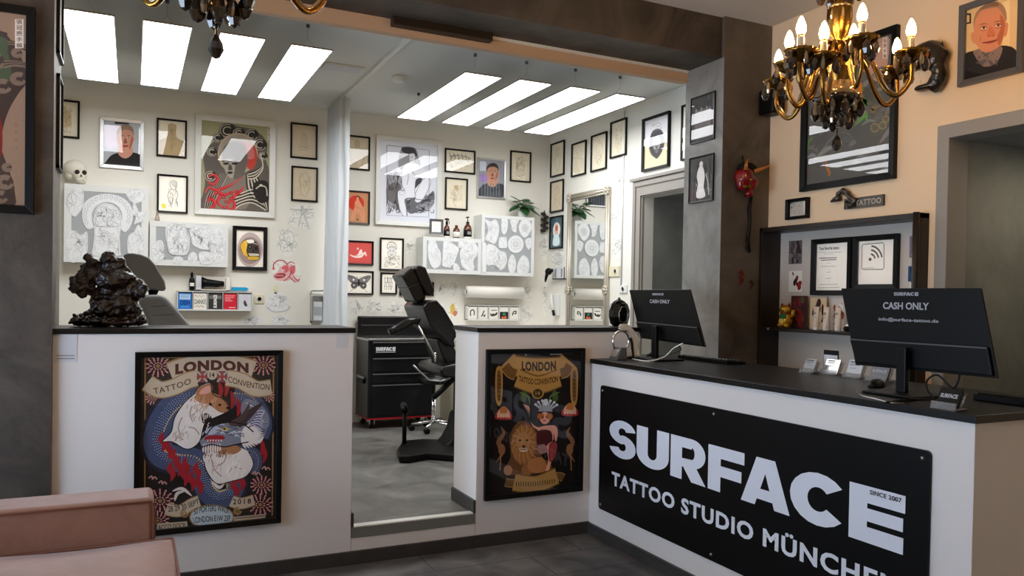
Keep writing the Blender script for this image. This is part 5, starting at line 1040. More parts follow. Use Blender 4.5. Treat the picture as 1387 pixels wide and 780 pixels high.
r = thing('tattoo_machine', 'black tattoo machine lying in the open white box on the left card rack', 'tattoo machine', tuple(r.location)); b = MB(); b.tube([(-w+.05, -.01, .07), (-w+.09, -.01, .068), (w-.11, -.01, .06), (w-.05, -.01, .062)], [.05, .036, .032, .022], 'plastic_black', 14); b.box((-w+.046, -.03, .02), (-w+.06, .02, .12), 'plastic_black'); b.build('body', r)
x0 = RX(313); x1 = RX(337); b = MB(); b.box((x0, YB-.08, zt_), (x1, YB-.03, zt_+.035), 'paper'); b.prism([(x0, YB-.082, zt_+.002), (x1-.02, YB-.082, zt_+.002), (x1-.005, YB-.082, zt_+.02), (x1-.025, YB-.082, zt_+.034), (x0, YB-.082, zt_+.034)], (0, .003, 0), flat(40, 160, 206)); solo(b, 'glove_box', 'small box with bright blue front at the right end of the left card rack', 'box', ((x0+x1)/2, YB-.055, zt_))
# skull and little pyramid on the cabinets, wall socket, sanitizer
def pt3(px, py, y): return at(px, py, 1, y)
p = pt3(104, 231, YB-.09); r = thing('skull', 'white skull sitting on top of the big square wall cabinet', 'skull', (p.x, YB-.09, cabA[0].location.z+cabA[2])); S_ = .175
r.rotation_euler = (0, 0, radians(8))
b = MB(); b.ell((-.01, .0, .13), (.088, .07, .078), 'bone', 24, 16); b.ell((.02, -.035, .075), (.055, .04, .05), 'bone', 18, 12); b.ell((.025, -.045, .03), (.042, .035, .032), 'bone', 16, 10); b.ell((-.05, .0, .075), (.035, .04, .04), 'bone', 12, 8); b.build('cranium', r)
for s in (-1, 1): b = MB(); b.ell((.024+s*.026, -.07, .098), (.018, .014, .019), flat(58, 46, 40), 12, 8); b.build('eye_socket', r)
b = MB(); b.prism([(.018, -.082, .062), (.034, -.082, .062), (.026, -.074, .084)], (0, .02, 0), flat(58, 46, 40)); b.build('nose_opening', r)
for i in range(6): b = MB(); b.box((-.005+i*.010, -.083, .028), (.003+i*.010, -.068, .046), 'bone'); b.build('tooth', r, bevel=.001)
p = pt3(213, 297, YB-.06); b = MB(); b.lathe([(.026, 0), (.0, .10)], mat('pyramid', (92, 64, 54), .5, noise=(30, (206, 190, 176), .1)), 4, c=(p.x, YB-.06, cabB[0].location.z+cabB[2]), smooth=False); solo(b, 'pyramid_ornament', 'tiny brown pyramid ornament on top of the wide wall cabinet', 'ornament', (p.x, YB-.06, cabB[0].location.z+cabB[2]))
def socket(pl, px0, py0, px1, py1, lb, mt='socket', n=1):
    u0, z1 = pl.uz(px0, py0); u1, z0 = pl.uz(px1, py1); w = (u1-u0)/2; h = z1-z0; r = thing('wall_socket', lb, 'socket', pl.w((u0+u1)/2, z0), (0, 0, pl.rz))
    b = MB(); b.box((-w, -.012, 0), (w, -.0005, h), mt); b.build('plate', r, bevel=.003)
    for i in range(n): x = -w+2*w*(i+.5)/n; b = MB(); b.lathe([(.0, .0), (.019, .0), (.021, .004), (.024, .004), (.026, 0)], 'frame_white', 18, c=(x, -.0125, h/2), R=Matrix.Rotation(pi/2, 3, 'X')); b.lathe([(.004, 0), (.004, .001)], BLK, 8, c=(x-.009, -.0135, h/2), R=Matrix.Rotation(pi/2, 3, 'X')); b.lathe([(.004, 0), (.004, .001)], BLK, 8, c=(x+.009, -.0135, h/2), R=Matrix.Rotation(pi/2, 3, 'X')); b.build('insert', r)
socket(PB, 345, 399, 357.5, 411, 'cream wall socket right of the left card rack')
socket(PR, 820, 361, 839.5, 374.5, 'cream double socket on the right wall between mirror and door', n=2)
socket(PR, 840, 386, 850, 397, 'white socket at the end of the thin conduit beside the door', 'ceramic_white')
u, z1 = PR.uz(845.5, 150, .01); u2, z0 = PR.uz(845.5, 387, .01); b = MB(); b.tube([(XR-.008, -u, 3.2), (XR-.008, -u, z0)], .008, 'ceramic_white', 8); struct('trim_conduit', b)
p0 = pt3(424, 437, YB-.08); p1 = pt3(437, 394, YB-.08); w = .055; zz = p0.z; h = p1.z-p0.z; r = thing('soap_dispenser', 'steel hand sanitizer dispenser with lever beside the curtain', 'dispenser', ((p0.x+p1.x)/2, YB-.05, zz))
b = MB(); b.box((-w, .03, 0), (w, .049, h), 'steel'); b.box((-w, -.04, 0), (-w+.008, .05, h*.8), 'steel'); b.box((w-.008, -.04, 0), (w, .05, h*.8), 'steel'); b.box((-w, -.04, 0), (w, .05, .02), 'steel'); b.build('bracket', r, bevel=.003)
b = MB(); b.box((-w+.012, -.03, .022), (w-.012, .028, h*.66), 'paper_grey'); b.box((-w+.018, -.032, .07), (w-.018, -.03, h*.5), 'board_grey'); b.build('bottle', r, bevel=.01, seg=3)
b = MB(); b.prism([(-w, .03, h*.78), (-w, -.05, h*.84), (-w, -.05, h*.92), (-w, .03, h*.98)], (2*w, 0, 0), 'frame_white'); b.build('pump_head', r, bevel=.004)
b = MB(); b.tube([(-w-.01, .03, h*.9), (-w-.01, -.09, h*1.0), (w+.03, -.1, h*1.02), (w+.03, -.09, h*.86)], .005, 'steel', 8); b.build('lever', r)
# curtain gathered at the wall
r = thing('curtain', 'gathered bluish-white curtain hanging from the ceiling rail in the middle of the studio', 'curtain', (1.68, YB-.46, .25))
b = MB(); vs = []; N = 160; K = 22
for j in range(K+1):
    z = (ZI-.04-.25)*j/K; sq = 1-.06*sin(pi*j/K)
    for i in range(N+1):
        t = i/N; y = (-.22+.52*t)*sq+.004*sin(j*1.3+i*.4); x = .05*sin(t*2*pi*13+.25*sin(j*.5))*(1-.1*j/K)-.03*t*(1-j/K); vs.append((x, y, z))
b.add(vs, [(j*(N+1)+i, j*(N+1)+i+1, (j+1)*(N+1)+i+1, (j+1)*(N+1)+i) for j in range(K) for i in range(N)], 'curtain', True)
o = b.build('cloth', r); d = o.modifiers.new('thickness', 'SOLIDIFY'); d.thickness = .002
for i in range(9): b = MB(); y = -.2+.058*i; b.ell((0, y, ZI-.03-.25), (.006, .006, .008), 'frame_white', 8, 6); b.build('glider', r)
# smoke detector and ceiling boxes
p = at(541, 107, 2, ZI-.02); b = MB(); b.lathe([(.055, -.004), (.055, -.03), (.048, -.044), (.02, -.05), (0, -.05)], 'ceramic_white', 24, c=(p.x, p.y, ZI)); solo(b, 'smoke_detector', 'round white smoke detector on the ceiling right of the curtain rail', 'smoke detector', (p.x, p.y, ZI-.05))
p = at(465, 92, 2, ZI-.005); b = MB(); b.box((p.x-.15, p.y-.09, ZI-.012), (p.x+.15, p.y+.09, ZI-.001), 'frame_white'); b.box((p.x-.14, p.y-.08, ZI-.014), (p.x+.0, p.y+.08, ZI-.012), 'paper_grey'); b.box((p.x+.01, p.y-.08, ZI-.014), (p.x+.14, p.y+.08, ZI-.012), 'paper_grey'); solo(b, 'ceiling_vent', 'flat white ceiling vent plate left of the curtain rail', 'vent', (p.x, p.y, ZI-.012))
# on the low cabinet: leaning frame and three bottles
zc = cabC[0].location.z+cabC[2]
picture(PB, 582.5, 296, 600.5, 317.5, 'small grey standing frame with a pale sketch, left of the amber bottles', d_feather, fm='frame_grey', fw=.022, fd=.02, off=.15, name='table_frame')
def bottle(px, w, h, lb, kind):
    p = pt3(px, 318, YB-.13); r = thing('amber_bottle', lb, 'bottle', (p.x, YB-.13, zc)); hb = h*.66
    b = MB(); b.lathe([(w*.9, 0), (w, .006), (w, hb*.72), (w*.8, hb*.88), (w*.4, hb), (w*.4, hb*1.06)], 'amber', 20); b.build('body', r)
    b = MB(); b.lathe([(w*1.01, hb*.12), (w*1.01, hb*.6)], 'paper' if kind == 'w' else BLK, 20); b.build('label', r)
    if kind != 'w': b = MB(); b.lathe([(w*1.02, hb*.02), (w*1.02, hb*.14)], 'paper', 20); b.build('label', r); b = MB(); b.box((-w*.45, -w*1.04, hb*.3), (w*.45, -w*1.0, hb*.5), GRY); b.build('label_print', r)
    if kind == 'w': b = MB(); b.lathe([(w*.45, hb*1.04), (w*.42, hb*1.2), (0, hb*1.22)], 'amber', 14); b.build('cap', r)
    if kind == 's': b = MB(); b.lathe([(w*.42, hb*1.04), (w*.42, hb*1.25), (w*.25, hb*1.3), (w*.25, hb*1.4)], 'plastic_black', 12); b.tube([(-w*.7, 0, hb*1.42), (0, 0, hb*1.48), (w*.7, 0, hb*1.42)], w*.26, 'plastic_black', 8); b.tube([(w*.5, 0, hb*1.4), (w*.9, 0, hb*1.2), (w*.8, 0, hb*1.08)], w*.1, 'plastic_black', 6); b.build('spray_head', r)
    if kind == 'p': b = MB(); b.lathe([(w*.4, hb*1.04), (w*.4, hb*1.16), (w*.12, hb*1.18), (w*.1, hb*1.45)], 'plastic_black', 12); b.tube([(-w*.5, 0, hb*1.44), (0, 0, hb*1.5), (w*.35, 0, hb*1.47)], w*.14, 'plastic_black', 8); b.build('pump', r)
bottle(605, .031, .20, 'amber spray bottle with black label, left of the three on the low cabinet', 's')
bottle(618, .036, .17, 'short amber bottle with a white label, middle of the three on the low cabinet', 'w')
bottle(633.3, .042, .23, 'large amber pump bottle with black label, right of the three on the low cabinet', 'p')
# monstera
zc = cabD[0].location.z+cabD[2]; p = pt3(708.5, 285, YB-.11); r = thing('potted_plant', 'green leafy plant in a white pot on the tall wall cabinet', 'plant', (p.x, YB-.11, zc))
b = MB(); b.lathe([(.04, 0), (.052, .004), (.060, .085), (.056, .087), (.052, .075), (0, .07)], 'ceramic_white', 22); b.build('pot', r)
RR = random.Random(12)
def leaf(r, base, tip, wid, droop):
    base = Vector(base); tip = Vector(tip); d = tip-base; L = d.length; d.normalize(); side = d.cross(Vector((0, -.35, 1))).normalized(); nrm = side.cross(d); N = 12; vs = []; fs = []
    for i in range(N+1):
        t = i/N; c_ = base+d*L*t-Vector((0, 0, droop*t*t)); ww = wid*(sin(pi*min(1, t**.75))**.8)*(1-.25*t)*(1 if (i % 2 == 0 or i < 3 or i > N-2) else .62)
        for s_, q in ((-1, 1), (-.5, .5), (0, 0), (.5, .5), (1, 1)): vs.append(c_+side*ww*s_-nrm*abs(s_)*ww*.22)
    for i in range(N):
        for k in range(4): fs.append((i*5+k, i*5+k+1, (i+1)*5+k+1, (i+1)*5+k))
    b = MB(); b.add(vs, fs, 'leaf', True); b.build('leaf', r)
for tx, tz, ty, wd in ((-.17, .20, -.02, .06), (-.19, .03, -.05, .045), (-.10, .09, -.12, .06), (-.02, -.03+.02, -.13, .06), (.02, .17, .03, .06), (.12, .14, -.03, .055), (.2, .08, .0, .04), (.17, .0, -.08, .06), (.06, .06, -.14, .07), (-.04, .15, -.06, .06), (.09, .19, .05, .05), (-.12, .15, .04, .05)):
    wd *= 1.3; sx, sy, sz = tx*.35, ty*.3, .10+max(0, tz)*.35; b = MB(); b.tube([(0, 0, .07), (sx*.5, sy*.5, sz*.9), (sx, sy, sz+.02)], .0028, 'stem', 6); b.build('stalk', r); leaf(r, (sx, sy, sz+.02), (tx, ty, tz+.05), wd, .03)
# dark dried flowers on the corner
p = at(737, 300, 1, YB-.03); r = thing('dried_flowers', 'dark dried flower sprig hanging in the room corner beside the plant', 'flowers', (p.x, YB-.03, p.z-.12), (0, 0, pi/2))
b = MB(); b.tube([(0, 0, .24), (-.01, -.02, .12), (0, .02, 0)], .007, INK, 6); b.build('stem', r)
for i in range(7): b = MB(); z = .03*i+.02; b.ell((-.012, .018*(-1)**i, z), (.014, .036, .02), flat(58, 54, 50), 8, 6); b.build('blossom', r)
# paper roll on its holder
a_ = pt3(632, 395, YB-.1); c_ = pt3(708, 396, YB-.1); z = a_.z; r = thing('paper_roll', 'wide white paper roll on a wall holder under the tall cabinet', 'paper roll', ((a_.x+c_.x)/2, YB-.09, z-.07)); L = (c_.x-a_.x)/2; RY = Matrix.Rotation(pi/2, 3, 'Y')
b = MB(); b.lathe([(.02, -L), (.062, -L), (.062, L), (.02, L)], 'paper', 28, c=(0, 0, .07), R=RY); b.build('roll', r)
b = MB(); b.lathe([(.018, -L-.012), (.018, L+.012)], 'frame_brown', 14, c=(0, 0, .07), R=RY); b.build('core', r)
for s in (-1, 1): b = MB(); b.box((s*(L+.014)-.003, -.02, .05), (s*(L+.014)+.003, .089, .09), 'ceramic_white'); b.build('holder', r)
# white worktop along the back
r = thing('worktop', 'white worktop with beige cabinet below, behind the black chair backrest', 'worktop', (3.35, YB-.3, ZF)); b = MB(); b.box((-.50, -.28, .80), (.74, .299, .84), 'laminate_white'); b.build('top', r, bevel=.004)
b = MB(); b.box((-.48, -.25, .0), (.72, .29, .80), 'socket'); b.build('cabinet_body', r, bevel=.003)
for i in range(3): b = MB(); b.box((-.47+.395*i, -.268, .04), (-.085+.395*i, -.25, .78), 'socket'); b.build('door', r, bevel=.003)
# mirror
u0, z1 = PR.uz(768.7, 264.7, .03); u1, _ = PR.uz(824.8, 255, .03); z0 = ZF+.35; w = (u1-u0)/2; h = z1-z0
r = thing('wall_mirror', 'tall mirror with ornate silver frame on the right studio wall', 'mirror', PR.w((u0+u1)/2, z0), (0, 0, -pi/2)); fw = .07
b = MB(); b.add([(-w+fw*.8, -.02, fw*.8), (w-fw*.8, -.02, fw*.8), (w-fw*.8, -.02, h-fw*.8), (-w+fw*.8, -.02, h-fw*.8)], [(0, 1, 2, 3)], 'mirror'); b.build('mirror_glass', r, fix=False)
b = MB()
for A_ in (((-w, 0), (w, 0)), ((w, 0), (w, h)), ((w, h), (-w, h)), ((-w, h), (-w, 0))):
    (x0, q0), (x1, q1) = A_; dx = x1-x0; dz = q1-q0; L = hypot(dx, dz); dx /= L; dz /= L; nx, nz = -dz, dx
    for off, rr, yy in ((.008, .012, -.02), (.032, .016, -.026), (.058, .009, -.022)):
        b.tube([(x0+nx*off+dx*off, yy, q0+nz*off+dz*off), (x1+nx*off-dx*off, yy, q1+nz*off-dz*off)], rr, 'silver_ornate', 8)
b.box((-w, -.02, 0), (w, -.002, fw), 'silver_ornate'); b.box((-w, -.02, h-fw), (w, -.002, h), 'silver_ornate'); b.box((-w, -.02, fw), (-w+fw, -.002, h-fw), 'silver_ornate'); b.box((w-fw, -.02, fw), (w, -.002, h-fw), 'silver_ornate'); b.build('frame', r)
for sx in (-1, 1):
    for q in (fw/2, h-fw/2, h*.5):
        b = MB(); R = random.Random(int(q*100)); 
        for k in range(9): t = k*.7; b.ell((sx*(w-fw/2)+.03*cos(t), -.035, q+.034*sin(t)), (.016, .012, .018), 'silver_ornate', 8, 6)
        b.ell((sx*(w-fw/2), -.04, q), (.02, .016, .02), 'silver_ornate', 10, 6); b.build('ornament', r)
# small shelf with the black rotary machine, and the white holder below
u0, z1 = PR.uz(748, 361, .05); u1, z0 = PR.uz(764, 378, .05); w = abs(u1-u0)/2; r = thing('small_shelf', 'small white box shelf with little cards, left of the mirror', 'shelf', PR.w((u0+u1)/2, z0), (0, 0, -pi/2)); h = z1-z0
b = MB(); b.box((-w, -.05, 0), (w, -.001, .01), 'ceramic_white'); b.box((-w, -.012, 0), (w, -.001, h), 'ceramic_white'); b.box((w-.008, -.05, 0), (w, -.001, h), 'ceramic_white'); b.box((-w, -.05, 0), (w, -.044, h*.9), 'paper_grey'); b.build('box', r)
for i in range(2): b = MB(); b.box((-w*.5+w*i, -.0535, .02), (-w*.5+w*i+.03, -.0502, h*.8), GRY); b.build('card', r)
p = at(743, 369, 0, XR-.11); r = thing('massage_gun', 'black hand-held machine hanging at the small white shelf', 'machine', (p.x, p.y, p.z-.07)); b = MB(); b.ell((0, 0, .08), (.035, .05, .038), 'plastic_black', 16, 10); b.tube([(0, .03, .06), (0, .06, .0), (0, .07, -.03)], [.02, .014, .008], 'plastic_black', 10); b.tube([(0, -.04, .09), (0, -.075, .09)], .018, 'plastic_black', 10); b.build('body', r)
p = at(750, 425, 0, XR-.05); p2 = at(747, 396, 0, XR-.05); r = thing('wall_holder', 'white bracket with a black-tipped lever hanging below the small shelf', 'holder', (XR-.03, p.y, p.z-.02)); h = p2.z-p.z
b = MB(); b.box((-.01, -.05, .0), (.029, .05, h), 'ceramic_white'); b.build('bracket', r, bevel=.006); b = MB(); b.tube([(-.03, .04, h), (-.045, .0, h*.6), (-.05, -.04, h*.25)], .014, 'ceramic_white', 8); b.build('lever', r); b = MB(); b.tube([(-.05, -.04, h*.25), (-.05, -.06, h*.02)], .015, 'plastic_black', 8); b.build('tip', r)
# shiny black oval object on the right slab
p = at(838, 441, 2, 1.272); r = thing('black_vase', 'glossy black oval lantern with a top handle on the right black slab', 'lantern', (at(838, 441, 1, 4.33).x, 4.33, 1.272)); k = 4.35/1062.36*.97
H = 40*k*1.12; W = 12.2*k*1.6
b = MB(); b.lathe([(W*.45, 0), (W*.6, .004), (W*.85, H*.12), (W, H*.35), (W, H*.6), (W*.8, H*.82), (W*.4, H*.93), (0, H*.95)], 'gloss_black', 10, smooth=False, sc=(1, .7)); b.build('body', r, bevel=.004)
b = MB(); b.tube([(-W*.7, 0, H*.62), (-W*.55, 0, H*.9), (0, 0, H*1.0), (W*.55, 0, H*.9), (W*.7, 0, H*.62)], .004, 'gloss_black', 8); b.tube([(0, -.0, H*.85), (0, 0, H*1.06)], .008, 'gloss_black', 8); b.build('handle', r)
b = MB(); b.tube([(x*.45, -W*.71, z) for x, z in ((-W*.9, H*.2), (-W, H*.5), (-W*.5, H*.72), (W*.5, H*.72), (W, H*.5), (W*.9, H*.2), (0, H*.14))], .003, 'steel', 6, closed=True); b.build('window_rim', r)
# ======================= TATTOO CHAIRS AND TOOLBOX =======================
def profile(P, crop, ymid):
    return [at(crop[0]+x/crop[2], crop[1]+y/crop[2], 1, ymid) for x, y in P]
def slab(root, name, P, crop, ymid, th, m, bevel=.02, sm=2):
    Q = profile(spline(P, sm, True) if sm else P, crop, ymid); b = MB(); L = root.location
    b.prism([(p.x-L.x, ymid-th/2-L.y, p.z-L.z) for p in Q], (0, th, 0), m); return b.build(name, root, bevel=bevel, seg=4)
c7 = (440, 280, 4.587); cc = (520, 340, 3.9); ct = (470, 440, 3.9)
YC = 6.0
r = thing('tattoo_chair', 'black leather tattoo chair with headrest and armrest in the gap of the partition', 'chair', (2.4, YC, ZF))
slab(r, 'headrest', [(64, 130), (125, 86), (165, 150), (195, 250), (160, 272), (138, 268), (100, 190)], cc, YC, .28, 'leather_black', .03, 0)
slab(r, 'headrest_pad', [(130, 92), (160, 74), (188, 90), (236, 210), (222, 234), (200, 236), (160, 170)], cc, YC-.01, .32, 'leather_black', .03, 0)
slab(r, 'headrest_post', [(190, 232), (210, 232), (216, 262), (192, 262)], cc, YC, .05, 'chrome', .004, 0)
slab(r, 'backrest', [(152, 292), (180, 262), (222, 254), (262, 300), (310, 380), (330, 440), (312, 462), (320, 500), (300, 500), (240, 440), (190, 390)], cc, YC, .50, 'leather_black', .035, 0)
slab(r, 'back_support', [(240, 460), (310, 455), (370, 575), (372, 640), (300, 620), (268, 540)], cc, YC+.03, .34, 'leather_black', .02, 0)
slab(r, 'seat', [(232, 616), (250, 590), (330, 578), (420, 572), (640, 575), (640, 650), (420, 655), (290, 658), (245, 650)], cc, YC, .56, 'leather_black', .04, 0)
def ptube(root, name, P, crop, y, rad, m, n=10):
    L = root.location; b = MB(); Q = [at(crop[0]+x/crop[2], crop[1]+z/crop[2], 1, yy if (yy := (y[i] if isinstance(y, list) else y)) else y) for i, (x, z) in enumerate(P)]
    b.tube([(p.x-L.x, p.y-L.y, p.z-L.z) for p in Q], rad, m, n); return b.build(name, root)
ptube(r, 'armrest', [(28, 430), (70, 408), (130, 376), (172, 364)], cc, YC-.30, [.026, .03, .032, .026], 'leather_black', 12)
ptube(r, 'armrest_joint', [(165, 362), (185, 372)], cc, YC-.27, .03, 'plastic_black')
ptube(r, 'gas_strut', [(182, 395), (225, 470), (268, 555)], cc, YC-.27, .007, 'chrome', 8)
ptube(r, 'lever', [(155, 602), (185, 632), (240, 682), (300, 688), (350, 672)], cc, YC-.3, .007, 'steel', 8)
ptube(r, 'hinge_pin', [(270, 535), (272, 585)], cc, YC-.27, .009, 'chrome', 8)
ptube(r, 'support_arm', [(455, 385), (500, 345), (560, 285), (640, 260)], ct, YC-.1, .022, 'plastic_black')
slab(r, 'under_frame', [(540, 262), (660, 262), (660, 300), (560, 300)], ct, YC, .3, 'plastic_black', .01, 0)
slab(r, 'column', [(578, 290), (660, 290), (660, 480), (575, 480)], ct, YC+.02, .16, 'plastic_black', .02, 0)
slab(r, 'column_foot', [(572, 455), (660, 455), (660, 690), (500, 685), (480, 640), (520, 600), (548, 550)], ct, YC-.02, .26, 'plastic_black', .03, 0)
b = MB(); L = r.location; F0 = [at(ct[0]+x/ct[2], ct[1]+z/ct[2], 2, ZF+.06) for x, z in ((262, 660), (292, 610), (400, 600), (480, 602), (620, 590), (640, 690), (430, 672), (330, 690), (275, 690))]
b.prism([(p.x-L.x, p.y-L.y, .005) for p in F0], (0, 0, .055), 'plastic_black'); b.build('base_plate', r, bevel=.015, seg=3)
p = at(ct[0]+302/ct[2], ct[1]+625/ct[2], 2, ZF+.06); q = at(ct[0]+302/ct[2], ct[1]+440/ct[2], 1, p.y)
b = MB(); b.tube([(p.x-L.x, p.y-L.y, .05), (p.x-L.x, p.y-L.y, q.z-L.z)], .018, 'plastic_black', 12); b.build('pedal_post', r)
b = MB(); b.tube([(p.x-L.x-.02, p.y-L.y-.05, q.z-L.z-.01), (p.x-L.x+.02, p.y-L.y+.09, q.z-L.z+.015)], .026, 'plastic_black', 12); b.build('pedal_grip', r)
slab(r, 'seam', [(100, 195), (104, 190), (150, 172), (150, 176)], cc, YC, .285, flat(60, 60, 62), 0, 0)
# grey chair behind the left partition
cg = (80, 330, 6.5); YG = 5.3
r = thing('tattoo_chair', 'grey leather tattoo chair, only headrest and back showing behind the dark statue', 'chair', (.35, YG, ZF))
slab(r, 'headrest', [(565, 112), (600, 90), (650, 88), (720, 100), (790, 130), (850, 200), (925, 335), (936, 400), (915, 418), (800, 405), (740, 350), (690, 300), (600, 200)], cg, YG, .24, 'leather_grey', .035, 0)
slab(r, 'headrest_post', [(780, 405), (880, 405), (860, 450), (790, 450)], cg, YG, .12, 'plastic_black', .006, 0)
slab(r, 'backrest', [(690, 500), (750, 450), (890, 446), (950, 490), (1040, 590), (1140, 712), (1300, 900), (1380, 1100), (900, 1100), (800, 760), (760, 640)], cg, YG, .46, 'leather_grey', .04, 0)
slab(r, 'seat', [(900, 1060), (1500, 1060), (2100, 1060), (2100, 1190), (900, 1190)], cg, YG, .5, 'leather_grey', .04, 0)
b = MB(); b.lathe([(.27, 0), (.27, .04), (.10, .07), (.07, .1), (.07, .30)], 'plastic_black', 24, c=(.4, 0, 0)); b.build('base', r)
zs = at(80+1000/6.5, 330+1190/6.5, 1, YG).z
b = MB(); b.lathe([(.06, .28), (.06, zs-ZF+.01)], 'plastic_black', 16, c=(.4, 0, 0)); b.build('column', r)
for y in (620, 545): slab(r, 'seam', [(815 if y > 600 else 800, y), (1000 if y > 600 else 930, y-8), (1000 if y > 600 else 930, y-4), (815 if y > 600 else 800, y+4)], cg, YG, .462, flat(46, 46, 48), 0, 0)
# toolbox
YT = 7.13; a_ = at(499.5, 462, 1, YT); c_ = at(590.5, 560.5, 1, YT); TX0, TX1 = a_.x, c_.x; TZ0, TZ1 = .295, a_.z; TYB = YB-.03
r = thing('tool_trolley', 'black wheeled tool trolley with drawers and a white logo', 'tool trolley', ((TX0+TX1)/2, (YT+TYB)/2, ZF)); L = r.location
def T(a, c, m, name, **k):
    b = MB(); b.box((a[0]-L.x, a[1]-L.y, a[2]-L.z), (c[0]-L.x, c[1]-L.y, c[2]-L.z), m); return b.build(name, r, **k)
T((TX0, YT+.012, TZ0), (TX1, TYB, TZ1), 'tool_black', 'body', bevel=.006)
T((TX0-.004, YT+.004, TZ0-.012), (TX1+.004, TYB, TZ0), 'red_paint', 'red_trim')
T((TX0-.006, YT, TZ1), (TX1+.006, TYB, TZ1+.022), 'steel', 'tray_edge', bevel=.004)
lz = at(484, 428, 1, TYB-.03).z; T((TX0, TYB-.045, TZ1+.02), (TX1, TYB, lz), 'tool_black', 'lid', bevel=.012, seg=3)
T((TX0+.03, TYB-.049, TZ1+.02+(lz-TZ1)*.5), (TX1-.03, TYB-.045, TZ1+.026+(lz-TZ1)*.5), 'frame_grey', 'lid_rib')
H = TZ1-TZ0; fr = [(1.0, .80), (.79, .60), (.59, .455), (.445, .045)]
for i, (t, bo) in enumerate(fr):
    o = T((TX0+.035, YT, TZ0+H*bo+.004), (TX1-.02, YT+.014, TZ0+H*t-.006), 'tool_black', 'drawer', bevel=.003)
    b = MB(); b.box((TX0+.04-L.x, YT-.012-L.y, TZ0+H*t-.020-L.z), (TX1-.025-L.x, YT-L.y, TZ0+H*t-.010-L.z), 'frame_grey'); b.build('drawer_handle', o, bevel=.002)
# logo on the top drawer
x0 = TX0+.065-L.x; vs_l = MB(); z0 = TZ0+H*.872-L.z
logo_glyphs(vs_l, x0, x0+.19, z0, z0+.036, YT-.0125-L.y, flat(236, 236, 240)); vs_l.box((x0, YT-.013-L.y, z0-.014), (x0+.19, YT-.0124-L.y, z0-.008), flat(200, 200, 204)); vs_l.box((x0-.002, YT-.0122-L.y, z0-.018), (x0+.192, YT-.0004-L.y, z0+.04), 'tool_black'); vs_l.build('logo', r, fix=False)
# side handle
b = MB(); b.box((TX0-.02-L.x, YT+.10-L.y, TZ0+H*.50-L.z), (TX0-L.x, YT+.34-L.y, TZ0+H*.53-L.z), 'steel'); b.box((TX0-.02-L.x, YT+.12-L.y, TZ0+H*.44-L.z), (TX0-.001-L.x, YT+.32-L.y, TZ0+H*.50-L.z), 'plastic_black'); b.build('side_handle', r, bevel=.003)
for x in (TX0+.05, TX1-.06):
    for y in (YT+.06, TYB-.08):
        b = MB(); R_ = Matrix.Rotation(pi/2, 3, 'Y'); b.lathe([(.02, -.017), (.046, -.015), (.05, 0), (.046, .015), (.02, .017)], 'plastic_black', 20, c=(x-L.x, y-L.y, .051), R=R_); k = b.build('caster', r)
        b = MB(); b.box((x-.024-L.x, y-.03-L.y, .045), (x-.019-L.x, y+.03-L.y, .1), 'chrome'); b.box((x+.019-L.x, y-.03-L.y, .045), (x+.024-L.x, y+.03-L.y, .1), 'chrome'); b.box((x-.024-L.x, y-.03-L.y, .09), (x+.024-L.x, y+.03-L.y, .1), 'chrome'); b.lathe([(.018, -.019), (.018, .019)], 'chrome', 14, c=(x-L.x, y-L.y, .051), R=R_); b.build('fork', k)
# rolling stool foot behind the chair
p = at(587, 560, 1, 6.88); r = thing('rolling_stool', 'chrome-footed rolling stool between tool trolley and black chair', 'stool', (p.x, 6.88, ZF))
b = MB(); b.lathe([(.022, .07), (.022, .30), (.016, .30), (.016, .44)], 'chrome', 16); b.build('column', r)
b = MB(); b.lathe([(.13, .44), (.15, .455), (.15, .49), (.13, .505), (0, .51)], 'leather_black', 26); b.build('seat', r)
for i in range(5):
    t = 2*pi*i/5+.3; b = MB(); b.tube([(0, 0, .09), (.2*cos(t), .2*sin(t), .062)], .014, 'chrome', 8); b.build('leg', r); b = MB(); b.lathe([(.012, -.02), (.027, -.02), (.027, .02), (.012, .02)], 'plastic_black', 14, c=(.2*cos(t), .2*sin(t), .0275), R=Matrix.Rotation(pi/2, 3, 'X')); b.build('caster', r)
# ======================= NICHE CABINET ON THE WARM WALL =======================
XN = 4.04; XFN = 3.872; ZN0, ZN1 = .95, 1.955
PNB = PL('X', XN)
r = thing('niche_cabinet', 'dark open wall cabinet with white back and one shelf behind the counter', 'cabinet', (XN, (NY0+NY1)/2, ZN0), (0, 0, 0)); L = r.location
def Nb(a, c, m, name, root=None, **k):
    b = MB(); b.box((a[0]-L.x, a[1]-L.y, a[2]-L.z), (c[0]-L.x, c[1]-L.y, c[2]-L.z), m); return b.build(name, root or r, **k)
Nb((XN, NY0+.01, ZN0+.0), (XN+.02, NY1-.01, ZN1-.002), 'niche_white', 'back_panel')
Nb((XFN, NY1-.03, ZN0), (XN+.015, NY1-.002, ZN1-.002), 'frame_brown', 'side_panel', bevel=.002)
Nb((XFN, NY0+.002, ZN0), (XN+.015, NY0+.03, ZN1-.002), 'frame_brown', 'side_panel', bevel=.002)
Nb((XFN, NY0+.002, ZN1-.032), (XN+.015, NY1-.002, ZN1-.002), 'frame_brown', 'top_panel', bevel=.002)
Nb((XFN, NY0+.002, ZN0), (XN+.015, NY1-.002, ZN0+.025), 'frame_brown', 'bottom_panel', bevel=.002)
b = MB(); b.tube([(XFN-.006-L.x, NY0+.016-L.y, 0), (XFN-.006-L.x, NY0+.016-L.y, ZN1-ZN0)], .018, 'frame_brown', 12); b.build('front_post', r)
ZSH = at(1100, 447, 0, XFN+.01).z
Nb((XFN+.005, NY0+.03, ZSH-.02), (XN, NY1-.03, ZSH), 'frame_brown', 'shelf', bevel=.002)
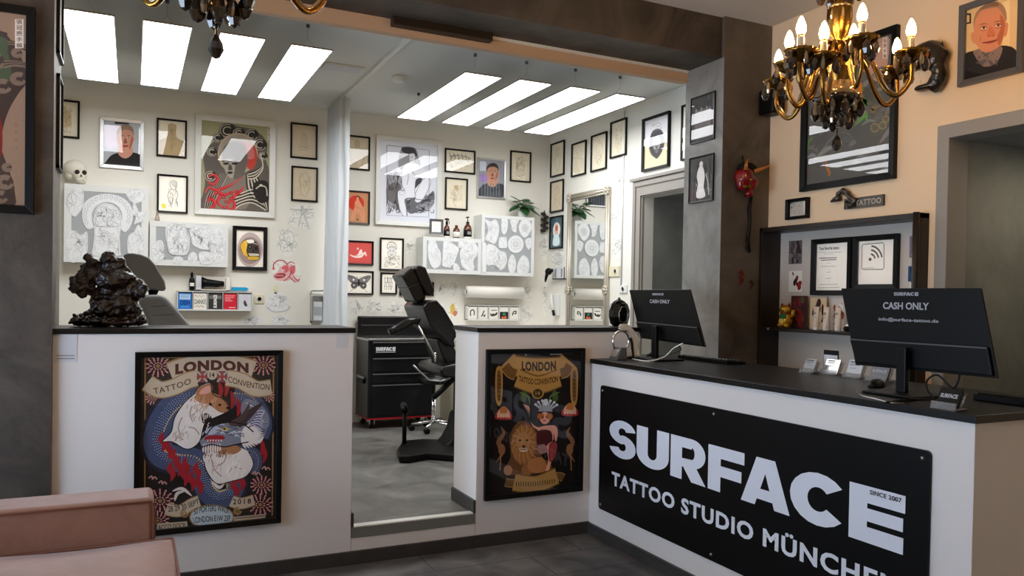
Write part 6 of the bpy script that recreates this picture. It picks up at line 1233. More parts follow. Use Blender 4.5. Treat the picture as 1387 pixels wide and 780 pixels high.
b = MB(); b.ell((XFN-.004-L.x, at(1041, 444, 0, XFN).y-L.y, ZSH-.008-L.z), .009, 'steel', 10, 8); b.build('shelf_pin', r)
# framed sheets on the back panel
def d_cert(a):
    a.crop(1050, 300, 4.59); a.text('Your favorite tattoo', [(272, 158), (398, 152), (398, 172), (272, 178)], INK, .03)
    for y, x0, x1, w in ((192, 256, 410, .002), (203, 300, 360, .002), (228, 272, 384, .005), (240, 284, 380, .005), (260, 318, 346, .002), (280, 286, 376, .003), (300, 328, 338, .002), (316, 318, 346, .003), (335, 330, 336, .002), (355, 314, 350, .003), (373, 328, 340, .002), (392, 276, 390, .003), (412, 268, 400, .003)): a.line([(x0, y), (x1, y-3)], w, GRY if w < .004 else INK, 0)
def d_wifi(a):
    a.crop(1050, 300, 4.59); a.line([(540, 150), (548, 142), (668, 132), (676, 140), (676, 290), (668, 297), (546, 298), (538, 292), (540, 150)], .005, flat(96, 92, 90), 0)
    a.ell(590, 235, 9, 10, INK)
    for k, rr in enumerate((28, 50, 72)): a.ring(592, 234, rr, rr*1.14, .010, INK, 14, radians(-85), radians(-8))
    a.line([(545, 290), (610, 287)], .003, GRY, 0)
picture(PNB, 1098.3, 324.5, 1150.5, 400, 'black-framed white sheet with centred text, left of the wifi sheet', d_cert, fw=.032, fd=.03, cat='framed sheet')
picture(PNB, 1154.6, 320.3, 1213.8, 392, 'black-framed white sheet with a wifi symbol above the big monitor', d_wifi, fw=.032, fd=.03, cat='framed sheet')
def card(pl, x0, y0, x1, y1, lb, fn, pap, d=.0, crop=(1050, 300, 4.59), name='sticker', cat='sticker', th=.0015):
    u0, z1 = pl.uz(x0, y0, d); u1, z0 = pl.uz(x1, y1, d); w = (u1-u0)/2; k = thing(name, lb, cat, pl.w((u0+u1)/2, z0, d), (0, 0, pl.rz)); a = Art(pl, (u0+u1)/2, z0, th, (-w, 0, w, z1-z0)); a.norm()
    a.mb.box((-w, -th, 0), (w, -.0002, z1-z0), pap)
    if fn: fn(a)
    a.mb.build('card', k, fix=False); return k
def rnd_blobs(seed, cols, n=14):
    def f(a):
        R = random.Random(seed)
        for i in range(n): a.ell(R.uniform(.15, .85), R.uniform(.12, .88), R.uniform(.06, .2), R.uniform(.04, .14), flat(*R.choice(cols)), 9, rot=R.uniform(0, 3))
    return f
card(PNB, 1069, 326.5, 1086, 357, 'grey patterned sticker, upper left inside the dark niche cabinet', rnd_blobs(1, [(60, 50, 52), (130, 116, 112), (90, 78, 76)], 30), flat(110, 98, 96))
card(PNB, 1069, 367, 1086, 395, 'white sticker with a dark red splash figure in the niche cabinet', rnd_blobs(2, [(110, 24, 28), (60, 18, 22), (140, 40, 40)], 12), 'paper')
card(PNB, 1232.5, 320, 1247, 348.5, 'sticker with a dark-haired figure, upper right inside the niche cabinet', rnd_blobs(3, [(40, 40, 60), (206, 196, 190), (70, 66, 90)], 12), flat(120, 110, 124))
card(PNB, 1230.5, 360.5, 1247, 381, 'blue sticker with a white bird, right inside the niche cabinet', rnd_blobs(4, [(196, 196, 190), (30, 52, 84)], 5), flat(46, 76, 112))
card(PNB, 1233, 383, 1247, 396, 'small pale sticker below the blue bird sticker', rnd_blobs(5, [(206, 180, 90), (60, 60, 70)], 5), 'paper')
zs = ZSH
PS2 = PL('X', 4.01)
for x0, y0, x1, lb, sd, cols, pap in ((1072, 405, 1093, 'dark red patterned card leaning behind the lucky cat', 6, [(140, 40, 44), (60, 40, 44), (90, 84, 60)], flat(74, 44, 44)), (1098, 406, 1119, 'pale card with a dark brushed line behind the first cream tube', 7, [(60, 40, 40), (214, 186, 150)], flat(216, 190, 156)), (1127, 406, 1149, 'card with black and white curls leaning beside the monitor edge', 8, [(40, 38, 40), (226, 222, 214), (150, 80, 60)], flat(206, 196, 186))):
    k = card(PS2, x0, y0, x1, 450, lb, rnd_blobs(sd, cols, 16), pap, name='art_card', cat='card', th=.002)
    k.location.z = zs+.0005
# lucky cat
def sp(px, py, x): return at(px, py, 0, x)
p = sp(1063, 443, 3.93); r = thing('lucky_cat', 'small golden waving lucky cat at the left end of the cabinet shelf', 'figurine', (3.935, p.y, zs)); r.rotation_euler = (0, 0, -pi/2+.35)
b = MB(); b.ell((0, 0, .055), (.048, .042, .056), 'cat_gold', 20, 14); b.ell((-.02, -.03, .02), (.022, .024, .018), 'cat_gold', 10, 8); b.ell((.02, -.03, .02), (.022, .024, .018), 'cat_gold', 10, 8); b.build('body', r)
b = MB(); b.ell((0, -.005, .122), (.040, .034, .034), 'cat_gold', 20, 14); b.build('head', r)
for s in (-1, 1):
    b = MB(); b.lathe([(.014, 0), (.0, .026)], 'mask_red', 10, c=(s*.024, -.004, .146)); b.build('ear', r)
    b = MB(); b.ell((s*.015, -.036, .126), (.005, .003, .004), BLK, 8, 6); b.build('eye', r)
b = MB(); b.tube([(.038, -.01, .07), (.058, -.018, .09), (.062, -.022, .125)], [.013, .012, .014], 'cat_gold', 10); b.build('raised_paw', r)
b = MB(); b.lathe([(.030, .09), (.034, .096), (.030, .102)], 'mask_red', 18); b.build('collar', r)
b = MB(); b.ell((0, -.038, .078), (.024, .008, .018), flat(30, 110, 66), 12, 8); b.build('bib', r)
b = MB(); b.ell((-.01, -.040, .045), (.02, .008, .022), flat(216, 190, 90), 12, 8); b.build('coin', r)
b = MB(); b.ell((0, -.038, .112), (.010, .004, .005), flat(120, 60, 40), 8, 6); b.build('mouth', r)
for px, lb in ((1104.5, 'white cosmetic tube, nearest to the lucky cat'), (1118, 'white cosmetic tube, middle one of three'), (1134, 'white cosmetic tube, right one of three beside the curled card')):
    p = sp(px, 447, 3.91); k = thing('cream_tube', lb, 'tube', (3.915, p.y, zs), (0, 0, -pi/2), 'tubes on the cabinet shelf'); n = 20; vs = []
    b = MB(); H = .148; prof = [(.021, .017), (.021, .03), (.021, .07), (.022, .11), (.0235, H)]; fl_ = [1, 1, .8, .45, .08]
    b2 = MB(); b2.lathe([(.018, 0), (.018, .018)], 'frame_white', 20); b2.build('cap', k)
    for (rr, z), f in zip(prof, fl_):
        for i in range(n): t = 2*pi*i/n; vs.append((rr*cos(t), rr*f*sin(t), z))
    b.add(vs, [(j*n+i, j*n+(i+1)%n, (j+1)*n+(i+1)%n, (j+1)*n+i) for j in range(4) for i in range(n)]+[tuple(range(4*n, 5*n))], 'cream_tube', True); b.build('body', k)
    b = MB(); b.box((-.010, -.0195, .08), (.010, -.0160, .083), GRY); b.box((-.006, -.016, .10), (.006, -.0125, .115), GRY); b.build('print', k)
p = sp(1148, 448, 3.9); b = MB(); b.ell((0, 0, .02), (.03, .02, .02), BLK, 12, 8); b.ell((0, 0, .036), (.02, .014, .012), 'paper', 10, 6); b.v = [(a+3.9, c+p.y, d+zs) for a, c, d in b.v]; solo(b, 'trinket', 'tiny black and white trinket on the shelf at the monitor edge', 'trinket', (3.9, p.y, zs))
# ======================= ON THE WARM WALL =======================
def d_box(a): a.crop(1010, 260, 9.75); a.poly([(555, 130), (760, 82), (775, 318), (578, 325)], flat(196, 190, 176)); a.ell(597, 145, 11, 10, BLK); a.ell(608, 208, 11, 10, BLK); rnd_curves(a, 71, 16, 600, 110, 740, 310, GRY, .003)
picture(PW, 1063.3, 270.5, 1092, 294.8, 'small black shadow frame with a tilted grey picture, left of the metal lettering', d_box, fw=.02, fd=.035, glass=False)
p0 = PW.uz(1144, 284, .01); p1 = PW.uz(1197.5, 263, .01); uc = (p0[0]+p1[0])/2; w = (p1[0]-p0[0])/2; h = p1[1]-p0[1]
r = thing('tattoo_plaque', 'dark metal plaque reading TATTOO with a tattoo machine emblem', 'plaque', PW.w(uc, p0[1]), (0, 0, -pi/2)); mat('pewter', (84, 78, 72), .35, metal=.7)
b = MB(); b.box((-w, -.012, 0), (w, -.001, h), 'pewter'); b.build('plate', r, bevel=.002)
b = MB()
for q in ((-w, 0, w, .006), (-w, h-.006, w, h), (-w, 0, -w+.006, h), (w-.006, 0, w, h)): b.box((q[0], -.016, q[1]), (q[2], -.012, q[3]), 'pewter')
b.build('rim', r); textpart('lettering', r, 'TATTOO', -w+2*w*.29, w-.015, .014, h-.014, -.0135, flat(170, 164, 154), .05, 1.05)
def U(px, py): u, z = PW.uz(px, py, .03); return (u-uc, -.025, z-p0[1])
b = MB(); b.tube([U(1125, 273), U(1130, 270), U(1137, 268)], [.008, .016, .02], 'pewter', 10); b.tube([U(1133, 271), U(1135, 262), U(1141, 257), U(1149, 262)], [.014, .016, .014, .012], 'pewter', 10); b.tube([U(1138, 259), U(1146, 262), U(1152, 268), U(1157, 272), U(1153, 278), U(1147, 277), U(1146, 272)], [.01, .015, .016, .015, .013, .01, .007], 'pewter', 10); b.tube([U(1149, 275), U(1148, 282)], .008, 'pewter', 8); b.build('machine_emblem', r)
# black loudspeaker in the corner, on the warm wall
p = sp(1039, 158, 3.88); z1 = sp(1039, 125, 3.88).z
r = thing('wall_speaker', 'small black speaker box in the corner beside the brown column', 'speaker', (3.87, 4.03, p.z)); b = MB(); b.box((-.06, -.075, 0), (.055, .065, z1-p.z), 'plastic_black'); b.build('housing', r, bevel=.015, seg=3)
b = MB(); b.box((.055, -.015, .03), (.079, .015, .06), 'plastic_black'); b.build('mount', r)
b = MB(); b.lathe([(.03, 0), (.028, .003), (0, .003)], 'plastic_black', 16, c=(0, -.076, (z1-p.z)*.5), R=Matrix.Rotation(pi/2, 3, 'X')); b.build('cone', r)
# snarling animal head sculpture
p = sp(1262, 95, 3.9); r = thing('wall_sculpture', 'dark snarling beast head mounted on the wall right of the lit chandelier', 'sculpture', (XW, p.y, p.z-.17), (0, 0, -pi/2)); k = .00295
def Q(px, py, d=.06): u, z = PW.uz(px, py, .08); return (u+p.y, -d, z-p.z+.17)
def blobs(name, L_, m, root, rem=.012):
    b = MB()
    for c_, rr in L_: b.ell(c_, rr, m, 16, 12)
    o = b.build(name, root); d = o.modifiers.new('fuse', 'REMESH'); d.mode = 'VOXEL'; d.voxel_size = rem; d.use_smooth_shade = True
    s_ = o.modifiers.new('soft', 'SMOOTH'); s_.iterations = 2; s_.factor = .5
    t = bpy.data.textures.new(name, 'CLOUDS'); t.noise_scale = rem*5; dd = o.modifiers.new('relief', 'DISPLACE'); dd.texture = t; dd.strength = rem*1.1; dd.texture_coords = 'LOCAL'
    return o
blobs('head', [(Q(1254, 70), (.085, .075, .06)), (Q(1264, 78), (.06, .06, .075)), (Q(1268, 96, .05), (.035, .05, .09)), (Q(1246, 82, .08), (.045, .05, .035)), (Q(1262, 112, .05), (.035, .045, .05)), (Q(1250, 119, .07), (.055, .045, .02)), (Q(1243, 90, .09), (.035, .04, .03)), (Q(1272, 72, .04), (.03, .03, .03))], 'wall_sculpture', r, .009)
b = MB(); b.lathe([(.014, 0), (0, .05)], 'wall_sculpture', 8, c=Q(1271, 66, .05)); b.build('horn', r)
for q in ((1243, 71), (1262, 76)): b = MB(); b.ell(Q(*q, .125), (.016, .01, .02), flat(150, 84, 30), 10, 8); b.build('eye', r)
for i, (x, y) in enumerate(((1243, 99), (1247, 98), (1252, 98), (1257, 99))): b = MB(); b.lathe([(0, -.03), (.005, 0)], 'bone', 8, c=Q(x, y, .10)); b.build('fang', r)
for i, (x, y) in enumerate(((1244, 113), (1250, 112), (1256, 112))): b = MB(); b.lathe([(.005, 0), (0, .024)], 'bone', 8, c=Q(x, y, .10)); b.build('fang', r)
# ======================= MASK AND STICKERS ON THE COLUMN =======================
YP = Y0-.03
def cp(px, py, d): return at(px, py, 1, YP-d)
p = cp(1013, 268, .05); r = thing('demon_mask', 'red horned demon mask with long black cord on the brown column', 'mask', (p.x, YP, p.z)); L = Vector((p.x, YP, p.z))
def D(px, py, d=.05): return tuple(cp(px, py, d)-L)
o = blobs('face', [(D(1010, 240), (.060, .05, .075)), (D(1004, 248, .04), (.035, .04, .055)), (D(1018, 248, .055), (.045, .045, .05)), (D(1014, 262, .05), (.03, .035, .028)), (D(1000, 240, .03), (.025, .03, .05))], 'mask_red', r, .008)
b = MB(); b.ell(D(1012, 227, .04), (.075, .05, .035), BLK, 18, 10); b.build('hair', r)
b = MB(); b.tube([D(1010, 230, .09), D(1011, 222, .10), D(1013, 215, .09)], [.014, .011, .002], 'horn', 10); b.build('horn', r)
b = MB(); b.tube([D(1022, 232, .08), D(1031, 229, .09), D(1039, 226, .08), D(1043, 223, .07)], [.014, .012, .007, .002], 'horn', 10); b.build('horn', r)
for x, y in ((1004, 240), (1017, 243)): b = MB(); b.ell(D(x, y, .098), (.010, .006, .006), 'gold', 10, 6); b.build('eye', r)
b = MB(); b.ell(D(1013, 252, .105), (.024, .008, .010), BLK, 12, 6); b.build('mouth', r)
for i in range(4): b = MB(); b.box(tuple(Vector(D(1008+i*3, 254, .116))), tuple(Vector(D(1009.6+i*3, 251, .110))), 'gold'); b.build('tooth', r)
b = MB(); b.tube([D(1006, 211, .01), D(1007, 222, .02)], .005, 'plastic_black', 6); b.build('hook', r)
b = MB(); b.tube([D(1019, 262, .03), D(1015, 282, .02), D(1016, 300, .02), D(1013, 325, .02), D(1015, 342, .02)], [.011, .014, .011, .014, .008], 'plastic_black', 8); b.tube([D(1014, 322, .03), D(1012, 334, .03), D(1016, 340, .03)], .010, 'plastic_black', 8); b.build('cord', r)
for (px, py), lb, col in (((1004, 373), 'small dark red ornament low on the brown column', (110, 34, 20)), ((1018, 379), 'tiny dark brown mark right of the red ornament on the column', (66, 40, 26))):
    q = cp(px, py, .005); b = MB()
    for k in range(5 if px < 1010 else 3): b.ell((q.x+.014*(k % 2)-.007, YP-.008, q.z+.02*k-.05), (.014, .008, .012), flat(*col), 10, 6)
    solo(b, 'wall_ornament', lb, 'ornament', (q.x, YP, q.z))
# ======================= ON THE COUNTER =======================
ZT = 1.081
def monitor(name, corners, standpx, label, ylab, xd):
    """corners TL TR BR BL of the back of the display; the display stands in the plane x=xd, seen from behind"""
    P = [at(x, y, 0, xd) for x, y in corners]; zt = (P[0].z+P[1].z)/2; zb = (P[2].z+P[3].z)/2; yl = (P[0].y+P[3].y)/2; yr = (P[1].y+P[2].y)/2
    w = (yl-yr)/2; h = zt-zb; yc = (yl+yr)/2
    r = thing('monitor', label, 'monitor', (xd, yc, ZT), (0, 0, -pi/2))    # local x to the viewer's right, local y away from the viewer
    sh = [(P[i].y, P[i].z) for i in range(4)]
    f = lambda i: (yc-P[i].y, P[i].z-ZT)
    tilt = .06
    def quad(y0_, ins, m, name, th, top=1):
        q = [f(0), f(1), f(2), f(3)]; b = MB(); c = (sum(a for a, _ in q)/4, sum(z for _, z in q)/4); q = [(a+(c[0]-a)*ins, z+(c[1]-z)*ins) for a, z in q]
        b.prism([(a, y0_, z) for a, z in q], (0, th, 0), m); return b.build(name, r, bevel=.003)
    quad(.0, 0, 'plastic_black', 'display_back', .012); quad(.0125, .03, 'gloss_black', 'screen', .002)
    q = [f(3), f(2)]; zz = lambda t, k: f(3)[0]*(1-t)+f(2)[0]*t
    b = MB(); zl = f(3)[1]*(1-.0)+h*.34; x0 = f(3)[0]; x1 = f(2)[0]
    b.prism([(f(3)[0]+.012-.0*h, -.001, f(3)[1]+.012), (f(2)[0]-.012, -.001, f(2)[1]+.008), (f(2)[0]*.66+f(1)[0]*.34-.008, -.001, f(2)[1]*.66+f(1)[1]*.34), (f(3)[0]*.66+f(0)[0]*.34+.008, -.001, f(3)[1]*.66+f(0)[1]*.34)], (0, -.014, 0), 'plastic_black'); b.build('rear_housing', r, bevel=.004)
    b = MB(); b.prism([(f(3)[0]*.66+f(0)[0]*.34+.01, -.0152, f(3)[1]*.66+f(0)[1]*.34-.001), (f(2)[0]*.66+f(1)[0]*.34-.01, -.0152, f(2)[1]*.66+f(1)[1]*.34-.001), (f(2)[0]*.66+f(1)[0]*.34-.01, -.0152, f(2)[1]*.66+f(1)[1]*.34-.006), (f(3)[0]*.66+f(0)[0]*.34+.01, -.0152, f(3)[1]*.66+f(0)[1]*.34-.006)], (0, .002, 0), 'frame_grey'); b.build('rear_ridge', r)
    sx = yc-at(standpx[0], standpx[1], 0, xd-.03).y
    b = MB(); b.box((sx-.022, -.055, .012), (sx+.022, -.03, zl-.02), 'plastic_black'); b.build('stand_column', r, bevel=.004)
    b = MB(); b.box((sx-.12, -.13, 0), (sx+.12, .09, .012), 'plastic_black'); b.build('stand_base', r, bevel=.005)
    return r, w, h, yc, zt
GR2 = flat(176, 178, 184)
def mtext(r, txt, xd, yc, px, m, bold=0, sp_=1, nm='lettering'):
    (x0, y0), (x1, y1) = px; a = at(x0, y0, 0, xd-.004); c = at(x1, y1, 0, xd-.004); return textpart(nm, r, txt, yc-a.y, yc-c.y, c.z-ZT, a.z-ZT, -.0035, m, bold, sp_)
r, w, h, yc, zt = monitor('monitor', ((1139, 390.5), (1328, 390), (1351.5, 512.5), (1158.5, 494)), (1226, 470), 'large black monitor seen from behind, CASH ONLY and an e-mail address on it', 0, 2.84)
def mlogo(r, yc, xd, a0, a1):
    a = at(*a0, 0, xd-.004); c = at(*a1, 0, xd-.004); b = MB(); logo_glyphs(b, yc-a.y, yc-c.y, c.z-ZT, a.z-ZT, -.0035, GR2); b.build('logo', r, fix=False)
mlogo(r, yc, 2.84, (1210.5, 395.8), (1244, 400.6)); mtext(r, 'CASH ONLY', 2.84, yc, ((1196, 409), (1258, 420)), GR2, .03); mtext(r, 'info@surface-tattoo.de', 2.84, yc, ((1190, 429.5), (1271, 438.5)), GR2, .02)
r2, w2_, h2, yc2, zt2_ = monitor('monitor', ((852, 392.5), (934, 392), (955, 470), (868, 458)), (890, 455), 'smaller black monitor seen from behind in front of the concrete column', 0, 2.93)
mlogo(r2, yc2, 2.93, (883.5, 397), (898.5, 400)); mtext(r2, 'CASH ONLY', 2.93, yc2, ((880, 405.5), (907, 411)), GR2, .03)
def cable(pts, rad, m, lb, name='cable'):
    P = [at(x, y, 2, ZT+rad+(q[0] if q else 0)) if len(q) < 2 else at(x, y, 0, q[1]) for x, y, *q in pts]; b = MB(); b.tube([tuple(p) for p in P], rad, m, 8)
    v = b.v; b.tube([tuple(p) for p in spline([tuple(p) for p in P], 6)], rad, m, 8); b.v = b.v[len(P)*8:]; nf = (len(P)-1)*8+2; b.f = [[i-len(P)*8 for i in f] for f in b.f[nf:]]; b.mi = b.mi[nf:]; b.sm = b.sm[nf:]
    return solo(b, name, lb, 'cable', (P[0].x, P[0].y, ZT))
cable([(1300, 505, 0, 2.85), (1298, 515, 0, 2.85), (1290, 525, 0, 2.84), (1270, 508, 0, 2.83), (1256, 515, 0, 2.82), (1256, 528, 0, 2.8), (1264, 540), (1240, 541), (1200, 545)], .004, 'plastic_black', 'black cable looping below the large monitor')
cable([(1160, 530), (1168, 536), (1185, 540), (1205, 545), (1225, 546)], .0025, 'steel', 'thin grey cable lying before the mouse of the large monitor')
cable([(925, 465, 0, 2.92), (912, 472, 0, 2.90), (900, 483, 0, 2.87), (880, 489), (862, 487), (845, 483), (838, 482)], .004, 'frame_white', 'white cable sagging from the smaller monitor to the silver ring')
cable([(918, 467, 0, 2.94), (922, 474, 0, 2.95), (905, 480, 0, 2.96), (895, 481, 0, 3.0), (890, 482)], .003, 'plastic_black', 'black cable behind the stand of the smaller monitor')
def keyboard(pa, pb, label, depth=.14):
    a = at(*pa, 2, ZT+.01); c = at(*pb, 2, ZT+.01); Ln = abs(a.y-c.y); Ln = min(Ln, .46); yc = (a.y+c.y)/2; k = thing('keyboard', label, 'keyboard', (a.x+depth/2, yc, ZT), (0, 0, 0))
    b = MB(); b.prism([(-depth/2, -Ln/2, .0), (depth/2, -Ln/2, 0), (depth/2, -Ln/2, .013), (-depth/2, -Ln/2, .024)], (0, Ln, 0), 'plastic_black'); b.build('case', k, bevel=.003); n = 0
    for i in range(5):
        for j in range(16): x = depth/2-.012-(i+.5)*(depth-.024)/5; y = -Ln/2+.012+(j+.5)*(Ln-.024)/16; z = .013+.011*(depth/2-x)/depth; q = MB(); q.box((x-.009, y-.0105, z), (x+.009, y+.0105, z+.007), 'tool_black'); q.build('key', k, bevel=.0015, seg=1)
    return k
keyboard((905, 482), (988, 494), 'black keyboard behind the smaller monitor, in front of the column')
keyboard((1318, 538), (1384, 549), 'black keyboard at the right end of the counter')
def mouse(px, py, lb):
    p = at(px, py, 2, ZT); k = thing('computer_mouse', lb, 'mouse', (p.x, p.y, ZT), (0, 0, .3)); b = MB(); b.ell((0, 0, .006), (.055, .031, .030), 'plastic_black', 20, 12); b.v = [(x, y, max(z, 0)) for x, y, z in b.v]; b.build('shell', k); b = MB(); b.ell((.03, 0, .029), (.012, .004, .006), 'frame_grey', 10, 6); b.build('wheel', k)
mouse(1187, 524, 'black mouse left of the stand of the large monitor'); mouse(884, 484, 'dark mouse behind the stand of the smaller monitor')
# silver ring stand with card terminal
p = at(833, 486, 2, ZT); q = at(831, 479, 2, ZT)
r = thing('card_terminal', 'small silver-grey stand box at the far left end of the counter', 'card terminal', (2.72, p.y-.08, ZT)); r.location = (at(834, 487, 2, ZT).x+.02, at(834, 487, 2, ZT).y, ZT); r.rotation_euler = (0, 0, -pi/2)
b = MB(); b.prism([(-.05, -.04, 0), (-.05, .04, 0), (-.05, .03, .075), (-.05, -.005, .075)], (.09, 0, 0), 'frame_grey'); b.build('body', r, bevel=.003)
b = MB(); b.prism([(-.04, -.034, .02), (-.04, -.012, .062), (.03, -.012, .062), (.03, -.034, .02)], (0, -.002, 0), 'steel'); b.build('display', r)
rc = at(841, 462, 1, 4.03); r = thing('ring_stand', 'big silver ring with coiled pale cables leaning beside the partition end', 'ring', (rc.x+.03, 4.03, ZT)); cz = rc.z-ZT
b = MB(); b.tube([(-.03+.058*cos(t*pi/16), .0, cz+.062*sin(t*pi/16)) for t in range(32)], .0065, 'chrome', 10, closed=True); b.build('ring', r)
b = MB(); b.tube([(-.05, .0, cz-.055), (-.05, 0, .01), (.05, -.02, .01), (.05, 0, .1), (.04, 0, cz+.02)], .009, 'plastic_black', 8); b.build('foot', r)
for i in range(8): b = MB(); b.tube(spline([(-.02-.01*(i % 3), .01, cz+.07+.004*i), (.03, .012, cz+.065+.004*i), (.062+.006*i, .01, cz+.02), (.062+.004*i, 0, cz-.03), (.03+.01*i, -.01, .02)], 6), .0055, 'frame_white', 8); b.build('cable_loop', r)
# holders with business cards
def card_holder(px, py, lb, cards, rz=-pi/2, s=1.0, tall=.05, logo=False, xx=None):
    p = at(px, py, 2, ZT); k = thing('card_holder', lb, 'card holder', (p.x, p.y, ZT), (0, 0, rz)); w = .05*s
    b = MB(); b.prism([(-w, -.03, 0), (-w, .03, 0), (-w, .035, .006), (-w, -.03, .006)], (2*w, 0, 0), 'acrylic'); b.prism([(-w, .0, .005), (-w, .004, .005), (-w, .034, tall), (-w, .030, tall)], (2*w, 0, 0), 'acrylic'); b.prism([(-w, -.032, .0), (-w, -.028, .0), (-w, -.020, .026), (-w, -.024, .026)], (2*w, 0, 0), 'acrylic'); b.build('acrylic_stand', k, bevel=.001)
    b = MB(); n = cards[0]
    b.prism([(-w*.86, -.012, .007), (-w*.86, -.003, .007), (-w*.86, .026, tall+.012), (-w*.86, .017, tall+.012)], (2*w*.86, 0, 0), cards[1]); k2 = thing('business_cards', 'cards held by the '+lb, 'business cards', (p.x, p.y, ZT), (0, 0, rz)); cd = b.build('card_stack', k2)
    if logo:
        b = MB(); vs, fs, _ = textmesh('SURFACE', .05); T_ = lambda v: (-.0125+.029*v, .007+(tall+.005)*v)
        b.add([(-w*.68+2*w*.68*u, -.0135+.029*(.5+.22*q), .007+(tall+.005)*(.5+.22*q)) for u, q in vs], fs, GR2); b.build('card_print', cd, fix=False)
    else:
        R = random.Random(px); b = MB()
        for i, v in enumerate((.86, .78, .7, .5)): q0 = -.0125+.029*v-.0006; z0 = .007+(tall+.005)*v; u0 = -.7+.1*(i % 2); u1 = .1+.5*R.random(); b.prism([(w*u0, q0, z0), (w*u1, q0, z0), (w*u1, q0+.001, z0+.0025+.002*(i == 0)), (w*u0, q0+.001, z0+.0025+.002*(i == 0))], (0, -.0003, .0), INK if i % 2 == 0 else GRY)
        b.build('card_print', cd, fix=False)
    return k
card_holder(1096, 505, 'acrylic holder with grey cards, farthest from the large monitor', (4, 'board_grey'), s=.85, tall=.06)
card_holder(1126, 507, 'acrylic holder with a silver card and a dark card behind it', (4, 'steel'), s=1.05, tall=.065)
p = at(1131, 505, 2, ZT); b = MB(); p.x = 3.30; b.box((p.x, p.y-.05, ZT), (p.x+.005, p.y+.045, ZT+.12), BLK); b.box((p.x-.002, p.y-.046, ZT+.01), (p.x, p.y+.041, ZT+.095), 'paper_grey'); solo(b, 'standing_card', 'upright card with black top edge behind the silver card holder', 'card', (p.x, p.y, ZT))
card_holder(1157, 512, 'acrylic holder with bright white cards just left of the SURFACE holder', (4, 'paper_grey'), s=1.0, tall=.075)
card_holder(1190, 517, 'acrylic holder with dark SURFACE cards half behind the large monitor', (4, 'frame_grey'), s=1.15, tall=.065, logo=True)
card_holder(1284, 554, 'acrylic holder with dark SURFACE cards at the counter front edge', (4, 'frame_black'), s=.95, tall=.06, logo=True)
# ======================= CHANDELIERS =======================
D0 = 3.32; ctr = atd(1133, 205, D0); CX, CY = ctr.x, ctr.y
GC = 'smoky glass chandeliers of the shop'
r = thing('chandelier', 'lit smoky glass and gold chandelier with candle bulbs before the big poster', 'chandelier', (CX, CY, ctr.z), group=None); L = r.location
zb = .41     # height of the lamp holders above the lowest crystal
def dropmesh(s=1):
    b = MB(); b.lathe([(0, -.060*s), (.010*s, -.054*s), (.0165*s, -.038*s), (.013*s, -.020*s), (.005*s, -.006*s), (0, -.0)], 'smoke_crystal', 7, smooth=False); b.ell((0, 0, .005), .005, 'clear_crystal', 6, 5); return b
dm = dropmesh(); d0 = dm.build('crystal_drop', r, loc=(0, 0, .1)); dmesh = d0.data; bpy.data.objects.remove(d0)
dm = MB(); dm.lathe([(0, -.046), (.006, -.043), (.0085, -.03), (.0065, -.014), (.003, -.004), (0, 0)], 'clear_crystal', 7, smooth=False); dm.ell((0, 0, .005), .0045, 'smoke_crystal', 6, 5); d0 = dm.build('crystal_drop', r); dmesh2 = d0.data; bpy.data.objects.remove(d0)
def drop(parent, p, clear=False, s=1.15):
    o = bpy.data.objects.new('crystal_drop', dmesh2 if clear else dmesh); C.objects.link(o); o.parent = parent; o.location = p; o.rotation_euler = (0, 0, p[0]*50); o.scale = (s, s, s); return o
# stem of glass bulbs
b = MB(); b.lathe([(.012, .155), (.02, .172), (.06, .187), (.088, .207), (.096, .226), (.088, .230), (.05, .222), (.022, .226), (.022, .275)], 'smoke_crystal', 28, flute=.06, fn=14, sc=(1, 1)); b.build('bottom_bowl', r)
b = MB(); b.lathe([(.075, .222), (.072, .24), (.068, .285), (.06, .24), (.05, .225)], 'clear_crystal', 28, flute=.08, fn=14); b.build('glass_crown', r)
b = MB(); b.lathe([(.022, .265), (.030, .29), (.040, .32), (.048, .35), (.040, .375), (.022, .39), (.028, .40), (.042, .43), (.040, .445), (.02, .455), (.02, .47), (.034, .49), (.042, .53), (.047, .56), (.046, .60), (.042, .61), (.022, .625), (.020, .64), (.030, .66), (.022, .70), (.012, .76), (.012, .80), (.02, .82), (.012, .84), (.01, .9)], 'antique_gold', 26, flute=.09, fn=13); b.build('stem', r)
b = MB(); b.lathe([(.044, .60), (.049, .606), (.044, .612)], 'clear_crystal', 26); b.build('stem_ring', r)
# the chain and rose up to the ceiling
zc_ = ZC-L.z
for i in range(int((zc_-.9)/.032)):
    z = .9+.032*i+.012; b = MB(); R_ = Matrix.Rotation(pi/2*(i % 2), 3, 'Z'); b.tube([R_@Vector((.009*cos(t*pi/5), 0, z+.019*sin(t*pi/5))) for t in range(10)], .0025, 'antique_gold', 6, closed=True); b.build('chain_link', r)
b = MB(); b.lathe([(.008, zc_-.06), (.03, zc_-.05), (.06, zc_-.015), (.062, zc_-.001)], 'antique_gold', 24); b.build('ceiling_rose', r)
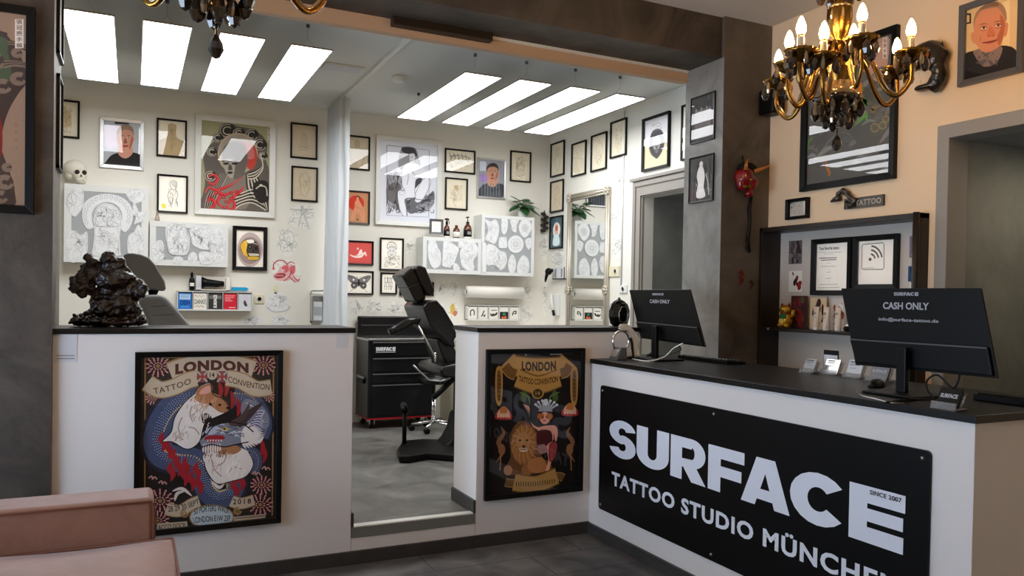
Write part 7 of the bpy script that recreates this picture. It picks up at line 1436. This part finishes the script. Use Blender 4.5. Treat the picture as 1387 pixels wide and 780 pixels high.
# arms: the eight lamp holders are placed at their own bearing and depth
LAMPS = [((1054.5, 93), .20), ((1069, 69), -.02), ((1085, 51), -.20), ((1116, 57.7), -.20), ((1156, 57.7), .24), ((1167.6, 33.6), -.24), ((1214.7, 77), .22), ((1234, 53), -.08)]
DH = .115    # from drip dish up to the bulb's foot
am = []
for (px, py), dd in LAMPS:
    q = atd(px, py, D0+dd)-L; x, y, zb_ = q.x, q.y, q.z; zd = zb_-DH*.62
    rr = hypot(x, y); ux, uy = x/rr, y/rr; zl = zd-.155
    a = r
    b = MB(); b.tube(spline([(ux*.03, uy*.03, .40), (ux*.07, uy*.07, .445 if rr > .2 else .42), (ux*rr*.42, uy*rr*.42, .40), (ux*rr*.62, uy*rr*.62, zl+.04), (ux*rr*.82, uy*rr*.82, zl-.005), (ux*rr*1.0, uy*rr*1.0, zl+.05), (x*1.02, y*1.02, zd-.04), (x, y, zd)], 6), [.0085]*43, 'antique_gold', 10); arm = b.build('arm', r)
    b = MB(); b.tube(spline([(ux*rr*.5+.004, uy*rr*.5, .36), (ux*rr*.7, uy*rr*.7, zl+.03), (ux*rr*.84, uy*rr*.84, zl+.008), (ux*rr*.98, uy*rr*.98, zl+.06)], 6), .005, 'clear_crystal', 8); b.build('glass_twist', arm)
    b = MB(); b.lathe([(.010, zd-.03), (.02, zd-.018), (.038, zd-.010), (.058, zd+.012), (.063, zd+.022), (.056, zd+.020), (.03, zd+.006), (.014, zd+.006)], 'antique_gold', 30, c=(x, y, 0), flute=.07, fn=15); b.build('drip_dish', r)
    b = MB(); b.lathe([(.014, zd+.004), (.015, zd+.02), (.0135, zb_-.004), (.0145, zb_+.004), (0, zb_+.006)], 'candle', 16, c=(x, y, 0)); b.build('candle_sleeve', r)
    b = MB(); b.lathe([(.0125, zb_+.0), (.0125, zb_+.016)], 'gold', 16, c=(x, y, 0)); bs = b.build('bulb_base', r)
    b = MB(); b.lathe([(.013, zb_+.014), (.0185, zb_+.026), (.0195, zb_+.036), (.016, zb_+.055), (.009, zb_+.074), (.003, zb_+.084), (0, zb_+.086)], 'bulb_glass', 18, c=(x, y, 0)); b.build('candle_bulb', r)
    for k in range(6):
        t = 2*pi*k/6+px; drop(r, (x+.056*cos(t), y+.056*sin(t), zd+.004), k % 2 == 0)
for k in range(12): t = 2*pi*k/12; drop(r, (.090*cos(t), .090*sin(t), .208), k % 2, 1.25)
for k in range(8): t = 2*pi*k/8+.3; drop(r, (.048*cos(t), .048*sin(t), .172), (k+1) % 2, 1.35)
for k in range(6): t = 2*pi*k/6+.2; drop(r, (.075*cos(t), .075*sin(t), .69), False); b = MB(); b.tube([(.02*cos(t), .02*sin(t), .76), (.055*cos(t), .055*sin(t), .74), (.075*cos(t), .075*sin(t), .70)], .004, 'antique_gold', 6); b.build('crown_branch', r)
for k in range(6): t = 2*pi*k/6; drop(r, (.040*cos(t), .040*sin(t), .60), True)
for i, z in enumerate((.15, .13, .11, .09)): b = MB(); b.ell((0, 0, z), (.007, .007, .009), 'smoke_crystal', 8, 6); b.build('pendant_bead', r)
b = MB(); b.lathe([(0, 0), (.012, .006), (.0215, .026), (.018, .045), (.006, .066), (0, .07)], 'smoke_crystal', 9, smooth=False); b.lathe([(.003, .065), (.003, .16)], 'antique_gold', 6); b.build('pendant_crystal', r)
ch2 = copy_tree(r); q = atd(292, 97, 2.16); ch2.location = (q.x, q.y, ctr.z+.0); ch2.rotation_euler = (0, 0, .5)
ch2['label'] = 'second chandelier at the top left, only its lowest crystals and arms in view'
# ======================= SOFA =======================
ax1 = at(209, 674, 1, 3.20); zc1 = ax1.z; r = thing('sofa', 'pinkish brown leather sofa with piped armrest and seat cushion at the left', 'sofa', (-.62, 2.5, 0)); L = r.location
xr_ = ax1.x; YA = 3.2
b = MB(); b.box((-1.05-L.x, YA-L.y, .10), (xr_-L.x, YA+.20-L.y, zc1), 'leather_pink'); o = b.build('armrest', r, bevel=.022, seg=5)
b = MB(); e = .004
for yy in (YA, YA+.2): b.tube([(-1.04-L.x, yy-L.y+(e if yy > YA else -e), zc1-.012), (xr_-.01-L.x, yy-L.y+(e if yy > YA else -e), zc1-.012), (xr_-.0-L.x, yy-L.y, zc1-.03), (xr_-L.x, yy-L.y+(0 if yy > YA else 0), .12)], .005, 'leather_seam', 8)
b.build('piping', o)
zq = at(236, 728, 1, 3.05); xs_ = at(236, 728, 1, 3.05).x; zsft = zq.z-.035
b = MB(); nx, ny = 26, 30; X0c, X1c, Y0c, Y1c = -.98, xs_+.0, 2.0, YA-.012; vs = []; T_ = .17
for s in (1, 0):
    for j in range(ny+1):
        for i in range(nx+1):
            u = i/nx; v = j/ny; ed = min(u, 1-u, v, 1-v); puff = .038*(1-math.exp(-ed*14)); x = X0c+(X1c-X0c)*u; y = Y0c+(Y1c-Y0c)*v
            z = (zsft+puff+.004*sin(u*9+v*5)+.003*sin(v*17-u*6)-.012) if s else (zsft-T_-puff*.2); vs.append((x-L.x, y-L.y, z))
n1 = (nx+1)*(ny+1); fs = []
for j in range(ny):
    for i in range(nx): a = j*(nx+1)+i; fs.append((a, a+1, a+nx+2, a+nx+1)); fs.append((n1+a, n1+a+nx+1, n1+a+nx+2, n1+a+1))
for i in range(nx): fs.append((i+1, i, n1+i, n1+i+1)); a = ny*(nx+1); fs.append((a+i, a+i+1, n1+a+i+1, n1+a+i))
for j in range(ny): a = j*(nx+1); fs.append((a, a+nx+1, n1+a+nx+1, n1+a)); a += nx; fs.append((a+nx+1, a, n1+a, n1+a+nx+1))
b.add(vs, fs, 'leather_pink', True); o = b.build('seat_cushion', r, autosm=True)
b = MB(); zz = zsft-.008
for z_ in (zz, zsft-T_+.004): b.tube([(X0c-L.x, Y0c-L.y, z_), (X1c+.002-L.x, Y0c-L.y, z_), (X1c+.002-L.x, Y1c-L.y, z_), (X0c-L.x, Y1c-L.y, z_)], .006, 'leather_seam', 8, closed=True)
b.build('piping', o)
b = MB(); b.box((-1.05-L.x, 1.3-L.y, .10), (xr_-.01-L.x, YA-.0-L.y, zsft-T_-.005), 'leather_pink'); b.build('seat_base', r, bevel=.015, seg=3)
b = MB(); b.box((-1.25-L.x, 1.3-L.y, .10), (-1.0-L.x, YA+.2-L.y, zc1), 'leather_pink'); b.build('backrest', r, bevel=.04, seg=4)
b = MB(); b.box((-.98-L.x, 1.3-L.y, zsft-T_), (X1c-L.x, 1.985-L.y, zsft), 'leather_pink'); b.build('seat_cushion', r, bevel=.04, seg=4)
for x in (-1.15, xr_-.12):
    for y in (1.4, YA+.1): b = MB(); b.lathe([(.02, 0), (.026, .1)], 'frame_brown', 12, c=(x-L.x, y-L.y, 0)); b.build('leg', r)
# ======================= DARK STATUE =======================
YS = 4.33; cS = (80, 330, 6.5); r = thing('statue', 'dark glossy brown carved statue of a seated figure on the left black slab', 'statue', (at(148, 440, 1, YS).x, YS, 1.272)); L = r.location
def sq(x, y, dy=0): p = at(cS[0]+x/cS[2], cS[1]+y/cS[2], 1, YS+dy); return (p.x-L.x, dy, p.z-L.z)
ks = 4.05/1062.36/6.5
def E_(x, y, rx, ry, dy=0, rz=None): return (sq(x, y, dy), (rx*ks, (rz or min(rx, ry)*.9)*ks, ry*ks))
parts = [('figure', [E_(440, 130, 60, 66, -.02), E_(425, 95, 45, 38, -.02), E_(490, 180, 80, 60, -.02), E_(540, 230, 70, 50), E_(430, 220, 75, 80), E_(470, 320, 130, 90, -.03), E_(360, 260, 60, 90), E_(600, 300, 60, 45, -.03), E_(640, 320, 40, 40), E_(540, 400, 130, 90, 0), E_(430, 420, 90, 90), E_(700, 350, 55, 35, -.02), E_(740, 385, 42, 42, -.03), E_(700, 420, 60, 55, -.02), E_(650, 450, 60, 50)]),
         ('robe', [E_(420, 500, 130, 80), E_(390, 570, 100, 80, -.03), E_(330, 610, 80, 50), E_(540, 540, 130, 110), E_(640, 600, 80, 90, .02), E_(480, 640, 150, 60), E_(270, 620, 40, 30)]),
         ('ornament', [E_(270, 130, 26, 40), E_(290, 160, 40, 45), E_(320, 200, 45, 60), E_(215, 200, 25, 24), E_(240, 240, 60, 26), E_(180, 270, 26, 30), E_(300, 300, 70, 60), E_(230, 320, 80, 50), E_(135, 340, 42, 45), E_(150, 400, 46, 48), E_(200, 420, 60, 45, -.01), E_(260, 400, 60, 50), E_(300, 420, 30, 30), E_(250, 115, 16, 22)])]
for nm, L_ in parts:
    o = blobs(nm, L_, 'statue', r, .0065); o.modifiers['relief'].strength = .034; o.modifiers['relief'].texture.noise_scale = .03; o.modifiers['relief'].texture.type; o.modifiers['relief'].mid_level = .45
R = random.Random(4)
rk_ = [E_(150+R.uniform(-20, 600), 680+R.uniform(-34, 16), R.uniform(20, 34), R.uniform(16, 30), R.uniform(-.09, .07)) for i in range(60)]+[E_(180, 650, 40, 24), E_(200, 640, 30, 26)]
o = blobs('rock_base', [(c_, rr) for c_, rr in rk_]+[E_(440, 695, 300, 26, 0, 130)], 'statue', r, .0065); o.modifiers['relief'].strength = .03; o.modifiers['relief'].texture.noise_scale = .02
for c_ in R.sample(rk_, 26): 
    b = MB(); b.ell((c_[0][0], c_[0][1]-.03, c_[0][2]+.012), (.008, .008, .008), 'gloss_black', 8, 6); b.build('pearl', r)
